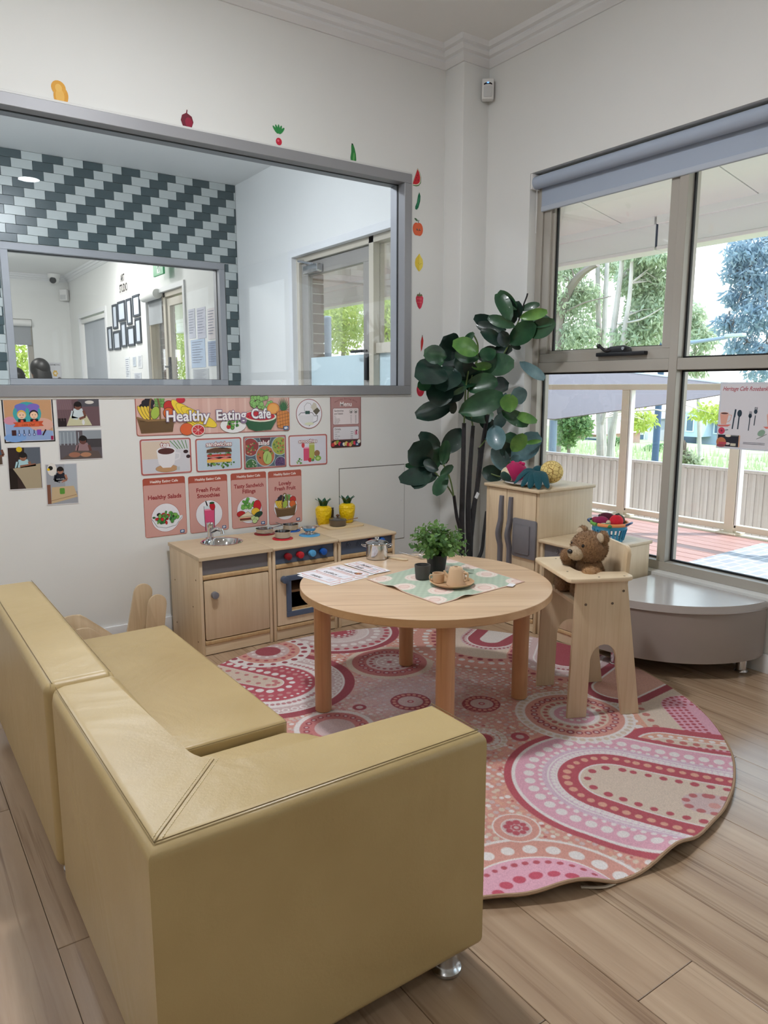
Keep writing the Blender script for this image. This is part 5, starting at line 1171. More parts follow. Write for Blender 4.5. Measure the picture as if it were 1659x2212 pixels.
for q_, ln in enumerate(LEAVES.replace('\n', ';').split(';')):
    bx, by, tx, ty, wr, kd = ln.split(); bx, by, tx, ty, wr = map(float, (bx, by, tx, ty, wr))
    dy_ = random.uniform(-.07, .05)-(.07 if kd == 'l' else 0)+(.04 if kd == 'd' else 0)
    a = cf(bx, by, fyy(bx, by)+dy_); b = cf(tx, ty, fyy(tx, ty)+dy_+random.uniform(-.07, .02))
    a, b = a-(b-a)*.05, b+(b-a)*.06
    ax_ = b-a; L = ax_.length; ax_.normalize()
    view = (CAMP-(a+b)/2).normalized(); up = Vector((random.uniform(-.5, .5), random.uniform(-.2, .2), random.uniform(-.1, .7)))
    nrm = (view+up*.55); nrm = (nrm-ax_*nrm.dot(ax_)).normalized(); sd = ax_.cross(nrm)
    bm = NB(); rows = []; ns = 8; cup = random.uniform(.06, .16); bend = random.uniform(-.12, .16)
    for i in range(ns+1):
        t_ = i/ns; wv = (math.sin(math.pi*t_**.8))**.5*(.5+.5*t_)*wr*.66 if 0 < t_ < 1 else (.012 if t_ < .5 else .16*wr)
        wv = max(wv, .01)
        cen = a+ax_*(L*t_)+nrm*(bend*L*(t_*(1-t_)*4*.5)-bend*.3*L*t_**3)
        rows.append([bm.verts.new(cen+sd*(wv*L*u)+nrm*(cup*L*abs(u)**1.5*wr*(1 if t_ < .98 else 0)+.012*L*math.sin(9*t_+u*3)*abs(u))-FB) for u in (-1, -.55, 0, .55, 1)])
    grid_faces(bm, rows)
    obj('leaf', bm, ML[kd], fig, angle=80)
bm = NB(); box(bm, (-.012, -.001, -.018), (.012, .001, .018), .0015, 1); o = obj('price_tag', bm, M_PAPER, fig, rot=(0, math.radians(30), 0)); o.location = cf(608, 1678, 3.17)-FB
# ================================================================== TEDDY BEAR
def fur(name, c, c2):
    g = N(name); v = g.coord(); f = g.noise(v, 190, 5, .7); g.col(g.ramp(f, [(.3, srgb(c)), (.72, srgb(c2))])); g.set(Roughness=.95); g.b.inputs['Sheen Weight'].default_value = .22; g.b.inputs['Sheen Roughness'].default_value = .5; g.b.inputs['Specular IOR Level'].default_value = .05; g.bump(g.noise(v, 260, 4, .7), .9, .006); return g.m
M_FUR = fur('brown_fur', (122, 88, 58), (182, 142, 102)); M_FUR2 = fur('honey_fur', (176, 130, 84), (208, 166, 118)); M_FURL = fur('cream_fur', (196, 172, 140), (222, 202, 174))
bear = thing('teddy_bear', 'brown teddy bear sitting in the wooden high chair', 'teddy bear', hc.matrix_basis @ Vector((.135, .160, .4455)), UX+math.radians(14))
# local: face looks along -x, toward the table
def fuzz(bm, vs_list, n, L, seed=0, mi=0):
    """short hairs as thin triangles standing on the faces"""
    rs = np.random.RandomState(seed); fs = list(bm.faces); ar = np.array([f.calc_area() for f in fs]); p = ar/ar.sum()
    pick = rs.choice(len(fs), n, p=p); out = []
    for k in pick:
        f = fs[k]; w = rs.dirichlet(np.ones(len(f.verts))); q = sum((v.co*float(a) for v, a in zip(f.verts, w)), Vector()); nn = f.normal
        dr_ = (nn+Vector(rs.normal(0, .45, 3))+Vector((0, 0, -.25))).normalized(); s = nn.orthogonal().normalized(); s = (Matrix.Rotation(rs.rand()*6.28, 3, nn) @ s)*.0006
        out.append((q-s, q+s, q+dr_*L*rs.uniform(.6, 1.2)))
    return out
def furry(name, shapes, mat, parent, n, L=.007):
    bm = NB()
    for c, r, M in shapes: ell(bm, c, r, M, 24, 16)
    bm.normal_update(); tri = fuzz(bm, None, n, L, len(name))
    for a, b, c in tri: bm.faces.new([bm.verts.new(v) for v in (a, b, c)])
    me_o = obj(name, bm, mat, parent, angle=180); return me_o
body = furry('body', [((.005, 0, .062), (.058, .064, .066), None), ((.0, 0, .10), (.05, .056, .045), None)], M_FUR, bear, 5000)
head = furry('head', [((-.004, 0, .178), (.068, .074, .064), None)], M_FUR, bear, 6000)
for s in (-1, 1):
    furry('ear', [((.012, s*.06, .226), (.016, .027, .027), None)], M_FUR, bear, 900)
    bm = NB(); ell(bm, (-.003, s*.06, .226), (.008, .020, .020)); obj('inner_ear', bm, M_FURL, bear)
furry('muzzle', [((-.064, 0, .162), (.032, .036, .028), None)], M_FURL, bear, 1800, .004)
bm = NB(); ell(bm, (-.095, 0, .170), (.009, .013, .009)); obj('nose', bm, mt('bear_nose', (24, 20, 20), .35), bear)
for s in (-1, 1):
    bm = NB(); ell(bm, (-.058, s*.032, .194), .0075); obj('eye', bm, mt('bear_eye', (20, 14, 12), .1), bear)
furry('arm', [((-.035, -.068, .092), (.042, .026, .026), RZ(.3) @ RY(.2)), ((-.062, -.078, .094), (.028, .029, .027), None)], M_FUR2, bear, 2600)
furry('arm', [((-.05, .06, .115), (.046, .024, .024), RZ(-.3) @ RY(.9)), ((-.075, .045, .145), (.024, .024, .024), None)], M_FUR, bear, 2200)
for s in (-1, 1): furry('leg', [((-.055, s*.045, .03), (.05, .03, .029), None), ((-.095, s*.05, .036), (.022, .031, .034), None)], M_FUR, bear, 1600)
# ================================================================== THINGS ON THE TABLE
TT = TZ+.0004
# cloth
cl = [at(792, 1252, 2, TT), at(947, 1306.6, 2, TT), at(1134.5, 1257, 2, TT), at(972, 1207, 2, TT)]
t = thing('table_cloth', 'sage green cloth with pink roundels laid on the round table', 'cloth', (0, 0, 0))
g = N('sage_cloth'); a_ = g.n('VertexColor'); a_.layer_name = 'Col'; g.l(a_.outputs[0], g.b.inputs['Base Color']); g.set(Roughness=.9); g.bump(g.noise(g.coord(), 500, 2), .3, .002)
nn = 150
def cloth_z(u, v):
    e = min(u, 1-u, v, 1-v); z = .0012
    z += .010*math.exp(-((v-.0)/.03)**2)*math.exp(-((u-.40)/.09)**2)+.009*math.exp(-((u-1)/.03)**2)*math.exp(-((v-.28)/.08)**2)+.006*math.exp(-((u)/.03)**2)*math.exp(-((v-.6)/.1)**2)
    return z
bm = NB(); rows = []; colr = []
RND = [(.08, .10, .10), (.42, .10, .10), (.72, .26, .11), (.27, .36, .11), (.9, .60, .12), (.2, .72, .11), (.52, .62, .11), (.62, .9, .10), (.95, .95, .1), (.06, .97, .1), (.88, .06, .1), (.34, .96, .09)]
for i in range(nn+1):
    rows.append([])
    for j in range(nn+1):
        u, v = i/nn, j/nn; p = cl[0]*(1-u)*(1-v)+cl[1]*u*(1-v)+cl[2]*u*v+cl[3]*(1-u)*v
        p = Vector((p.x, p.y, TT+cloth_z(u, v))); rows[-1].append(bm.verts.new(p))
        c = np.array(srgb(172, 186, 166))*(1+.10*math.sin(u*90)*math.sin(v*83)); 
        for cu, cv, r in RND:
            d_ = math.hypot(u-cu, v-cv)
            if d_ < r:
                k = d_/r; c = np.array(srgb((222, 208, 196) if (k > .86 or .5 < k < .62) else (214, 180, 168) if (.38 < k < .5 or .74 < k < .8) else (228, 216, 204) if k > .62 else (222, 198, 186)))
                break
        if min(u, 1-u, v, 1-v) < .02: c = np.array(srgb(206, 170, 150))
        colr.append(c)
grid_faces(bm, rows); o = obj('fabric', bm, g.m, t)
ca = o.data.color_attributes.new('Col', 'FLOAT_COLOR', 'POINT'); q = np.ones((len(colr), 4), np.float32); q[:, :3] = np.array(colr); ca.data.foreach_set('color', q.ravel())
a = at(1104, 1264, 2, TT+.004); bm = NB(); box(bm, (-.012, -.02, 0), (.012, .02, .0008)); o = obj('care_label', bm, M_PAPER, t, loc=a, rot=(0, 0, math.radians(-62)))
# stock pot
M_POT = mt('polished_steel', (206, 206, 208), .12, 1)
p = at(815, 1210, 2, TT); p = Vector((1.762, 2.592, TT))
t = thing('stock_pot', 'shiny steel toy stock pot with lid on the round table', 'pot', p)
R_, H_ = .047, .068
bm = NB(); lathe(bm, [(R_-.003, 0), (R_, .003), (R_, H_-.004), (R_+.003, H_), (R_-.001, H_), (R_-.002, .004), (.0001, .004)], 40); obj('body', bm, M_POT, t)
bm = NB(); lathe(bm, [(R_+.003, H_+.001), (R_+.002, H_+.003), (R_-.008, H_+.008), (.015, H_+.013), (.006, H_+.014), (.005, H_+.019), (.010, H_+.021), (.0095, H_+.026), (.0001, H_+.027)], 40, cap0=True); obj('lid', bm, M_POT, t)
for s in (-1, 1):
    bm = NB(); tube(bm, spline([(s*R_, -.018, H_-.012), (s*(R_+.016), -.014, H_-.008), (s*(R_+.018), .014, H_-.008), (s*R_, .018, H_-.012)], 6), .0022, 7); obj('handle', bm, M_POT, t, rot=(0, 0, math.radians(-30)))
# utensils
a, b = at(838, 1203, 2, TT+.004), at(880, 1209, 2, TT+.004); d = (b-a).normalized(); ang = math.atan2(d.y, d.x); L = (b-a).length
t = thing('wooden_spatula', 'small wooden spatula lying beside the steel pot', 'utensil', a, ang)
bm = NB(); prism(bm, [(-.05, -.005), (0, -.006), (.03, -.013), (L-.012, -.014), (L, -.006), (L+.001, .006), (L-.012, .014), (.03, .013), (0, .006), (-.05, .005)], .006, T(0, 0, -.004), .002); obj('blade', bm, M_PLYX, t)
a, b = at(872, 1196, 2, TT+.003), at(902, 1203, 2, TT+.003); d = (b-a).normalized(); ang = math.atan2(d.y, d.x); L = (b-a).length
t = thing('toy_masher', 'little metal masher lying behind the potted plant', 'utensil', b, ang)
bm = NB(); tube(bm, [(-L*1.3, 0, .002), (-.02, 0, .004), (0, 0, .008)], .0025, 6); obj('handle', bm, M_STEEL, t)
bm = NB()
for k in range(5): tube(bm, [(0, 0, .008), (.02, -.016+.008*k, .012), (.045, -.016+.008*k, .002)], .0016, 5)
o = obj('tines', bm, M_STEEL, t)
# potted foliage
p = Vector((1.815, 2.245, TT+.003))
t = thing('potted_plant', 'bushy green plant in a black pot on the table cloth', 'plant', p)
bm = NB(); lathe(bm, [(.030, 0), (.033, .003), (.042, .068), (.044, .075), (.040, .075), (.036, .062)], 32); obj('pot', bm, mt('black_plant_pot', (30, 31, 33), .5), t)
bm = NB(); lathe(bm, [(.0001, .064), (.037, .064)], 20); obj('soil', bm, mt('soil', (50, 40, 32), .95), t)
rs2 = random.Random(5)
bm = NB(); nst = 64; stems = []
for k in range(nst):
    th_, ph = rs2.uniform(0, 2*math.pi), math.acos(rs2.uniform(-.25, 1)); R2 = rs2.uniform(.075, .13)
    e = Vector((R2*math.sin(ph)*math.cos(th_)*.95, R2*math.sin(ph)*math.sin(th_)*.95, .105+R2*math.cos(ph)*.78)); stems.append(e)
    tube(bm, spline([(0, 0, .06), (e.x*.35, e.y*.35, .09+max(0, (e.z-.09)*.6)), e], 4), .0012, 4)
o = obj('stems', bm, M_TWIG, t); o['kind'] = 'stuff'
g = leafmat('small_leaf', (44, 84, 52), (128, 168, 92)); bm = NB()
for e in stems:
    base = Vector((0, 0, .08))
    for m in range(13):
        f = .35+.65*m/12; c = base+(e-base)*f; a = m*2.4+rs2.random(); out = (e-base).normalized()
        s = out.orthogonal().normalized(); s = Matrix.Rotation(a, 3, out) @ s; d = (s*1.0+out*.5).normalized(); L = rs2.uniform(.015, .025); w = L*.42; n2 = d.cross(out).normalized(); up = n2.cross(d)
        q = [c, c+d*L*.3+n2*w*.8, c+d*L*.7+n2*w*.8, c+d*L+up*.002, c+d*L*.7-n2*w*.8, c+d*L*.3-n2*w*.8]; bm.faces.new([bm.verts.new(v) for v in q])
o = obj('foliage', bm, g, t); o['kind'] = 'stuff'
p = Vector((1.705, 2.195, TT+.003))
t = thing('grey_cup', 'small dark grey pot beside the bushy plant', 'pot')
t.location = p
bm = NB(); lathe(bm, [(.024, 0), (.027, .003), (.031, .052), (.031, .056), (.0275, .056), (.024, .006), (.0001, .006)], 32); obj('body', bm, mt('charcoal_ceramic', (78, 76, 74), .7, nz=(20, .08)), t)
bm = NB(); lathe(bm, [(.0001, .04), (.027, .04)], 20); obj('filling', bm, mt('soil', (50, 40, 32), .95), t)
# tea set
M_TAN = mt('peach_silicone', (206, 174, 140), .5)
p = Vector((1.742, 2.062, TT+.003))
t = thing('round_tray', 'round peach coloured tray on the table cloth', 'tray', p)
bm = NB(); lathe(bm, [(.058, 0), (.074, .006), (.082, .013), (.084, .015), (.081, .016), (.071, .009), (.058, .006), (.0001, .006)], 48); obj('dish', bm, mt('peach_tray', (198, 162, 124), .5), t)
pz = p+Vector((0, 0, .0068))
t = thing('teapot', 'peach coloured toy teapot on the round tray', 'teapot', pz+Vector((-.006, -.030, 0)), math.radians(-40))
bm = NB(); lathe(bm, [(.034, 0), (.036, .003), (.026, .060), (.023, .066), (.019, .066)], 36); obj('body', bm, M_TAN, t)
bm = NB(); lathe(bm, [(.0195, .064), (.017, .069), (.008, .070), (.0075, .068), (.0001, .068)], 28); lathe(bm, [(.0065, .0682), (.0001, .0682)], 16, mi=1); obj('lid', bm, [M_TAN, mt('dark_hole', (90, 62, 44), .8)], t)
bm = NB(); tube(bm, spline([(.031, 0, .05), (.045, 0, .05), (.047, 0, .036), (.044, 0, .024), (.034, 0, .020)], 6), .0042, 8); obj('handle', bm, M_TAN, t, rot=(0, 0, math.radians(-25)))
bm = NB(); tube(bm, [(-.028, 0, .03), (-.04, 0, .044), (-.044, 0, .054)], [.007, .005, .004], 8); obj('spout', bm, M_TAN, t)
for (dx, dy), rz, lb in (((-.036, .036), 150, 'peach toy cup at the plant side of the tray'), ((.046, .012), -60, 'peach toy cup behind the teapot on the tray')):
    t = thing('toy_cup', lb, 'cup', pz+Vector((dx, dy, 0)), math.radians(rz), 'peach toy cups on the tray')
    bm = NB(); lathe(bm, [(.019, 0), (.021, .002), (.0235, .034), (.0235, .036), (.0205, .036), (.018, .004), (.0001, .004)], 28); obj('body', bm, M_TAN, t)
    bm = NB(); tube(bm, spline([(.022, 0, .028), (.032, 0, .027), (.032, 0, .013), (.0215, 0, .010)], 6), .003, 7); obj('handle', bm, M_TAN, t)
# ================================================================== PANS ON THE KITCHEN
def pan(name, label, loc, r, h, mat=M_POT, handle=None, ang=0, lid=False, hmat=None):
    t = thing(name, label, 'pan', loc, ang, None)
    bm = NB(); lathe(bm, [(r-.006, 0), (r-.002, .003), (r, h-.003), (r+.002, h), (r-.0012, h), (r-.003, .004), (.0001, .004)], 36); obj('body', bm, mat, t)
    if handle:
        bm = NB(); tube(bm, [(r-.002, 0, h*.75), (r+.02, 0, h*.85), (r+handle, 0, h*1.05)], [.004, .0045, .0055], 8, flat=.5); obj('handle', bm, hmat or mat, t)
    return t
B = BURN; kz = KH+.0065
pan('frying_pan', 'steel toy frying pan on the dark red burner', (B[0][0], B[0][1], kz), .046, .024, handle=.075, ang=math.radians(12))
pan('sauce_pan', 'steel toy saucepan on the bright red burner', (B[1][0], B[1][1], kz), .041, .034, handle=.05, ang=math.radians(170))
pan('sauce_pan', 'steel toy pan on the dark blue burner', (B[2][0], B[2][1], kz), .043, .030, handle=.05, ang=math.radians(120))
t = thing('colander', 'steel toy colander bowl on the light blue burner', 'colander', (B[3][0], B[3][1], kz))
bm = NB(); lathe(bm, [(.026, 0), (.027, .002), (.02, .008), (.018, .012), (.030, .020), (.041, .034), (.044, .037), (.041, .037), (.029, .024), (.012, .015), (.0001, .014)], 36); obj('bowl', bm, M_POT, t)
for s in (-1, 1):
    bm = NB(); tube(bm, spline([(s*.042, -.012, .034), (s*.054, -.008, .036), (s*.054, .008, .036), (s*.042, .012, .034)], 5), .002, 6); obj('handle', bm, M_POT, t)
# chopping board, lidded pan, pineapples, grinder
p = at(748, 1135, 2, KH+.001)
t = thing('chopping_board', 'pale wooden chopping board on the cooker unit', 'chopping board', (2.125, 3.475, KH+.0005))
bm = NB(); prism(bm, rrect(-.115, -.062, .115, .062, .018), .009, None, .003); obj('board', bm, wood('pale_board', (234, 212, 172), (220, 194, 150), 0, 1, .5), t)
bz = KH+.0105
M_YEL = mt('yellow_plastic', (244, 208, 20), .22, nz=(6, .04)); M_GRNP = mt('dark_green_plastic', (16, 78, 56), .35)
g = N('pineapple_yellow'); g.set(Base_Color=srgb(242, 204, 22), Roughness=.22); vo = g.n('TexVoronoi'); vo.inputs['Scale'].default_value = 70; g.l(g.coord(), vo.inputs['Vector']); g.bump(vo.outputs['Distance'], .6, .006)
for x, y, lb in ((2.062, 3.568, 'yellow plastic pineapple cup nearest the posters'), (2.188, 3.520, 'yellow plastic pineapple cup nearest the plant corner')):
    t = thing('pineapple_cup', lb, 'cup', (x, y, KH+.0005 if x < 2.1 else KH+.0105), 0, 'yellow pineapple cups')
    bm = NB(); lathe(bm, [(.030, 0), (.034, .004), (.044, .055), (.0465, .078), (.045, .082), (.047, .085), (.044, .098), (.033, .107), (.018, .109)], 40); obj('body', bm, g.m, t)
    bm = NB()
    for k in range(7):
        a = 2*math.pi*k/7; c, s = math.cos(a), math.sin(a); rows = []
        for q in range(6):
            f = q/5; r_ = .014+.006*f+.026*f**2; z_ = .107+.05*f-.006*f**3; w_ = (.012+.004*f)*(1-f**3)+.0008
            rows.append([bm.verts.new((r_*c-w_*u*s, r_*s+w_*u*c, z_-.004*abs(u)*f)) for u in (-1, 0, 1)])
        grid_faces(bm, rows)
    lathe(bm, [(.018, .106), (.0165, .112), (.014, .12)], 20); obj('crown', bm, M_GRNP, t)
t = pan('lidded_pan', 'dark steel toy pan with glass lid and wooden handle', (2.088, 3.458, bz), .047, .034, mt('dark_steel', (120, 112, 104), .3, .9), .07, math.radians(-14), hmat=mt('brown_handle', (142, 104, 66), .5))
bm = NB(); lathe(bm, [(.049, .035), (.048, .038), (.03, .044), (.008, .046)], 36); obj('lid', bm, mt('smoked_lid', (96, 92, 88), .12, .3), t)
bm = NB(); lathe(bm, [(.006, .045), (.005, .05), (.010, .054), (.010, .060), (.004, .064), (.0001, .064)], 20); obj('lid_knob', bm, mt('brown_knob', (96, 66, 46), .4), t)
t = thing('pepper_grinder', 'small dark metal grinder between the two pineapple cups', 'grinder', (2.128, 3.592, KH+.0005))
bm = NB(); lathe(bm, [(.014, 0), (.015, .004), (.0125, .02), (.0125, .05)], 20); obj('body', bm, mt('smoky_grinder', (98, 92, 84), .25, .6), t)
bm = NB(); lathe(bm, [(.0135, .05), (.0135, .078), (.011, .081), (.0145, .085), (.013, .089), (.0001, .089)], 20); obj('cap', bm, mt('grinder_cap', (74, 68, 62), .3, .7), t)
# ================================================================== FRIDGE TOP
FZ = FH+.0005 if False else .7425
pc = at(1136, 1040, 2, FZ)
t = thing('white_plate', 'white plate on top of the play fridge', 'plate', (2.815, 2.72, FZ))
bm = NB(); lathe(bm, [(.07, 0), (.085, .003), (.125, .013), (.127, .015), (.122, .0155), (.085, .007), (.0001, .006)], 48); obj('dish', bm, M_WHITEPL, t)
def plush(name, c, bumps=240): return mt(name, c, .95, nz=(30, .08), sheen=.12, bump=(bumps, .4))
M_MAG, M_TEAL, M_CRM, M_PYEL, M_DKG = plush('magenta_plush', (168, 26, 84)), plush('teal_felt', (14, 74, 84)), plush('cream_plush', (222, 206, 176)), plush('yellow_plush', (232, 206, 130)), plush('bottle_green_plush', (30, 62, 54))
t = thing('plush_dragonfruit', 'magenta plush fruit with cream and green base on the fridge', 'plush toy', (2.79, 2.795, FZ+.008))
bm = NB(); ell(bm, (0, 0, .054), (.058, .064, .052)); obj('body', bm, M_MAG, t)
bm = NB(); ell(bm, (-.028, .022, .042), (.040, .046, .040)); obj('cream_band', bm, M_CRM, t)
bm = NB(); ell(bm, (-.040, .022, .034), (.036, .038, .032)); obj('green_base', bm, M_DKG, t)
bm = NB()
for k in range(6): ell(bm, (.0+.012*math.cos(k), -.040+.014*k, .098+.004*math.sin(k*2)), (.012, .010, .009))
o = obj('frill', bm, plush('bright_magenta', (196, 30, 96)), t); o['kind'] = 'stuff'
t = thing('plush_pineapple', 'pale yellow plush pineapple with teal leaves on the fridge', 'plush toy', (2.835, 2.625, FZ+.016))
g = N('quilted_yellow'); v = g.coord((1, 1, 1)); g.set(Roughness=.95)
br = g.n('TexVoronoi', feature='DISTANCE_TO_EDGE'); br.inputs['Scale'].default_value = 42; g.l(v, br.inputs['Vector']); vd = g.n('TexVoronoi'); vd.inputs['Scale'].default_value = 42; g.l(v, vd.inputs['Vector'])
c_ = g.mix(g.ramp(vd.outputs['Distance'], [(.10, (1, 1, 1)), (.22, (0, 0, 0))]), srgb(236, 212, 138), srgb(120, 84, 40)); c_ = g.mix(g.ramp(br.outputs['Distance'], [(.02, (1, 1, 1)), (.06, (0, 0, 0))]), c_, srgb(150, 110, 52)); g.col(c_)
bm = NB(); ell(bm, (.02, -.02, .058), (.062, .058, .058)); obj('body', bm, g.m, t)
bm = NB(); ell(bm, (-.02, .035, .055), (.034, .032, .034)); obj('neck', bm, M_TEAL, t)
for (ex, ey, ez, w_) in ((-.155, .07, .000, .020), (-.15, .02, -.010, .022), (-.145, -.03, -.014, .022), (-.14, -.085, -.012, .022), (-.11, .10, .02, .02), (-.10, -.11, -.008, .02)):
    bm = NB(); a = Vector((-.03, .03, .055)); b = Vector((ex, ey, ez)); m_ = (a+b)/2+Vector((0, 0, .03)); s_ = spline([a, m_, b], 6); tube(bm, s_, [w_*(.6+.6*math.sin(math.pi*min(1, i/len(s_)+.15)))*(1 if i < len(s_)-1 else .3) for i in range(len(s_))], 10, flat=.35); obj('leaf', bm, M_TEAL, t)
bm = NB(); ell(bm, (-.052, .045, .062), .007); obj('button', bm, M_WHITEPL, t)
# ================================================================== BASKET
LZ = .4975
bp = Vector((2.955, 2.305, LZ))
t = thing('toy_basket', 'blue slotted plastic basket with orange and green rim', 'basket', bp, math.radians(20))
M_BBL = mt('basket_blue', (58, 156, 200), .35); M_BOR = mt('basket_orange', (238, 150, 92), .4); M_BGR = mt('basket_green', (110, 180, 84), .4)
bm = NB(); lathe(bm, [(.062, 0), (.065, .002), (.065, .012), (.062, .012), (.0001, .004)], 40); lathe(bm, [(.080, .062), (.082, .062), (.088, .088), (.086, .088)], 40, cap0=False, cap1=False); lathe(bm, [(.0655, .0), (.068, .016)], 40, cap0=False, cap1=False)
for k in range(22):
    a = 2*math.pi*k/22; c, s = math.cos(a), math.sin(a); tube(bm, [(.066*c, .066*s, .008), (.081*c, .081*s, .066)], .0052, 6, flat=.5)
obj('body', bm, M_BBL, t)
for m, a0 in ((M_BOR, 160), (M_BGR, -20)):
    bm = NB(); tube(bm, [(.0885*math.cos(a), .0885*math.sin(a), .088) for a in [math.radians(a0+6*i) for i in range(30)]], .0065, 8, flat=1.3); obj('rim', bm, m, t)
for s in (-1, 1):
    bm = NB(); tube(bm, spline([(-.03, s*.086, .088), (-.02, s*.103, .096), (.02, s*.103, .096), (.03, s*.086, .088)], 5), .005, 8); obj('handle', bm, mt('basket_navy', (30, 70, 120), .4), t)
def plushveg(name, label, off, r, mat, M=None, tip=None, tmat=None):
    v = thing(name, label, 'plush toy', bp+Vector(off), 0, 'plush vegetables in the basket'); bm = NB(); ell(bm, (0, 0, 0), r, M); obj('body', bm, mat, v)
    bm = NB(); ell(bm, tip or (0, 0, r[2]*.9), .012 if tmat else .008); obj('stalk', bm, tmat or M_DKG, v)
plushveg('plush_aubergine', 'dark maroon plush vegetable at the back of the basket', (.015, .028, .108), (.026, .046, .026), plush('maroon_plush', (84, 22, 44)), None, (0, .046, .004))
plushveg('plush_beetroot', 'magenta plush vegetable at the front of the basket', (-.045, .012, .098), (.024, .038, .026), plush('plum_plush', (146, 32, 82)), RZ(.3), (0, -.04, 0), M_CRM)
plushveg('plush_tomato', 'bright red plush ball in the basket', (-.012, -.048, .105), (.033, .033, .032), plush('red_plush', (214, 32, 52)))
plushveg('plush_radish', 'dusky pink plush vegetable at the rim of the basket', (-.02, .066, .094), (.018, .026, .018), plush('rose_plush', (158, 52, 82)), None, (0, .028, 0))
plushveg('plush_mushroom', 'dark olive plush vegetable behind the red ball', (.040, -.018, .102), (.03, .034, .028), plush('olive_plush', (70, 66, 52)))
plushveg('plush_pea_pod', 'green plush pod at the front rim of the basket', (-.062, -.040, .086), (.014, .030, .012), plush('pod_green', (70, 140, 90)), RZ(-.4), (.0, .03, 0))
plushveg('plush_leek', 'pale green and cream plush vegetable in the basket', (-.058, -.010, .084), (.012, .026, .012), plush('leek', (190, 200, 170)), RZ(.2), (0, -.026, 0))
# ================================================================== PRINTED SHEETS AND STICKERS
_glyph = {}
def text_geo(s, bold=0.0, shear=0.0):
    k = (s, bold, shear)
    if k not in _glyph:
        cv = bpy.data.curves.new('letters', 'FONT'); cv.body = s; cv.size = 1; cv.offset = bold; cv.shear = shear; cv.resolution_u = 3; cv.fill_mode = 'FRONT'
        ob = bpy.data.objects.new('letters', cv); me = ob.to_mesh()
        V = [(v.co.x, v.co.y) for v in me.vertices]; F = [tuple(p.vertices) for p in me.polygons]
        ob.to_mesh_clear(); bpy.data.objects.remove(ob); bpy.data.curves.remove(cv)
        _glyph[k] = (V, F)
    return _glyph[k]
class Draw:
    """flat printed artwork; u to the right, v up, in metres"""
    def __init__(s, step=.00003, z0=.0006): s.V, s.F, s.C, s.z, s.step = [], [], [], z0, step
    def add(s, pts, faces, col, z=None):
        if z is None: s.z += s.step; z = s.z
        b = len(s.V); s.V += [(x, y, z) for x, y in pts]
        c = srgb(col)
        for f in faces: s.F.append(tuple(b+i for i in f)); s.C.append(c)
        return s
    def poly(s, pts, col): return s.add(pts, [tuple(range(len(pts)))], col)
    def rect(s, x0, y0, x1, y1, col): return s.poly([(x0, y0), (x1, y0), (x1, y1), (x0, y1)], col)
    def rr(s, x0, y0, x1, y1, r, col): return s.poly(rrect(x0, y0, x1, y1, r, 4), col)
    def circ(s, x, y, r, col, ry=None, rot=0, n=20): return s.poly(circ(x, y, r, n, ry, rot), col)
    def oc(s, x, y, r, col, ry=None, rot=0, n=20, w=None, ink=(40, 34, 30)):
        w = w or .0008; s.poly(circ(x, y, r+w, n, (ry or r)+w, rot), ink); return s.poly(circ(x, y, r, n, ry, rot), col)
    def line(s, pts, w, col):
        for (x0, y0), (x1, y1) in zip(pts[:-1], pts[1:]):
            d = math.hypot(x1-x0, y1-y0) or 1e-6; nx, ny = -(y1-y0)/d*w/2, (x1-x0)/d*w/2
            s.add([(x0+nx, y0+ny), (x0-nx, y0-ny), (x1-nx, y1-ny), (x1+nx, y1+ny)], [(0, 1, 2, 3)], col, s.z)
        s.z += s.step; return s
    def text(s, t, cx, cy, h, col, bold=.0, maxw=None, left=False, shear=0, out=None, ow=.03, rot=0):
        V, F = text_geo(t, bold, shear)
        if not V: return s
        x0, x1 = min(v[0] for v in V), max(v[0] for v in V); k = h/.72; w = (x1-x0)*k; kx = k if not maxw or w <= maxw else k*maxw/w
        ox = -x0*kx if left else -(x0+x1)/2*kx
        c_, s_ = math.cos(rot), math.sin(rot)
        P = lambda V: [(cx+(v[0]*kx+ox)*c_-(v[1]*k-h/2)*s_, cy+(v[0]*kx+ox)*s_+(v[1]*k-h/2)*c_) for v in V]
        if out is not None:
            V2, F2 = text_geo(t, bold+ow, shear); s.add(P(V2), F2, out)
        return s.add(P(V), F, col)
    def build(s, parent, M, mat=None, name='print'):
        me = bpy.data.meshes.new(name); me.from_pydata([M @ Vector(v) for v in s.V], [], s.F)
        ca = me.color_attributes.new('Col', 'FLOAT_COLOR', 'CORNER'); a = np.ones((len(me.loops), 4), np.float32); i = 0
        for f, c in zip(s.F, s.C):
            for _ in f: a[i, :3] = c; i += 1
        ca.data.foreach_set('color', a.ravel()); me.materials.append(mat or M_PRINT)
        return link(name, me, parent)
MB_ = Matrix(((1, 0, 0, 0), (0, 0, -1, 0), (0, 1, 0, 0), (0, 0, 0, 1)))          # print on the back wall: u=x, v=z, facing the room
def poster(name, label, cat, x0, x1, z0, z1, D, base=(240, 238, 238), r=.006, group=None, tilt=0, round_=False):
    t = thing(name, label, cat, ((x0+x1)/2, YB-.0012, (z0+z1)/2), 0, group); w, h = x1-x0, z1-z0
    t.rotation_euler = (0, tilt, 0)
    bm = NB(); prism(bm, circ(0, 0, w/2, 40, h/2) if round_ else rrect(-w/2, -h/2, w/2, h/2, r, 4), .0010, MB_ @ T(0, 0, -.0005)); obj('sheet', bm, mt('sheet_%d_%d_%d' % base, base, .3), t)
    D.build(t, MB_); return t
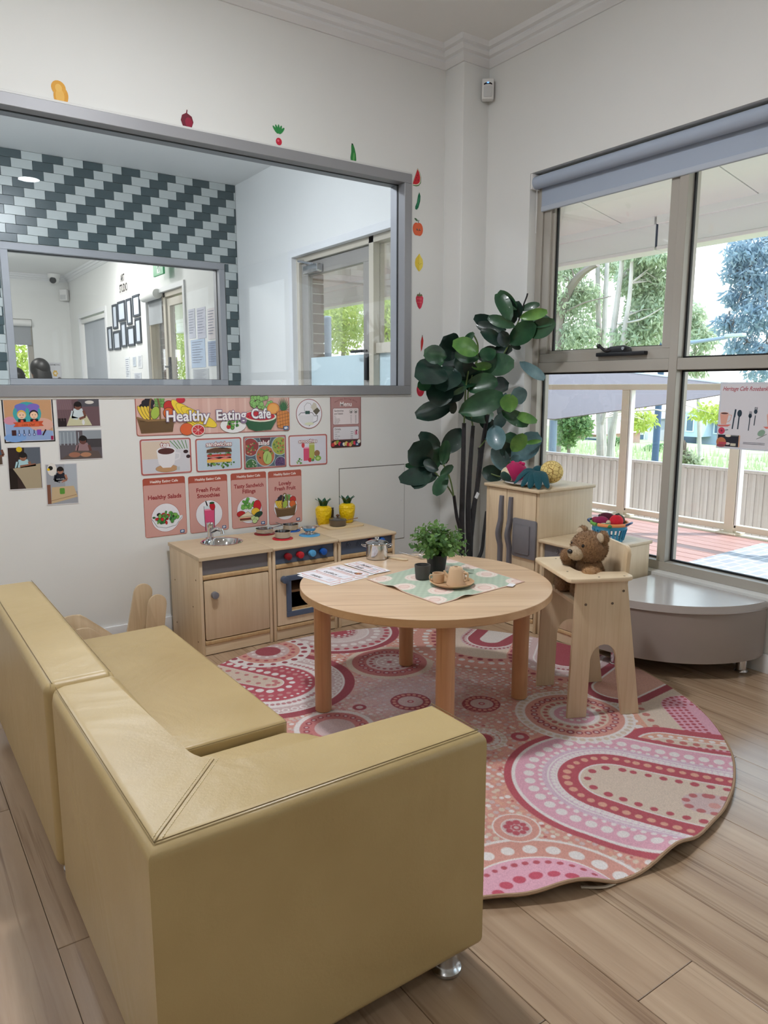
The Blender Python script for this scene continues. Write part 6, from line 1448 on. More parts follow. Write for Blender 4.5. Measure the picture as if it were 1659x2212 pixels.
def wob(n, rx, ry, seed, amp=.18):
    rr_ = random.Random(seed); ph = [rr_.uniform(0, 6.28) for _ in range(3)]
    return [((1+amp*(math.sin(2*t+ph[0])*.5+math.sin(3*t+ph[1])*.3))*rx*math.cos(t), (1+amp*(math.sin(2*t+ph[2])*.5))*ry*math.sin(t)) for t in (2*math.pi*i/n for i in range(n))]
INK = (36, 30, 28); ROSE = (206, 156, 148); RUST = (176, 84, 66); MAUVE = (178, 132, 130)
def leafy(D, cx, cy, rx, ry, seed, n=26, cols=((74, 148, 70), (120, 180, 84), (46, 108, 56), (196, 40, 44), (40, 34, 40))):
    q = random.Random(seed)
    for _ in range(n):
        a, r = q.uniform(0, 6.28), q.random()**.6; x, y = cx+rx*r*math.cos(a), cy+ry*r*math.sin(a); s = min(rx, ry)*q.uniform(.22, .42)
        c = cols[q.choice([0, 0, 1, 1, 2, 3, 4] if len(cols) > 4 else range(len(cols)))]; D.oc(x, y, s, c, s*q.uniform(.5, 1), q.uniform(0, 3), 9, w=s*.10)
def basket_art(D, cx, cy, s, half=False):
    for k, (x, y) in enumerate(((-.34, .42), (-.24, .5), (-.14, .44), (-.3, .3), (-.18, .32), (-.42, .3))): D.circ(cx+x*s, cy+y*s, .11*s, (34, 28, 40))
    for k in range(9): D.oc(cx+(.02+.1*(k % 3))*s, cy+(.34+.1*(k//3))*s, .06*s, (120, 170, 90), w=.008*s)
    D.oc(cx+.42*s, cy+.32*s, .17*s, (200, 44, 40), w=.015*s); D.oc(cx+.4*s, cy+.1*s, .17*s, (226, 110, 50), w=.015*s)
    for k in range(4): D.oc(cx+(-.45+.1*k)*s, cy+.12*s, .065*s, (240, 206, 70), .24*s, .5, w=.014*s)
    D.oc(cx-.03*s, cy+.12*s, .13*s, (170, 196, 80), .2*s, -.3, w=.015*s)
    D.poly([(cx-.62*s, cy-.02*s), (cx-.3*s, cy-.12*s), (cx+.3*s, cy-.1*s), (cx+.62*s, cy+.06*s), (cx+.5*s, cy-.5*s), (cx-.5*s, cy-.52*s)], (116, 88, 56))
    q = random.Random(3)
    for k in range(9): D.line([(cx-.52*s, cy-(.14+.042*k)*s), (cx+.52*s, cy-(.12+.042*k)*s)], .012*s, (88, 64, 40))
    D.line([(cx-.62*s, cy-.02*s), (cx-.3*s, cy-.12*s), (cx+.3*s, cy-.1*s), (cx+.62*s, cy+.06*s)], .06*s, (150, 116, 74))
    pts = [(cx+(-.04+.16*math.cos(a))*s, cy+(.2+.48*math.sin(a))*s) for a in [math.pi*i/10 for i in range(11)]]+[(cx-.2*s, cy-.1*s)]
    D.line([(cx+.12*s, cy-.12*s)]+pts, .055*s, (128, 98, 62))
def badge(D, x, y, s):
    D.rr(x-s, y-s*.7, x+s, y+s*.7, s*.2, (30, 92, 150)); D.circ(x-s*.25, y, s*.42, (240, 244, 248)); D.circ(x+s*.25, y+s*.05, s*.42, (240, 244, 248)); D.rect(x-s*.4, y-s*.05, x+s*.4, y+s*.03, (30, 92, 150))
# ---- banner
w, h = .83, .190; D = Draw()
D.rr(-w/2, -h/2, w/2, h/2, .012, (168, 96, 90)); D.rr(-w/2+.004, -h/2+.004, w/2-.004, h/2-.004, .010, (222, 182, 172))
for k in range(9): D.rect(-.10+.05*k, -h/2+.004, -.10+.05*k+(.012 if k % 2 else .022), h/2-.004, (230, 196, 186) if k % 2 else (214, 172, 162))
basket_art(D, -.315, -.002, .155)
for k in range(4): D.oc(-.175+.03*k, .012-.010*k, .026, (246, 214, 60), .088, .75+.12*k, w=.0015)
D.oc(-.190, .078, .022, (200, 36, 60), .016, w=.001); D.oc(-.165, -.068, .034, (226, 100, 48), .030, w=.0012); D.oc(-.105, -.074, .036, (240, 220, 210), .030, w=.0012); D.circ(-.105, -.074, .031, (206, 52, 62), .025); 
for k in range(8): D.line([(-.105, -.074), (-.105+.03*math.cos(k*.785), -.074+.024*math.sin(k*.785))], .0015, (244, 220, 216))
D.oc(.085, -.055, .072, (244, 244, 246), .040, w=.001); leafy(D, .085, -.040, .050, .030, 4, 24)
D.poly([(.14, -.020), (.17, -.075), (.21, -.09), (.30, -.085), (.33, -.040), (.335, -.010)], (30, 92, 56)); D.oc(.237, -.012, .097, (236, 240, 220), .030, -.05, w=.0015); D.circ(.237, -.010, .088, (206, 30, 52), .024, -.05)
for k in range(9): D.circ(.17+.016*k, -.012+.008*math.sin(k*2.2), .002, INK, .0035)
for k in range(34):
    q = random.Random(k+50); D.oc(.245+q.uniform(-.058, .062), .053+q.uniform(-.034, .036), .0115, (140, 196, 110), w=.0012)
D.oc(.315, .028, .036, (232, 150, 70), .030, w=.0012); D.circ(.315, .028, .028, (242, 176, 90), .023)
D.rr(.335, -.078, .410, .015, .02, (216, 136, 60))
for k in range(5): D.line([(.335, -.065+.018*k), (.41, -.05+.018*k)], .0018, (110, 64, 30)); D.line([(.34+.016*k, -.078), (.335+.016*k, .012)], .0016, (110, 64, 30))
for k in range(11): a = math.pi*(.1+.8*k/10); D.poly([(.374+.012*math.cos(a-.6), .015), (.374+.075*math.cos(a)*.6, .02+.072*math.sin(a)), (.374+.012*math.cos(a+.6), .02)], (34, 92, 52) if k % 2 else (54, 120, 66))
D.text('Healthy', -.155, .0, .052, (250, 250, 252), .018, .225, out=(140, 120, 150), ow=.045); D.text('Eating', .075, .0, .052, (250, 250, 252), .018, .165, out=(140, 120, 150), ow=.045); D.text('Cafe', .243, .004, .052, (250, 250, 252), .018, .112, out=(140, 120, 150), ow=.045)
badge(D, .388, -.078, .015)
poster('cafe_banner', 'long pink laminated banner lettered above the food posters', 'banner', 1.062, 1.890, 1.010, 1.200, D, (222, 182, 172), .012)
# ---- photo cards row
def card(D, w, h, bg, word, ink=(160, 70, 80), wx=0, wy=.3):
    D.rr(-w/2, -h/2, w/2, h/2, .012, (176, 98, 96)); D.rr(-w/2+.007, -h/2+.007, w/2-.007, h/2-.007, .008, (238, 206, 198)); D.rr(-w/2+.009, -h/2+.009, w/2-.009, h/2-.009, .007, bg)
def word(D, s, x, y, h=.026): D.text(s, x, y, h, (250, 248, 250), .02, None, out=(160, 76, 80), ow=.07)
w, h = .257, .178
D = Draw(); card(D, w, h, (214, 214, 222), 'tea'); D.rect(-w/2+.009, -.01, .02, h/2-.012, (222, 204, 186)); 
for k in range(5): D.line([(.02+.02*k, .078), (.06+.012*k, .035)], .004, (90, 140, 84))
D.oc(.0, -.060, .056, (196, 152, 110), .018, w=.001); D.poly([(-.048, .028), (.048, .028), (.040, -.035), (.02, -.056), (-.02, -.056), (-.040, -.035)], (236, 234, 238)); D.circ(0, .028, .048, (240, 240, 244), .020); D.circ(0, .026, .042, (86, 40, 38), .016)
D.line([(.044, .016), (.07, .012), (.066, -.012), (.042, -.02)], .007, (232, 230, 236)); D.circ(.10, .02, .013, (50, 26, 34), .009); D.circ(.112, -.005, .011, (50, 26, 34), .009); D.rect(.05, -.072, .066, -.054, (190, 196, 200))
word(D, 'tea', -.005, .060)
poster('tea_card', 'laminated card picturing a cup of tea', 'poster', 1.072, 1.330, .816, .995, D, group='food picture cards under the banner')
w, h = .252, .172
D = Draw(); card(D, w, h, (196, 214, 230), ''); leafy(D, 0, -.050, .085, .018, 9, 34, ((60, 120, 50), (110, 160, 70), (40, 84, 44), (140, 180, 90), (70, 60, 60)))
D.rr(-.068, -.040, .068, -.022, .006, (236, 190, 84)); D.rr(-.064, -.026, .064, -.014, .005, (226, 130, 120)); D.line([(-.066, -.018), (-.03, -.010), (0, -.018), (.03, -.010), (.066, -.018)], .008, (232, 170, 160)); D.rr(-.066, -.010, .066, .002, .004, (196, 60, 50)); leafy(D, 0, .004, .066, .010, 12, 20, ((90, 150, 60), (120, 170, 80), (60, 120, 50)))
D.poly([(-.070, .012), (.070, .012), (.066, .028), (.02, .036), (-.03, .034), (-.066, .026)], (96, 62, 44)); D.line([(-.068, .026), (-.02, .036), (.066, .030)], .004, (210, 176, 130))
word(D, 'sandwiches', 0, .056, .022)
poster('sandwich_card', 'laminated card picturing a tall sandwich', 'poster', 1.352, 1.604, .814, .988, D, group='food picture cards under the banner')
w, h = .250, .174
D = Draw(); card(D, w, h, (86, 104, 116), '')
for (x, y, r, cs) in ((-.085, .03, .05, ((150, 60, 60), (200, 150, 110), (80, 130, 60))), (0, -.020, .058, ((190, 110, 70), (110, 150, 60), (90, 50, 40))), (.088, .03, .052, ((160, 170, 70), (190, 100, 60), (90, 130, 60))), (-.085, -.066, .035, ((60, 110, 60), (120, 160, 90), (200, 200, 190))), (.088, -.062, .036, ((90, 60, 110), (120, 80, 130), (60, 40, 80))), (0, .080, .035, ((90, 40, 50), (140, 60, 60), (60, 40, 50)))):
    y = min(y, .087-r*.9) if False else y
    ry = r*.95
    D.poly([(max(-w/2+.01, min(w/2-.01, px_)), max(-h/2+.01, min(h/2-.01, py_))) for px_, py_ in circ(x, y, r, 26)], (176, 200, 206)); D.poly([(max(-w/2+.01, min(w/2-.01, px_)), max(-h/2+.01, min(h/2-.01, py_))) for px_, py_ in circ(x, y, r*.92, 26)], cs[0])
    q = random.Random(int(x*1000)+7)
    for _ in range(26):
        a, r2 = q.uniform(0, 6.28), q.random()**.5*r*.76; X_, Y_ = x+r2*math.cos(a), y+r2*math.sin(a)
        if abs(X_) < w/2-.016 and abs(Y_) < h/2-.016: D.circ(X_, Y_, r*.13, cs[q.randrange(3)], r*.08, q.uniform(0, 3), 8)
D.circ(.01, -.03, .026, (170, 200, 110), .036, .1); D.line([(.0, -.05), (.012, -.01)], .002, (120, 160, 70))
word(D, 'salad', -.01, .052, .024)
poster('salad_card', 'laminated card picturing bowls of salad', 'poster', 1.615, 1.866, .813, .988, D, (86, 104, 116), group='food picture cards under the banner')
w, h = .245, .173
D = Draw(); card(D, w, h, (222, 222, 234), '')
D.rect(-.03, -.058, .008, .010, (212, 66, 112)); D.rect(-.03, .010, .008, .018, (236, 160, 190)); D.rect(.006, -.055, .040, .038, (176, 186, 84)); D.rect(.006, .028, .040, .042, (206, 212, 150)); D.circ(-.032, .028, .010, (206, 40, 60), .014); D.circ(.056, -.02, .018, (150, 110, 70)); D.circ(.062, -.048, .020, (130, 176, 70), .015); D.circ(.062, -.048, .010, (190, 216, 130), .008); D.circ(.01, -.055, .012, (190, 40, 50)); leafy(D, -.055, -.060, .024, .014, 5, 12, ((110, 170, 80), (70, 140, 60), (150, 190, 110))); leafy(D, .03, -.048, .012, .014, 6, 8, ((90, 150, 90), (120, 170, 110)))
word(D, 'smoothies', -.002, .052, .020)
poster('smoothie_card', 'laminated card picturing two smoothie glasses', 'poster', 1.880, 2.127, .812, .985, D, group='food picture cards under the banner')
# ---- tea bag roundel
w = .164
D = Draw(); D.circ(0, 0, w/2, (160, 96, 96), n=40); D.circ(0, 0, w/2-.004, (238, 238, 246), n=40)
D.poly([(-.066, -.008), (.030, -.008), (.022, -.05), (-.005, -.07), (-.035, -.062), (-.058, -.04)], (226, 228, 234)); D.line([(-.066, -.008), (-.052, .006), (.02, .006), (.030, -.008)], .003, (70, 70, 80)); D.line([(.03, -.012), (.055, -.012), (.05, -.04), (.022, -.05), (-.002, -.068)], .003, (70, 70, 80)); D.rect(-.024, -.002, .005, .016, (24, 74, 66))
D.line([(-.028, .006), (-.03, .04), (-.012, .06), (.008, .056), (.016, .044)], .0016, (80, 80, 84)); D.poly([(.010, .036), (.030, .062), (.044, .056), (.052, .032), (.070, .016), (.046, -.006)], (206, 202, 190)); D.poly([(.024, .014), (.052, .034), (.070, .016), (.046, -.008)], (88, 80, 62)); D.circ(-.0, -.055, .03, (222, 228, 200), .008)
poster('tea_bag_roundel', 'round laminated picture of a tea bag and cup', 'poster', 1.932, 2.094, 1.018, 1.182, D, (238, 238, 246), round_=True)
# ---- menu
w, h = .206, .302
D = Draw(); D.rr(-w/2, -h/2, w/2, h/2, .014, (120, 66, 66)); D.rr(-w/2+.004, -h/2+.004, w/2-.004, h/2-.004, .011, (182, 136, 134))
for k, ch in enumerate('Healthy Eating Cafe'):
    a = math.radians(118-3.2*k*.98); D.text(ch, .16*math.cos(a)*.95, -.032+.16*math.sin(a), .008, (110, 60, 60), .01, rot=a-math.pi/2) if ch != ' ' else None
D.text('Menu', 0, .098, .026, (250, 246, 246), .015, .085); D.rr(-.088, -.020, .088, .075, .008, (120, 70, 72)); D.rr(-.086, -.018, .086, .073, .007, (236, 226, 228)); D.text('Sandwiches', -.078, .060, .011, (90, 60, 66), .012, .062, True); D.text('and Salads', -.078, .044, .011, (90, 60, 66), .012, .058, True)
for x in (.034, .066): D.circ(x, .054, .011, (120, 110, 110)); D.circ(x, .055, .009, (226, 222, 220)); D.circ(x+.001, .052, .005, (70, 60, 60), .004)
for k, s in enumerate(('BLT', 'tuna', 'cheese salad', 'chicken salad', 'salad wraps', 'side salad')):
    D.text(s, -.078, .030-.008*k, .0052, (110, 100, 104), .0, None, True)
    D.text(('£2', '£1', '£2', '£3', '£1', '£1')[k], .034, .032-.008*k, .0052, (90, 80, 84), .01); D.text(('£3', '£2', '£3', '£4', '£2', '£2')[k], .066, .032-.008*k, .0052, (90, 80, 84), .01)
D.rr(-.088, -.106, .088, -.030, .008, (120, 70, 72)); D.rr(-.086, -.104, .086, -.032, .007, (228, 226, 232)); D.text('Drinks', -.076, -.044, .011, (90, 60, 66), .012, .04, True)
for k, s in enumerate(('smoothie', 'juice', 'milk shake', 'hot tea')): D.text(s, -.076, -.060-.012*k, .006, (90, 84, 90), .0, None, True); D.line([(.03, -.062-.012*k), (.046, -.062-.012*k)], .003, (120, 116, 120))
D.circ(.068, -.066, .016, (150, 110, 120)); D.circ(.068, -.066, .0145, (226, 210, 216)); D.rect(.063, -.078, .073, -.056, (190, 60, 100)); D.circ(.071, -.055, .004, (60, 30, 40))
q = random.Random(8); D.rr(-.098, -.147, .098, -.108, .008, (70, 50, 50))
for k in range(13): D.oc(-.088+.0145*k, -.128+q.uniform(-.008, .010), q.uniform(.010, .014), ((206, 60, 70), (236, 170, 120), (150, 170, 80), (214, 60, 90), (60, 50, 90), (240, 236, 220), (226, 200, 120))[k % 7], .011, q.uniform(0, 3), 12, w=.001)
badge(D, .074, -.136, .010)
poster('menu_sheet', 'mauve laminated menu sheet headed in white letters', 'poster', 2.150, 2.356, .903, 1.204, D, (182, 136, 134), .014)
# ---- four portrait posters
def portrait(lines, art, w, h):
    D = Draw(); D.rr(-w/2, -h/2, w/2, h/2, .010, RUST); D.rr(-w/2+.002, -h/2+.002, w/2-.002, h/2-.035, .006, (214, 164, 156)); D.rr(-w/2+.002, h/2-.05, w/2-.002, h/2-.034, .0, RUST) if False else None
    D.text('Healthy Eating Cafe', 0, h/2-.0185, .013, (248, 238, 232), .02, w*.66)
    for k, (s, y) in enumerate(lines): D.text(s, 0, y, .021, (150, 46, 50), .03, w*.84)
    D.circ(0, -.055, .073, (168, 80, 74), n=40); D.circ(0, -.055, .0715, (240, 240, 248), n=40)
    art(D); badge(D, w/2-.026, -h/2+.016, .011); return D
def art_salad(D):
    D.poly([(-.07, -.055), (.088, -.05), (.084, -.066), (.05, -.098), (.0, -.108), (-.045, -.098)], (238, 240, 246)); D.line([(-.07, -.058), (-.045, -.098), (0, -.108), (.05, -.098), (.088, -.05)], .002, (80, 80, 96)); leafy(D, 0, -.055, .062, .030, 21, 46)
def art_smoothie(D):
    D.line([(-.018, .018), (.0, -.04)], .006, (190, 196, 186)); D.rect(-.025, -.03, .028, -.012, (214, 226, 234)); D.poly([(-.028, -.03), (.03, -.03), (.026, -.142), (-.024, -.142)], (224, 84, 130)); D.rect(-.025, -.036, .028, -.028, (240, 150, 180)); D.line([(-.028, -.012), (-.024, -.142)], .0022, INK); D.line([(.03, -.012), (.026, -.142)], .0022, INK); D.oc(.018, -.016, .014, (196, 24, 46), .020, .2, w=.0015); D.circ(.016, .002, .014, (30, 80, 44), .006)
def art_sandwich(D):
    leafy(D, -.012, -.020, .036, .030, 31, 22, ((120, 190, 90), (90, 165, 70), (150, 206, 110))); D.oc(.045, -.035, .022, (206, 30, 44), .030, w=.0015); D.oc(.034, -.066, .024, (240, 196, 60), .020, w=.0015); D.oc(-.05, -.072, .024, (190, 40, 44), .016, w=.0012); D.oc(.05, -.084, .026, (30, 66, 46), .014, .4, w=.0012)
    D.poly([(-.064, -.088), (-.01, -.062), (.026, -.088)], (240, 226, 196)); D.poly([(-.064, -.088), (.026, -.088), (.022, -.112), (-.06, -.112)], (226, 206, 170)); D.rect(-.058, -.108, .02, -.098, (110, 60, 50)); D.line([(-.062, -.097), (.022, -.097)], .003, (206, 60, 50)); D.line([(-.064, -.088), (-.01, -.062), (.026, -.088), (-.064, -.088)], .0015, INK)
    for k, (x, y) in enumerate(((.02, -.10), (.038, -.106), (.028, -.118))): D.oc(x, y, .014, (206, 226, 160), .011, w=.0015)
def art_basket(D):
    basket_art(D, 0, -.052, .108)
for (x0, x1, z0, z1), lines, art, lb in (((1.077, 1.290, .505, .802), [('Healthy Salads', .052)], art_salad, 'pink portrait poster with a salad bowl'), ((1.307, 1.517, .502, .797), [('Fresh Fruit', .074), ('Smoothies', .044)], art_smoothie, 'pink portrait poster with a smoothie glass'),
        ((1.537, 1.741, .501, .797), [('Tasty Sandwich', .078), ('Fillings', .048)], art_sandwich, 'pink portrait poster with sandwich fillings'), ((1.753, 1.957, .499, .794), [('Lovely', .078), ('Fresh Fruit', .050)], art_basket, 'pink portrait poster with a fruit basket')):
    poster('portrait_poster', lb, 'poster', x0, x1, z0, z1, portrait(lines, art, x1-x0, z1-z0), (214, 164, 156), .010, 'pink portrait posters above the sink unit')
# ---- framed chef picture: two generic cooks
w, h = .208, .194
D = Draw(); D.rect(-w/2, -h/2, w/2, h/2, (20, 22, 34)); D.rect(-w/2+.005, -h/2+.005, w/2-.005, h/2-.005, (232, 230, 232)); D.rect(-w/2+.007, -h/2+.007, w/2-.007, h/2-.007, (206, 160, 120))
D.poly([(-.097, -.09), (.097, -.09), (.097, -.05), (.0, -.03), (-.097, 0)], (150, 176, 220)); D.circ(-.06, -.075, .045, (130, 170, 226), .02); D.circ(.05, -.02, .05, (222, 176, 160), .03); D.circ(-.075, .0, .026, (214, 150, 170), .018)
D.circ(0-.005, .03, .058, (70, 170, 176), .052)
for x, hatc, hair in ((-.028, (110, 120, 206), (226, 180, 90)), (.022, (130, 110, 200), (40, 30, 50))):
    D.circ(x, .060, .026, hatc, .014); D.rect(x-.018, .038, x+.018, .056, hatc); D.circ(x, .026, .0185, hair, .020); D.circ(x, .022, .016, (244, 206, 176)); D.circ(x-.006, .024, .002, INK); D.circ(x+.006, .024, .002, INK); D.line([(x-.005, .014), (x, .012), (x+.005, .014)], .0016, (180, 70, 60)); D.rect(x-.016, -.014, x+.016, .006, (30, 34, 40)); D.circ(x, -.003, .006, (220, 90, 70))
D.poly([(-.065, -.008), (.06, -.004), (.052, -.016), (.06, -.026), (-.065, -.028), (-.056, -.018)], (206, 84, 50)); D.rect(-.045, -.028, .04, -.010, (222, 100, 60)); D.text('Little Chef', -.003, -.019, .010, (60, 30, 24), .0, .055, shear=.3)
for k, c in enumerate(((70, 36, 40), (60, 90, 160), (70, 90, 150), (60, 80, 150), (70, 80, 140), (130, 80, 190), (50, 24, 34))):
    x = -.064+.0205*k
    if k in (0, 5): D.rect(x-.009, -.066, x+.009, -.042, c)
    elif k == 6: D.line([(x-.006, -.068), (x+.008, -.042)], .006, c)
    else: D.line([(x, -.042), (x, -.058)], .003, (40, 40, 60)); D.circ(x, -.063, .006, c); D.circ(x, -.063, .004, (190, 200, 226))
D.rect(.086, -.09, .097, -.072, (150, 30, 80))
poster('chef_picture', 'black bordered picture of two cartoon cooks and kitchen tools', 'poster', .485, .693, 1.002, 1.196, D, (20, 22, 34), .001, tilt=math.radians(0))
# ---- photographs of children at play, kept simple
def photo(lb, x0, x1, z0, z1, bgs, art, tilt=0):
    w, h = x1-x0, z1-z0; D = Draw(); D.rect(-w/2, -h/2, w/2, h/2, (222, 220, 222)); D.rect(-w/2+.003, -h/2+.004, w/2-.003, h/2-.003, bgs[0])
    for (a, b, c, d, col) in bgs[1:]: D.rect(-w/2+.003+a*(w-.006), -h/2+.004+b*(h-.007), -w/2+.003+c*(w-.006), -h/2+.004+d*(h-.007), col)
    art(D, w, h); poster('photo_print', lb, 'photo', x0, x1, z0, z1, D, (222, 220, 222), .001, 'photographs pinned to the wall', tilt)
def kid(D, x, y, s, hair, skin, top, table=None):
    if table: D.poly([(x-1.6*s, y-2.6*s), (x+1.7*s, y-2.6*s), (x+.9*s, y-.9*s), (x-.9*s, y-.9*s)], table)
    D.poly([(x-.9*s, y-1.6*s), (x+.9*s, y-1.6*s), (x+.55*s, y-.3*s), (x-.55*s, y-.3*s)], top); D.line([(x-.7*s, y-.6*s), (x-.9*s, y-1.4*s), (x-.1*s, y-1.7*s)], .32*s, top); D.line([(x+.7*s, y-.6*s), (x+.9*s, y-1.4*s), (x+.1*s, y-1.7*s)], .32*s, skin)
    D.circ(x, y+.1*s, .52*s, hair, .56*s); D.circ(x, y-.08*s, .40*s, skin, .42*s); D.circ(x, y+.22*s, .46*s, hair, .30*s)
def a1(D, w, h):
    for k in range(8): D.line([(-w/2+.004+.008*k, h/2-.004), (-w/2+.006+.012*k, -h/2+.03)], .0016, (120, 96, 100))
    kid(D, -.002, .028, .034, (30, 22, 24), (120, 78, 66), (206, 220, 226), (206, 204, 170)); D.circ(.05, .046, .02, (220, 216, 210), .008); D.circ(.018, -.046, .006, (230, 232, 236), .012)
def a2(D, w, h):
    for k in range(6): D.rect(-w/2+.006+.016*k, .0, -w/2+.010+.016*k, h/2-.01, (170, 180, 190))
    kid(D, .01, .020, .036, (26, 20, 22), (104, 66, 60), (150, 120, 124)); D.poly([(-w/2+.004, -h/2+.005), (w/2-.004, -h/2+.005), (w/2-.02, -.030), (-.03, -.026)], (96, 84, 80)); D.circ(-.03, -.045, .026, (160, 110, 90), .012); D.circ(.02, -.046, .024, (180, 130, 100), .011)
def a3(D, w, h):
    D.circ(-.02, .085, .012, (220, 190, 40)); kid(D, -.006, .050, .034, (26, 20, 22), (150, 104, 84), (176, 214, 222)); D.poly([(-.05, .0), (.064, .02), (.064, -.092), (.0, -.092), (-.02, -.05)], (176, 162, 136)); D.line([(-.02, .008), (.045, .015)], .012, (150, 104, 84))
def a4(D, w, h):
    D.circ(-.04, .07, .02, (230, 226, 220), .03); D.circ(-.046, .076, .010, (30, 30, 30)); D.circ(-.055, .07, .006, (240, 200, 40)); kid(D, -.005, .062, .030, (24, 18, 20), (170, 120, 100), (26, 30, 44)); D.poly([(-.05, -.088), (.066, -.062), (.05, -.01), (-.045, -.012)], (202, 178, 142)); D.rr(-.012, -.046, .010, -.018, .005, (90, 150, 60)); D.line([(-.05, -.075), (.06, -.052)], .002, (140, 110, 80)); D.text('EXPLORE', -.006, .024, .006, (206, 210, 214), .0); D.text('LEARN', -.006, .013, .005, (206, 210, 214), .0); D.rect(-w/2+.004, -.088, -.05, .0, (128, 84, 66))
photo('photo of a child in a pale top at a yellow table', .706, .897, 1.062, 1.198, [(110, 86, 92), (0, .6, .35, 1, (130, 104, 112)), (.5, .7, 1, 1, (86, 84, 92)), (0, 0, .2, .3, (40, 30, 34))], a1)
photo('photo of a child eating at a dark table', .706, .898, .911, 1.050, [(96, 90, 96), (0, .55, .4, 1, (140, 150, 160)), (.55, .4, 1, .7, (70, 66, 70)), (.55, .7, 1, 1, (150, 158, 166))], a2, math.radians(.6))
photo('photo of a child in a pale blue shirt leaning over a table', .489, .627, .790, .982, [(52, 38, 38), (.5, .5, 1, 1, (96, 104, 116)), (0, 0, .25, .5, (30, 22, 22))], a3, math.radians(1))
photo('photo of a child in black mixing in a green cup', .639, .777, .708, .898, [(160, 164, 172), (.6, .3, 1, 1, (176, 184, 194))], a4, math.radians(1))
def a5(D, w, h): kid(D, .05, .02, .03, (26, 20, 22), (120, 80, 66), (70, 90, 110))
photo('dark photo cut off at the edge beside the cook picture', .325, .472, .905, 1.038, [(70, 84, 96), (.6, 0, 1, .4, (90, 74, 62))], a5)
# ---- fruit and vegetable wall stickers
def sticker(name, label, px, py, D):
    p = at(px, py, 1, YB); t = thing(name, label, 'sticker', (p.x, YB-.0008, p.z), 0, 'fruit and vegetable stickers round the inner window'); D.build(t, MB_, M_PRINTM, 'decal'); return t
SS = .0026    # metres per photo pixel on the wall, roughly
D = Draw(); D.poly([(x*.85+.008, y-.012) for x, y in wob(26, .036, .042, 2, .1)], (222, 158, 44)); D.circ(.0, .022, .030, (226, 164, 52), .030); D.circ(.004, -.01, .018, (236, 184, 84), .030); D.circ(.0, .022, .014, (238, 190, 92), .016)
sticker('potato_sticker', 'golden potato sticker above the window at far left', 127, 202, D)
D = Draw(); D.poly([(0, .052), (.004, .05), (.002, .036), (.024, .024), (.031, .0), (.022, -.024), (.006, -.034), (.010, -.05), (.004, -.042), (0, -.052), (-.004, -.042), (-.010, -.048), (-.006, -.034), (-.022, -.024), (-.031, .0), (-.024, .024), (-.004, .036)], (112, 10, 40)); D.circ(.008, -.004, .018, (150, 20, 56), .022)
sticker('beetroot_sticker', 'dark red beetroot sticker above the window', 404, 262, D)
D = Draw(); 
for a in (-.7, -.35, 0, .35, .7): D.circ(.026*math.sin(a)*1.1, .012+.026*math.cos(a), .0065, (44, 140, 72), .022, -a)
D.circ(0, -.022, .017, (204, 32, 62), .018); D.line([(0, -.038), (0, -.05)], .0025, (204, 60, 80)); D.circ(-.004, -.018, .006, (232, 110, 130))
sticker('radish_sticker', 'red radish sticker with green leaves above the window', 602, 296, D)
D = Draw(); D.poly([(-.008, .050), (.002, .052), (.012, .03), (.020, .0), (.022, -.028), (.014, -.046), (0, -.05), (-.014, -.040), (-.016, -.02), (-.010, .01), (-.010, .04)], (44, 130, 64)); D.circ(.006, -.016, .006, (96, 172, 92), .026, -.1); D.rect(-.008, .046, .0, .054, (30, 50, 40))
sticker('zucchini_sticker', 'green zucchini sticker above the window frame end', 762, 333, D)
D = Draw(); D.poly([(.006, .054), (.022, .034), (.032, .004), (.030, -.024), (.016, -.042), (-.006, -.048), (-.036, -.044)], (70, 120, 60)); D.poly([(.006, .052), (.020, .034), (.029, .004), (.026, -.022), (.014, -.037), (-.006, -.043), (-.034, -.042)], (236, 232, 210)); D.poly([(.005, .048), (.017, .032), (.025, .004), (.022, -.020), (.011, -.032), (-.006, -.038), (-.030, -.038)], (206, 30, 48))
for x, y in ((.004, .014), (-.008, -.016), (.010, -.012), (-.002, .0)): D.circ(x, y, .002, INK, .004)
sticker('watermelon_sticker', 'red watermelon slice sticker at the window corner', 900, 384, D)
D = Draw(); D.poly([(.012, .050), (.020, .03), (.018, .0), (.006, -.036), (-.006, -.05), (-.018, -.048), (-.018, -.034), (-.006, -.01), (.002, .03)], (24, 112, 78)); D.circ(.004, -.004, .004, (60, 150, 104), .026, -.25)
sticker('cucumber_sticker', 'dark green cucumber sticker beside the window frame', 902, 434, D)
def face(D, x, y, s, ink=INK, white=True):
    for k in (-1, 1):
        if white: D.circ(x+k*.6*s, y, .34*s, (30, 24, 24)); D.circ(x+k*.6*s+.08*s, y+.1*s, .12*s, (250, 250, 250))
        else: D.line([(x+k*.6*s-.3*s, y), (x+k*.6*s-.1*s, y+.18*s), (x+k*.6*s+.2*s, y)], .1*s, ink)
    D.line([(x-.25*s, y-.45*s), (x, y-.3*s), (x+.25*s, y-.45*s)], .12*s, ink)
D = Draw(); D.circ(-.010, -.008, .026, (222, 96, 58), .036); D.circ(.012, -.008, .027, (226, 102, 62), .037); D.circ(.0, -.010, .03, (228, 106, 66), .034); D.line([(.004, .028), (.008, .044)], .004, (70, 60, 40)); D.circ(-.012, .044, .014, (84, 116, 84), .006, -.5); face(D, .006, -.010, .016)
sticker('apple_sticker', 'orange red apple sticker with a face beside the window', 902, 492, D)
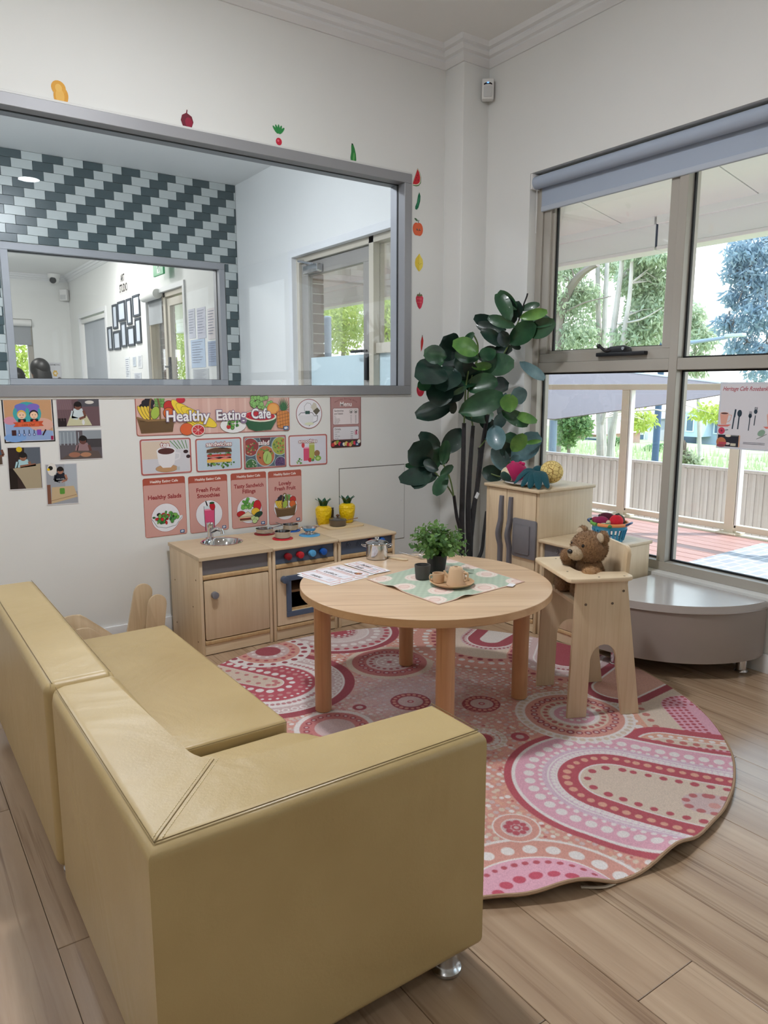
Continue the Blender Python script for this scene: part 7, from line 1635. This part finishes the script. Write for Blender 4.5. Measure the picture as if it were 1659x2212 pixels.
D = Draw(); D.poly([(.002, .054), (.012, .038), (.026, .022), (.030, .0), (.026, -.022), (.012, -.040), (0, -.05), (-.012, -.040), (-.028, -.02), (-.031, .0), (-.026, .022), (-.010, .040)], (230, 200, 62)); D.poly([(.002, .054), (.012, .038), (.026, .022), (.030, .0), (.026, -.022), (.012, -.040), (0, -.05)], (240, 218, 96)); face(D, .006, -.004, .014, (120, 90, 30), False)
sticker('lemon_sticker', 'yellow lemon sticker with a sleepy face beside the window', 905, 568, D)
D = Draw(); D.poly([(0, .036), (.018, .036), (.028, .022), (.026, -.004), (.014, -.034), (.002, -.046), (-.012, -.034), (-.026, -.002), (-.028, .02), (-.018, .036)], (196, 38, 66)); D.poly([(0, .036), (.018, .036), (.028, .022), (.026, -.004), (.014, -.034), (.002, -.046)], (216, 62, 88)); D.poly([(-.022, .034), (-.012, .044), (-.006, .038), (.0, .054), (.006, .038), (.014, .044), (.022, .034), (.006, .028), (-.008, .028)], (112, 106, 70))
for k in range(8): D.circ(-.014+.009*(k % 4), .014-.020*(k//4), .0014, (240, 180, 150), .0025)
sticker('strawberry_sticker', 'pink red strawberry sticker beside the window', 906, 651, D)
D = Draw(); D.poly([(.004, .05), (.008, .034), (.012, .016), (.009, -.008), (.002, -.034), (-.006, -.05), (-.008, -.02), (-.008, .012), (-.002, .034)], (196, 44, 40)); D.line([(.004, .05), (.002, .036)], .004, (60, 90, 50))
sticker('chilli_sticker', 'small red chilli sticker above the fig plant', 911, 742, D)
D = Draw(); D.circ(0, 0, .030, (190, 28, 54), .040); D.circ(-.006, .006, .012, (214, 60, 84), .018); D.circ(0, .040, .012, (70, 110, 60), .006)
sticker('plum_sticker', 'red fruit sticker half hidden behind the fig plant', 908, 842, D)
# ---- poster on the veranda window (seen from the room)
ya, za, zb = at(1557, 826, 0, XR+.108).y, at(1556, 968, 0, XR+.108).z, at(1557, 826, 0, XR+.108).z
w, h = .44, zb-za
MWIN = Matrix(((0, 0, -1, 0), (-1, 0, 0, 0), (0, 1, 0, 0), (0, 0, 0, 1)))
D = Draw(); D.rect(-w/2, -h/2, w/2, h/2, (214, 218, 228)); D.rect(-w/2+.008, -h/2+.008, w/2-.008, h/2-.008, (222, 220, 226)); X0 = -w/2
D.text('Heritage Cafe Rosebank', X0+.014, h/2-.028, .019, (168, 52, 72), .012, .212, True, .35)
for x in (.030, .250):
    D.poly([(X0+x-.022+(.0 if x > .1 else .0), .010), (X0+x+.022, .010), (X0+x+.012, -.040), (X0+x-.014, -.040)], (228, 168, 150)); D.circ(X0+x, .010, .022, (236, 196, 180), .006); D.circ(X0+x, .010, .018, (90, 50, 46), .004); D.line([(X0+x+.022, .004), (X0+x+.036, .002), (X0+x+.030, -.022), (X0+x+.016, -.030)], .003, (226, 170, 152)); D.poly([(X0+x-.034, -.044), (X0+x+.036, -.040), (X0+x+.02, -.050), (X0+x-.02, -.052)], (222, 120, 110))
K = (34, 56, 72); cx = X0+.095
D.line([(cx-.012, .030), (cx-.016, -.006)], .008, K); D.line([(cx-.017, -.006), (cx-.022, -.060)], .006, K); D.circ(cx+.008, .012, .011, K, .016); D.line([(cx+.007, 0), (cx+.004, -.060)], .006, K)
cx = X0+.165
for k in (-.012, .012):
    D.circ(cx+k, .012+k*.8, .008, K, .010); D.line([(cx+k, .005), (cx+k-.003, -.052+k)], .004, K)
    for j in (-.005, 0, .005): D.line([(cx+k+j, .014+k*.8), (cx+k+j+.001, .032+k*.8)], .002, K)
D.circ(X0+.022, -.070, .016, (206, 56, 92)); D.circ(X0+.022, -.070, .005, (120, 30, 50)); D.line([(X0+.04, -.066), (X0+.054, -.064)], .003, (80, 90, 100)); D.circ(X0+.21, -.072, .018, (140, 170, 150), .013, .6); D.line([(X0+.19, -.10), (X0+.235, -.076)], .002, (110, 130, 120))
D.rect(X0+.006, -h/2+.010, X0+.108, -.088, (24, 26, 44)); D.rect(X0+.108, -h/2+.010, X0+.114, -.088, (226, 180, 150)); D.circ(X0+.056, -.092, .014, (240, 226, 210), .006); D.rect(X0+.070, -h/2+.060, X0+.104, -.090, (198, 204, 190)); D.rect(X0+.074, -.135, X0+.100, -.131, (40, 44, 60)); D.circ(X0+.024, -.122, .024, (196, 120, 80), .022); D.circ(X0+.024, -.138, .022, (150, 70, 80), .007); D.circ(X0+.056, -.128, .012, (226, 214, 206), .006); D.rect(X0+.070, -h/2+.014, X0+.096, -h/2+.026, (206, 200, 180)); D.rect(X0+.012, -h/2+.02, X0+.05, -h/2+.03, (190, 70, 90))
for k in range(4): D.line([(X0+.13+.03*(k % 2), -h/2+.034-.006*(k//2)), (X0+.17+.06*(k % 2), -h/2+.034-.006*(k//2))], .002, (120, 120, 132))
t = thing('window_poster', 'pale lilac cafe poster with cutlery taped to the veranda window', 'poster', (XR+.1085, ya-w/2, (za+zb)/2))
bm = NB(); prism(bm, rrect(-w/2, -h/2, w/2, h/2, .002, 2), .0010, MWIN @ T(0, 0, -.0005)); obj('sheet', bm, mt('poster_back', (222, 220, 226), .5), t); D.build(t, MWIN, M_PRINTM)
# ---- loose menu sheets on the table
def tabsheet(label, quad, lines, dz, cols):
    a, b, c, d = quad; o = (a+b+c+d)/4; u = (c-a)+(d-b); u = ((d-a)+(c-b)); u.z = 0; u.normalize(); ang = math.atan2(u.y, u.x)
    w = .5*((d-a).length+(c-b).length); h = .5*((a-b).length+(d-c).length)
    t = thing('menu_card_sheet', label, 'paper', (o.x, o.y, TT+dz), ang, 'loose menu sheets on the round table')
    bm = NB(); box(bm, (-w/2, -h/2, 0), (w/2, h/2, .0006)); obj('sheet', bm, M_PAPER, t)
    D = Draw(z0=.0007); n = len(lines); cw = (w-.012)/n
    for k, s in enumerate(lines):
        x0 = -w/2+.006+k*cw+.004; x1 = x0+cw-.008; y0, y1 = -h/2+.012, h/2-.012
        D.rr(x0, y0, x1, y1, .010, (206, 120, 110)); D.rr(x0+.0015, y0+.0015, x1-.0015, y1-.0015, .009, (240, 206, 196)); D.rr(x0+.004, y0+.004, x1-.004, y1-.004, .008, (206, 120, 110)); D.rr(x0+.0052, y0+.0052, x1-.0052, y1-.0052, .007, (244, 242, 248))
        xm = (x0+x1)/2; D.text(s, xm-.004, .018, .022, (40, 36, 40), .02, h*.6, rot=-math.pi/2)
        yb_ = y0+.035
        if k % 4 == 0:
            for i in range(3): D.rect(xm-.012, yb_-.014+.010*i, xm+.012, yb_-.009+.010*i, (206, 196, 204))
        elif k % 4 == 1: D.line([(xm-.012, yb_+.012), (xm+.008, yb_-.012)], .005, (190, 196, 206)); D.circ(xm-.012, yb_+.012, .008, (200, 206, 214), .011)
        else: D.circ(xm, yb_, .016, (150, 84, 70), .018); [D.circ(xm+.009*math.cos(i), yb_+.009*math.sin(i), .004, ((206, 60, 60), (226, 150, 70), (120, 150, 70))[i % 3]) for i in range(6)]
    D.build(t, Matrix(), M_PRINT); return t
s = 5.53; ct = lambda x, y: at(580+x/s, 1130+y/s, 2, TT)
tabsheet('lowest loose sheet poking out under the menu cards', [ct(330, 630), ct(765, 748), ct(1180, 650), ct(800, 530)], ['menu', 'soup', 'salad'], .0002, 0)
tabsheet('white sheet of three word cards nearest the sofa', [ct(362, 600), ct(690, 738), ct(1240, 622), ct(885, 498)], ['menu', 'cutlery', 'fruit salad'], .0012, 0)
tabsheet('white sheet with a bowl picture beside the steel pot', [ct(905, 500), ct(1250, 612), ct(1478, 580), ct(1075, 460)], ['fruit', 'bowl'], .0026, 0)
# ================================================================== ART ROOM DETAILS
MRW = Matrix(((0, 0, -1, 0), (-1, 0, 0, 0), (0, 1, 0, 0), (0, 0, 0, 1)))
def wall_sheet(name, label, cat, c0, c1, col, art=None, s=5.53, ox=220, oy=540, group='papers on the art room wall'):
    ya, yb, za, zb = wall_rect(*c0, *c1, s, ox, oy); w, h = yb-ya, zb-za
    t = thing(name, label, cat, (XR-.002, (ya+yb)/2, (za+zb)/2), 0, group); bm = NB(); box(bm, (-.003, -w/2, -h/2), (.002, w/2, h/2)); obj('sheet', bm, mt('paper_%d_%d_%d' % col, col, .4), t)
    D = Draw(.0004, .004); (art or (lambda D, w, h: [D.rect(-w*.4, h*(.42-.09*k), w*(.36-.1*(k % 3)), h*(.40-.09*k), (120, 126, 150)) for k in range(9)]))(D, w, h); D.build(t, MRW, M_PRINTM); return t
def letters(s, sc=.8): return lambda D, w, h: D.text(s, 0, 0, h*.75, (46, 44, 48), .03, w*.95)
wall_sheet('wall_letters', 'upper black word of the art room wall lettering', 'lettering', (222, 285), (278, 375), (222, 220, 214), letters('ART'), group='art room wall lettering')
wall_sheet('wall_letters', 'lower black word of the art room wall lettering', 'lettering', (210, 405), (315, 495), (222, 220, 214), letters('STUDIO'), group='art room wall lettering')
for (c0, c1, col, lb) in (((1035, 715), (1125, 1050), (196, 198, 212), 'first lilac notice sheet in the upper row on the art room wall'), ((1135, 700), (1250, 1050), (190, 190, 206), 'second lilac notice sheet in the upper row on the art room wall'), ((1262, 705), (1368, 1060), (214, 206, 208), 'pale notice sheet with a red heading on the art room wall'), ((1382, 660), (1420, 985), (206, 206, 212), 'narrow strip of notes at the edge of the art room window'),
                     ((1065, 1080), (1245, 1400), (176, 196, 222), 'blue notice poster in the lower row on the art room wall'), ((1268, 1095), (1400, 1380), (150, 166, 194), 'slate blue notice sheet in the lower row on the art room wall'), ((1092, 1425), (1285, 1600), (186, 190, 194), 'grey picture sheet at the bottom of the art room wall'), ((282, 1285), (345, 1555), (222, 226, 230), 'white and blue tall paper beside the grey blind'),
                     ((372, 1280), (412, 1390), (196, 206, 216), 'small blue paper beside the art room door'), ((432, 1262), (488, 1410), (224, 226, 228), 'white switch label beside the art room door'), ((392, 1470), (480, 1600), (204, 208, 214), 'lowest grey paper beside the art room door')):
    wall_sheet('wall_paper_sheet', lb, 'paper', c0, c1, col)
# green exit sign hanging from the ceiling
t = thing('exit_sign', 'green running figure exit sign seen through the glass', 'exit sign', (XR-.10, 8.93, 0)); p0 = at(337, 590, 0, XR-.1); p1 = at(351, 566, 0, XR-.1)
p0 = at(333, 592, 0, XR-.12); p1 = at(353, 560, 0, XR-.12); cy_ = (p0.y+p1.y)/2; t.location = (XR-.12, cy_, (p0.z+p1.z)/2+.05); w, h = abs(p1.y-p0.y), .30
bm = NB(); box(bm, (-.012, -w/2, -h/2), (.012, w/2, h/2), .003, 1); obj('panel', bm, emit('exit_green', (30, 140, 84), .25), t)
D = Draw(.0008, .013); D.rect(-w*.10, -h*.42, w*.24, h*.40, (236, 244, 240)); D.circ(w*.10, h*.24, w*.06, (30, 140, 84)); D.line([(w*.08, h*.16), (w*.03, -h*.08), (w*.14, -h*.22), (w*.10, -h*.38)], w*.07, (30, 140, 84)); D.line([(w*.03, -h*.08), (-w*.02, -h*.26)], w*.06, (30, 140, 84)); D.line([(-w*.03, h*.04), (w*.08, h*.12), (w*.18, h*.02)], w*.05, (30, 140, 84)); D.build(t, MRW, M_PRINTM)
bm = NB(); cyl(bm, (0, 0, h/2), (0, 0, 3.185-t.location.z), .012, n=10); obj('hanger', bm, M_WHITEPL, t)
# papers on the far wall
def far_sheet(label, x0p, y0p, x1p, y1p, col, art):
    a, b = at(x0p, y0p, 1, YC), at(x1p, y1p, 1, YC); w, h = b.x-a.x, a.z-b.z; t = thing('wall_paper_sheet', label, 'paper', ((a.x+b.x)/2, YC-.003, (a.z+b.z)/2), 0, 'papers on the art room wall')
    bm = NB(); box(bm, (-w/2, -.003, -h/2), (w/2, .002, h/2)); obj('sheet', bm, mt('paper_%d_%d_%d' % col, col, .4), t); D = Draw(.0006, .004); art(D, w, h); D.build(t, MB_, M_PRINTM)
def fa(D, w, h): D.text('OUR MEETING', 0, h*.38, h*.09, (90, 90, 100), .01, w*.8); [D.circ(w*.12*math.cos(k), -h*.1+h*.12*math.sin(k), w*.09, (222, 180, 80)) for k in range(6)]; D.circ(0, -h*.1, w*.1, (240, 230, 210)); D.circ(w*.3, -h*.38, w*.14, (120, 110, 106), h*.08)
far_sheet('white notice with yellow flowers on the far wall', 104, 783, 134, 822, (214, 214, 218), fa)
def fb(D, w, h): [D.rect(-w*.4, h*(.4-.2*k), w*.4, h*(.30-.2*k), (96, 100, 112)) for k in range(5)]
far_sheet('narrow dark grey strip of photos by the far corner', 159, 760, 164, 832, (150, 152, 160), fb)
far_sheet('second narrow grey strip of photos by the far corner', 165, 760, 169, 832, (150, 152, 160), fb)
# ---- two people seated in the art room, seen from the shoulders up
def person(label, px, pyt, y, sc, rz, cap=False):
    p = at(px, pyt, 1, y); t = thing('person', label, 'person', (p.x, y, 0), rz); top = p.z
    skin = mt('skin', (150, 104, 84), .6); hairm = mt('black_hair', (14, 13, 16), .45, nz=(60, .3)); cloth = mt('black_cloth', (20, 20, 24), .85)
    hz = top-.13*sc
    bm = NB()   # one continuous body: seated torso, shoulders, neck, head, arms resting forward
    prof = [(.0001, .40), (.19, .42), (.185, .55), (.16, .75), (.165, .92), (.2, 1.06), (.205, 1.14), (.17, 1.20), (.08, 1.235), (.055, 1.26), (.055, 1.31), (.075, 1.34), (.092, 1.40), (.095, 1.45), (.085, 1.51), (.05, 1.555), (.0001, 1.565)]
    k = top/1.6
    rows = []
    for r, z in prof:
        fl = .62 if z < 1.24 else 1.05
        rows.append([bm.verts.new((r*sc*math.cos(a), r*sc*fl*math.sin(a), z*k)) for a in [2*math.pi*i/24 for i in range(24)]])
    grid_faces(bm, rows, closed_u=True)
    for s_ in (-1, 1): tube(bm, spline([(s_*.17, 0, 1.14*k), (s_*.25, -.05, .95*k), (s_*.22, -.25, .82*k), (s_*.1, -.40, .84*k)], 5), [.06]*6+[.05]*5+[.04]*5, 10)
    setmat(bm, 0, 0)
    bm.faces.ensure_lookup_table()
    for f in bm.faces: f.material_index = 1 if f.calc_center_median().z > 1.255*k else 0
    obj('body', bm, [cloth, skin], t)
    bm = NB(); ell(bm, (0, .02, 1.475*k), (.115*sc, .125*sc, .135*sc), None, 24, 16)
    rows = []
    for r, z, yy in ((.11, 1.5, .03), (.125, 1.42, .05), (.13, 1.32, .06), (.14, 1.2, .07), (.15, 1.05, .09), (.12, .9, .1)):
        rows.append([bm.verts.new((r*sc*math.cos(a), yy+r*sc*.75*math.sin(a), z*k)) for a in [math.radians(-20+220*i/16) for i in range(17)]])
    grid_faces(bm, rows); obj('hair', bm, hairm, t)
    for s_ in (-1, 1):
        bm = NB(); ell(bm, (s_*.032*sc, -.088*sc, 1.45*k), (.012, .006, .007)); obj('eye', bm, M_BLKPL, t)
    bm = NB(); ell(bm, (0, -.1*sc, 1.42*k), (.012, .02, .02)); obj('nose', bm, skin, t)
person('person with long black hair bent over in the art room', 83, 777, 12.0, 1.15, math.radians(215))
person('person in black beside the far window, mostly cut off by the frame', 33, 797, 13.2, 1.1, math.radians(200))
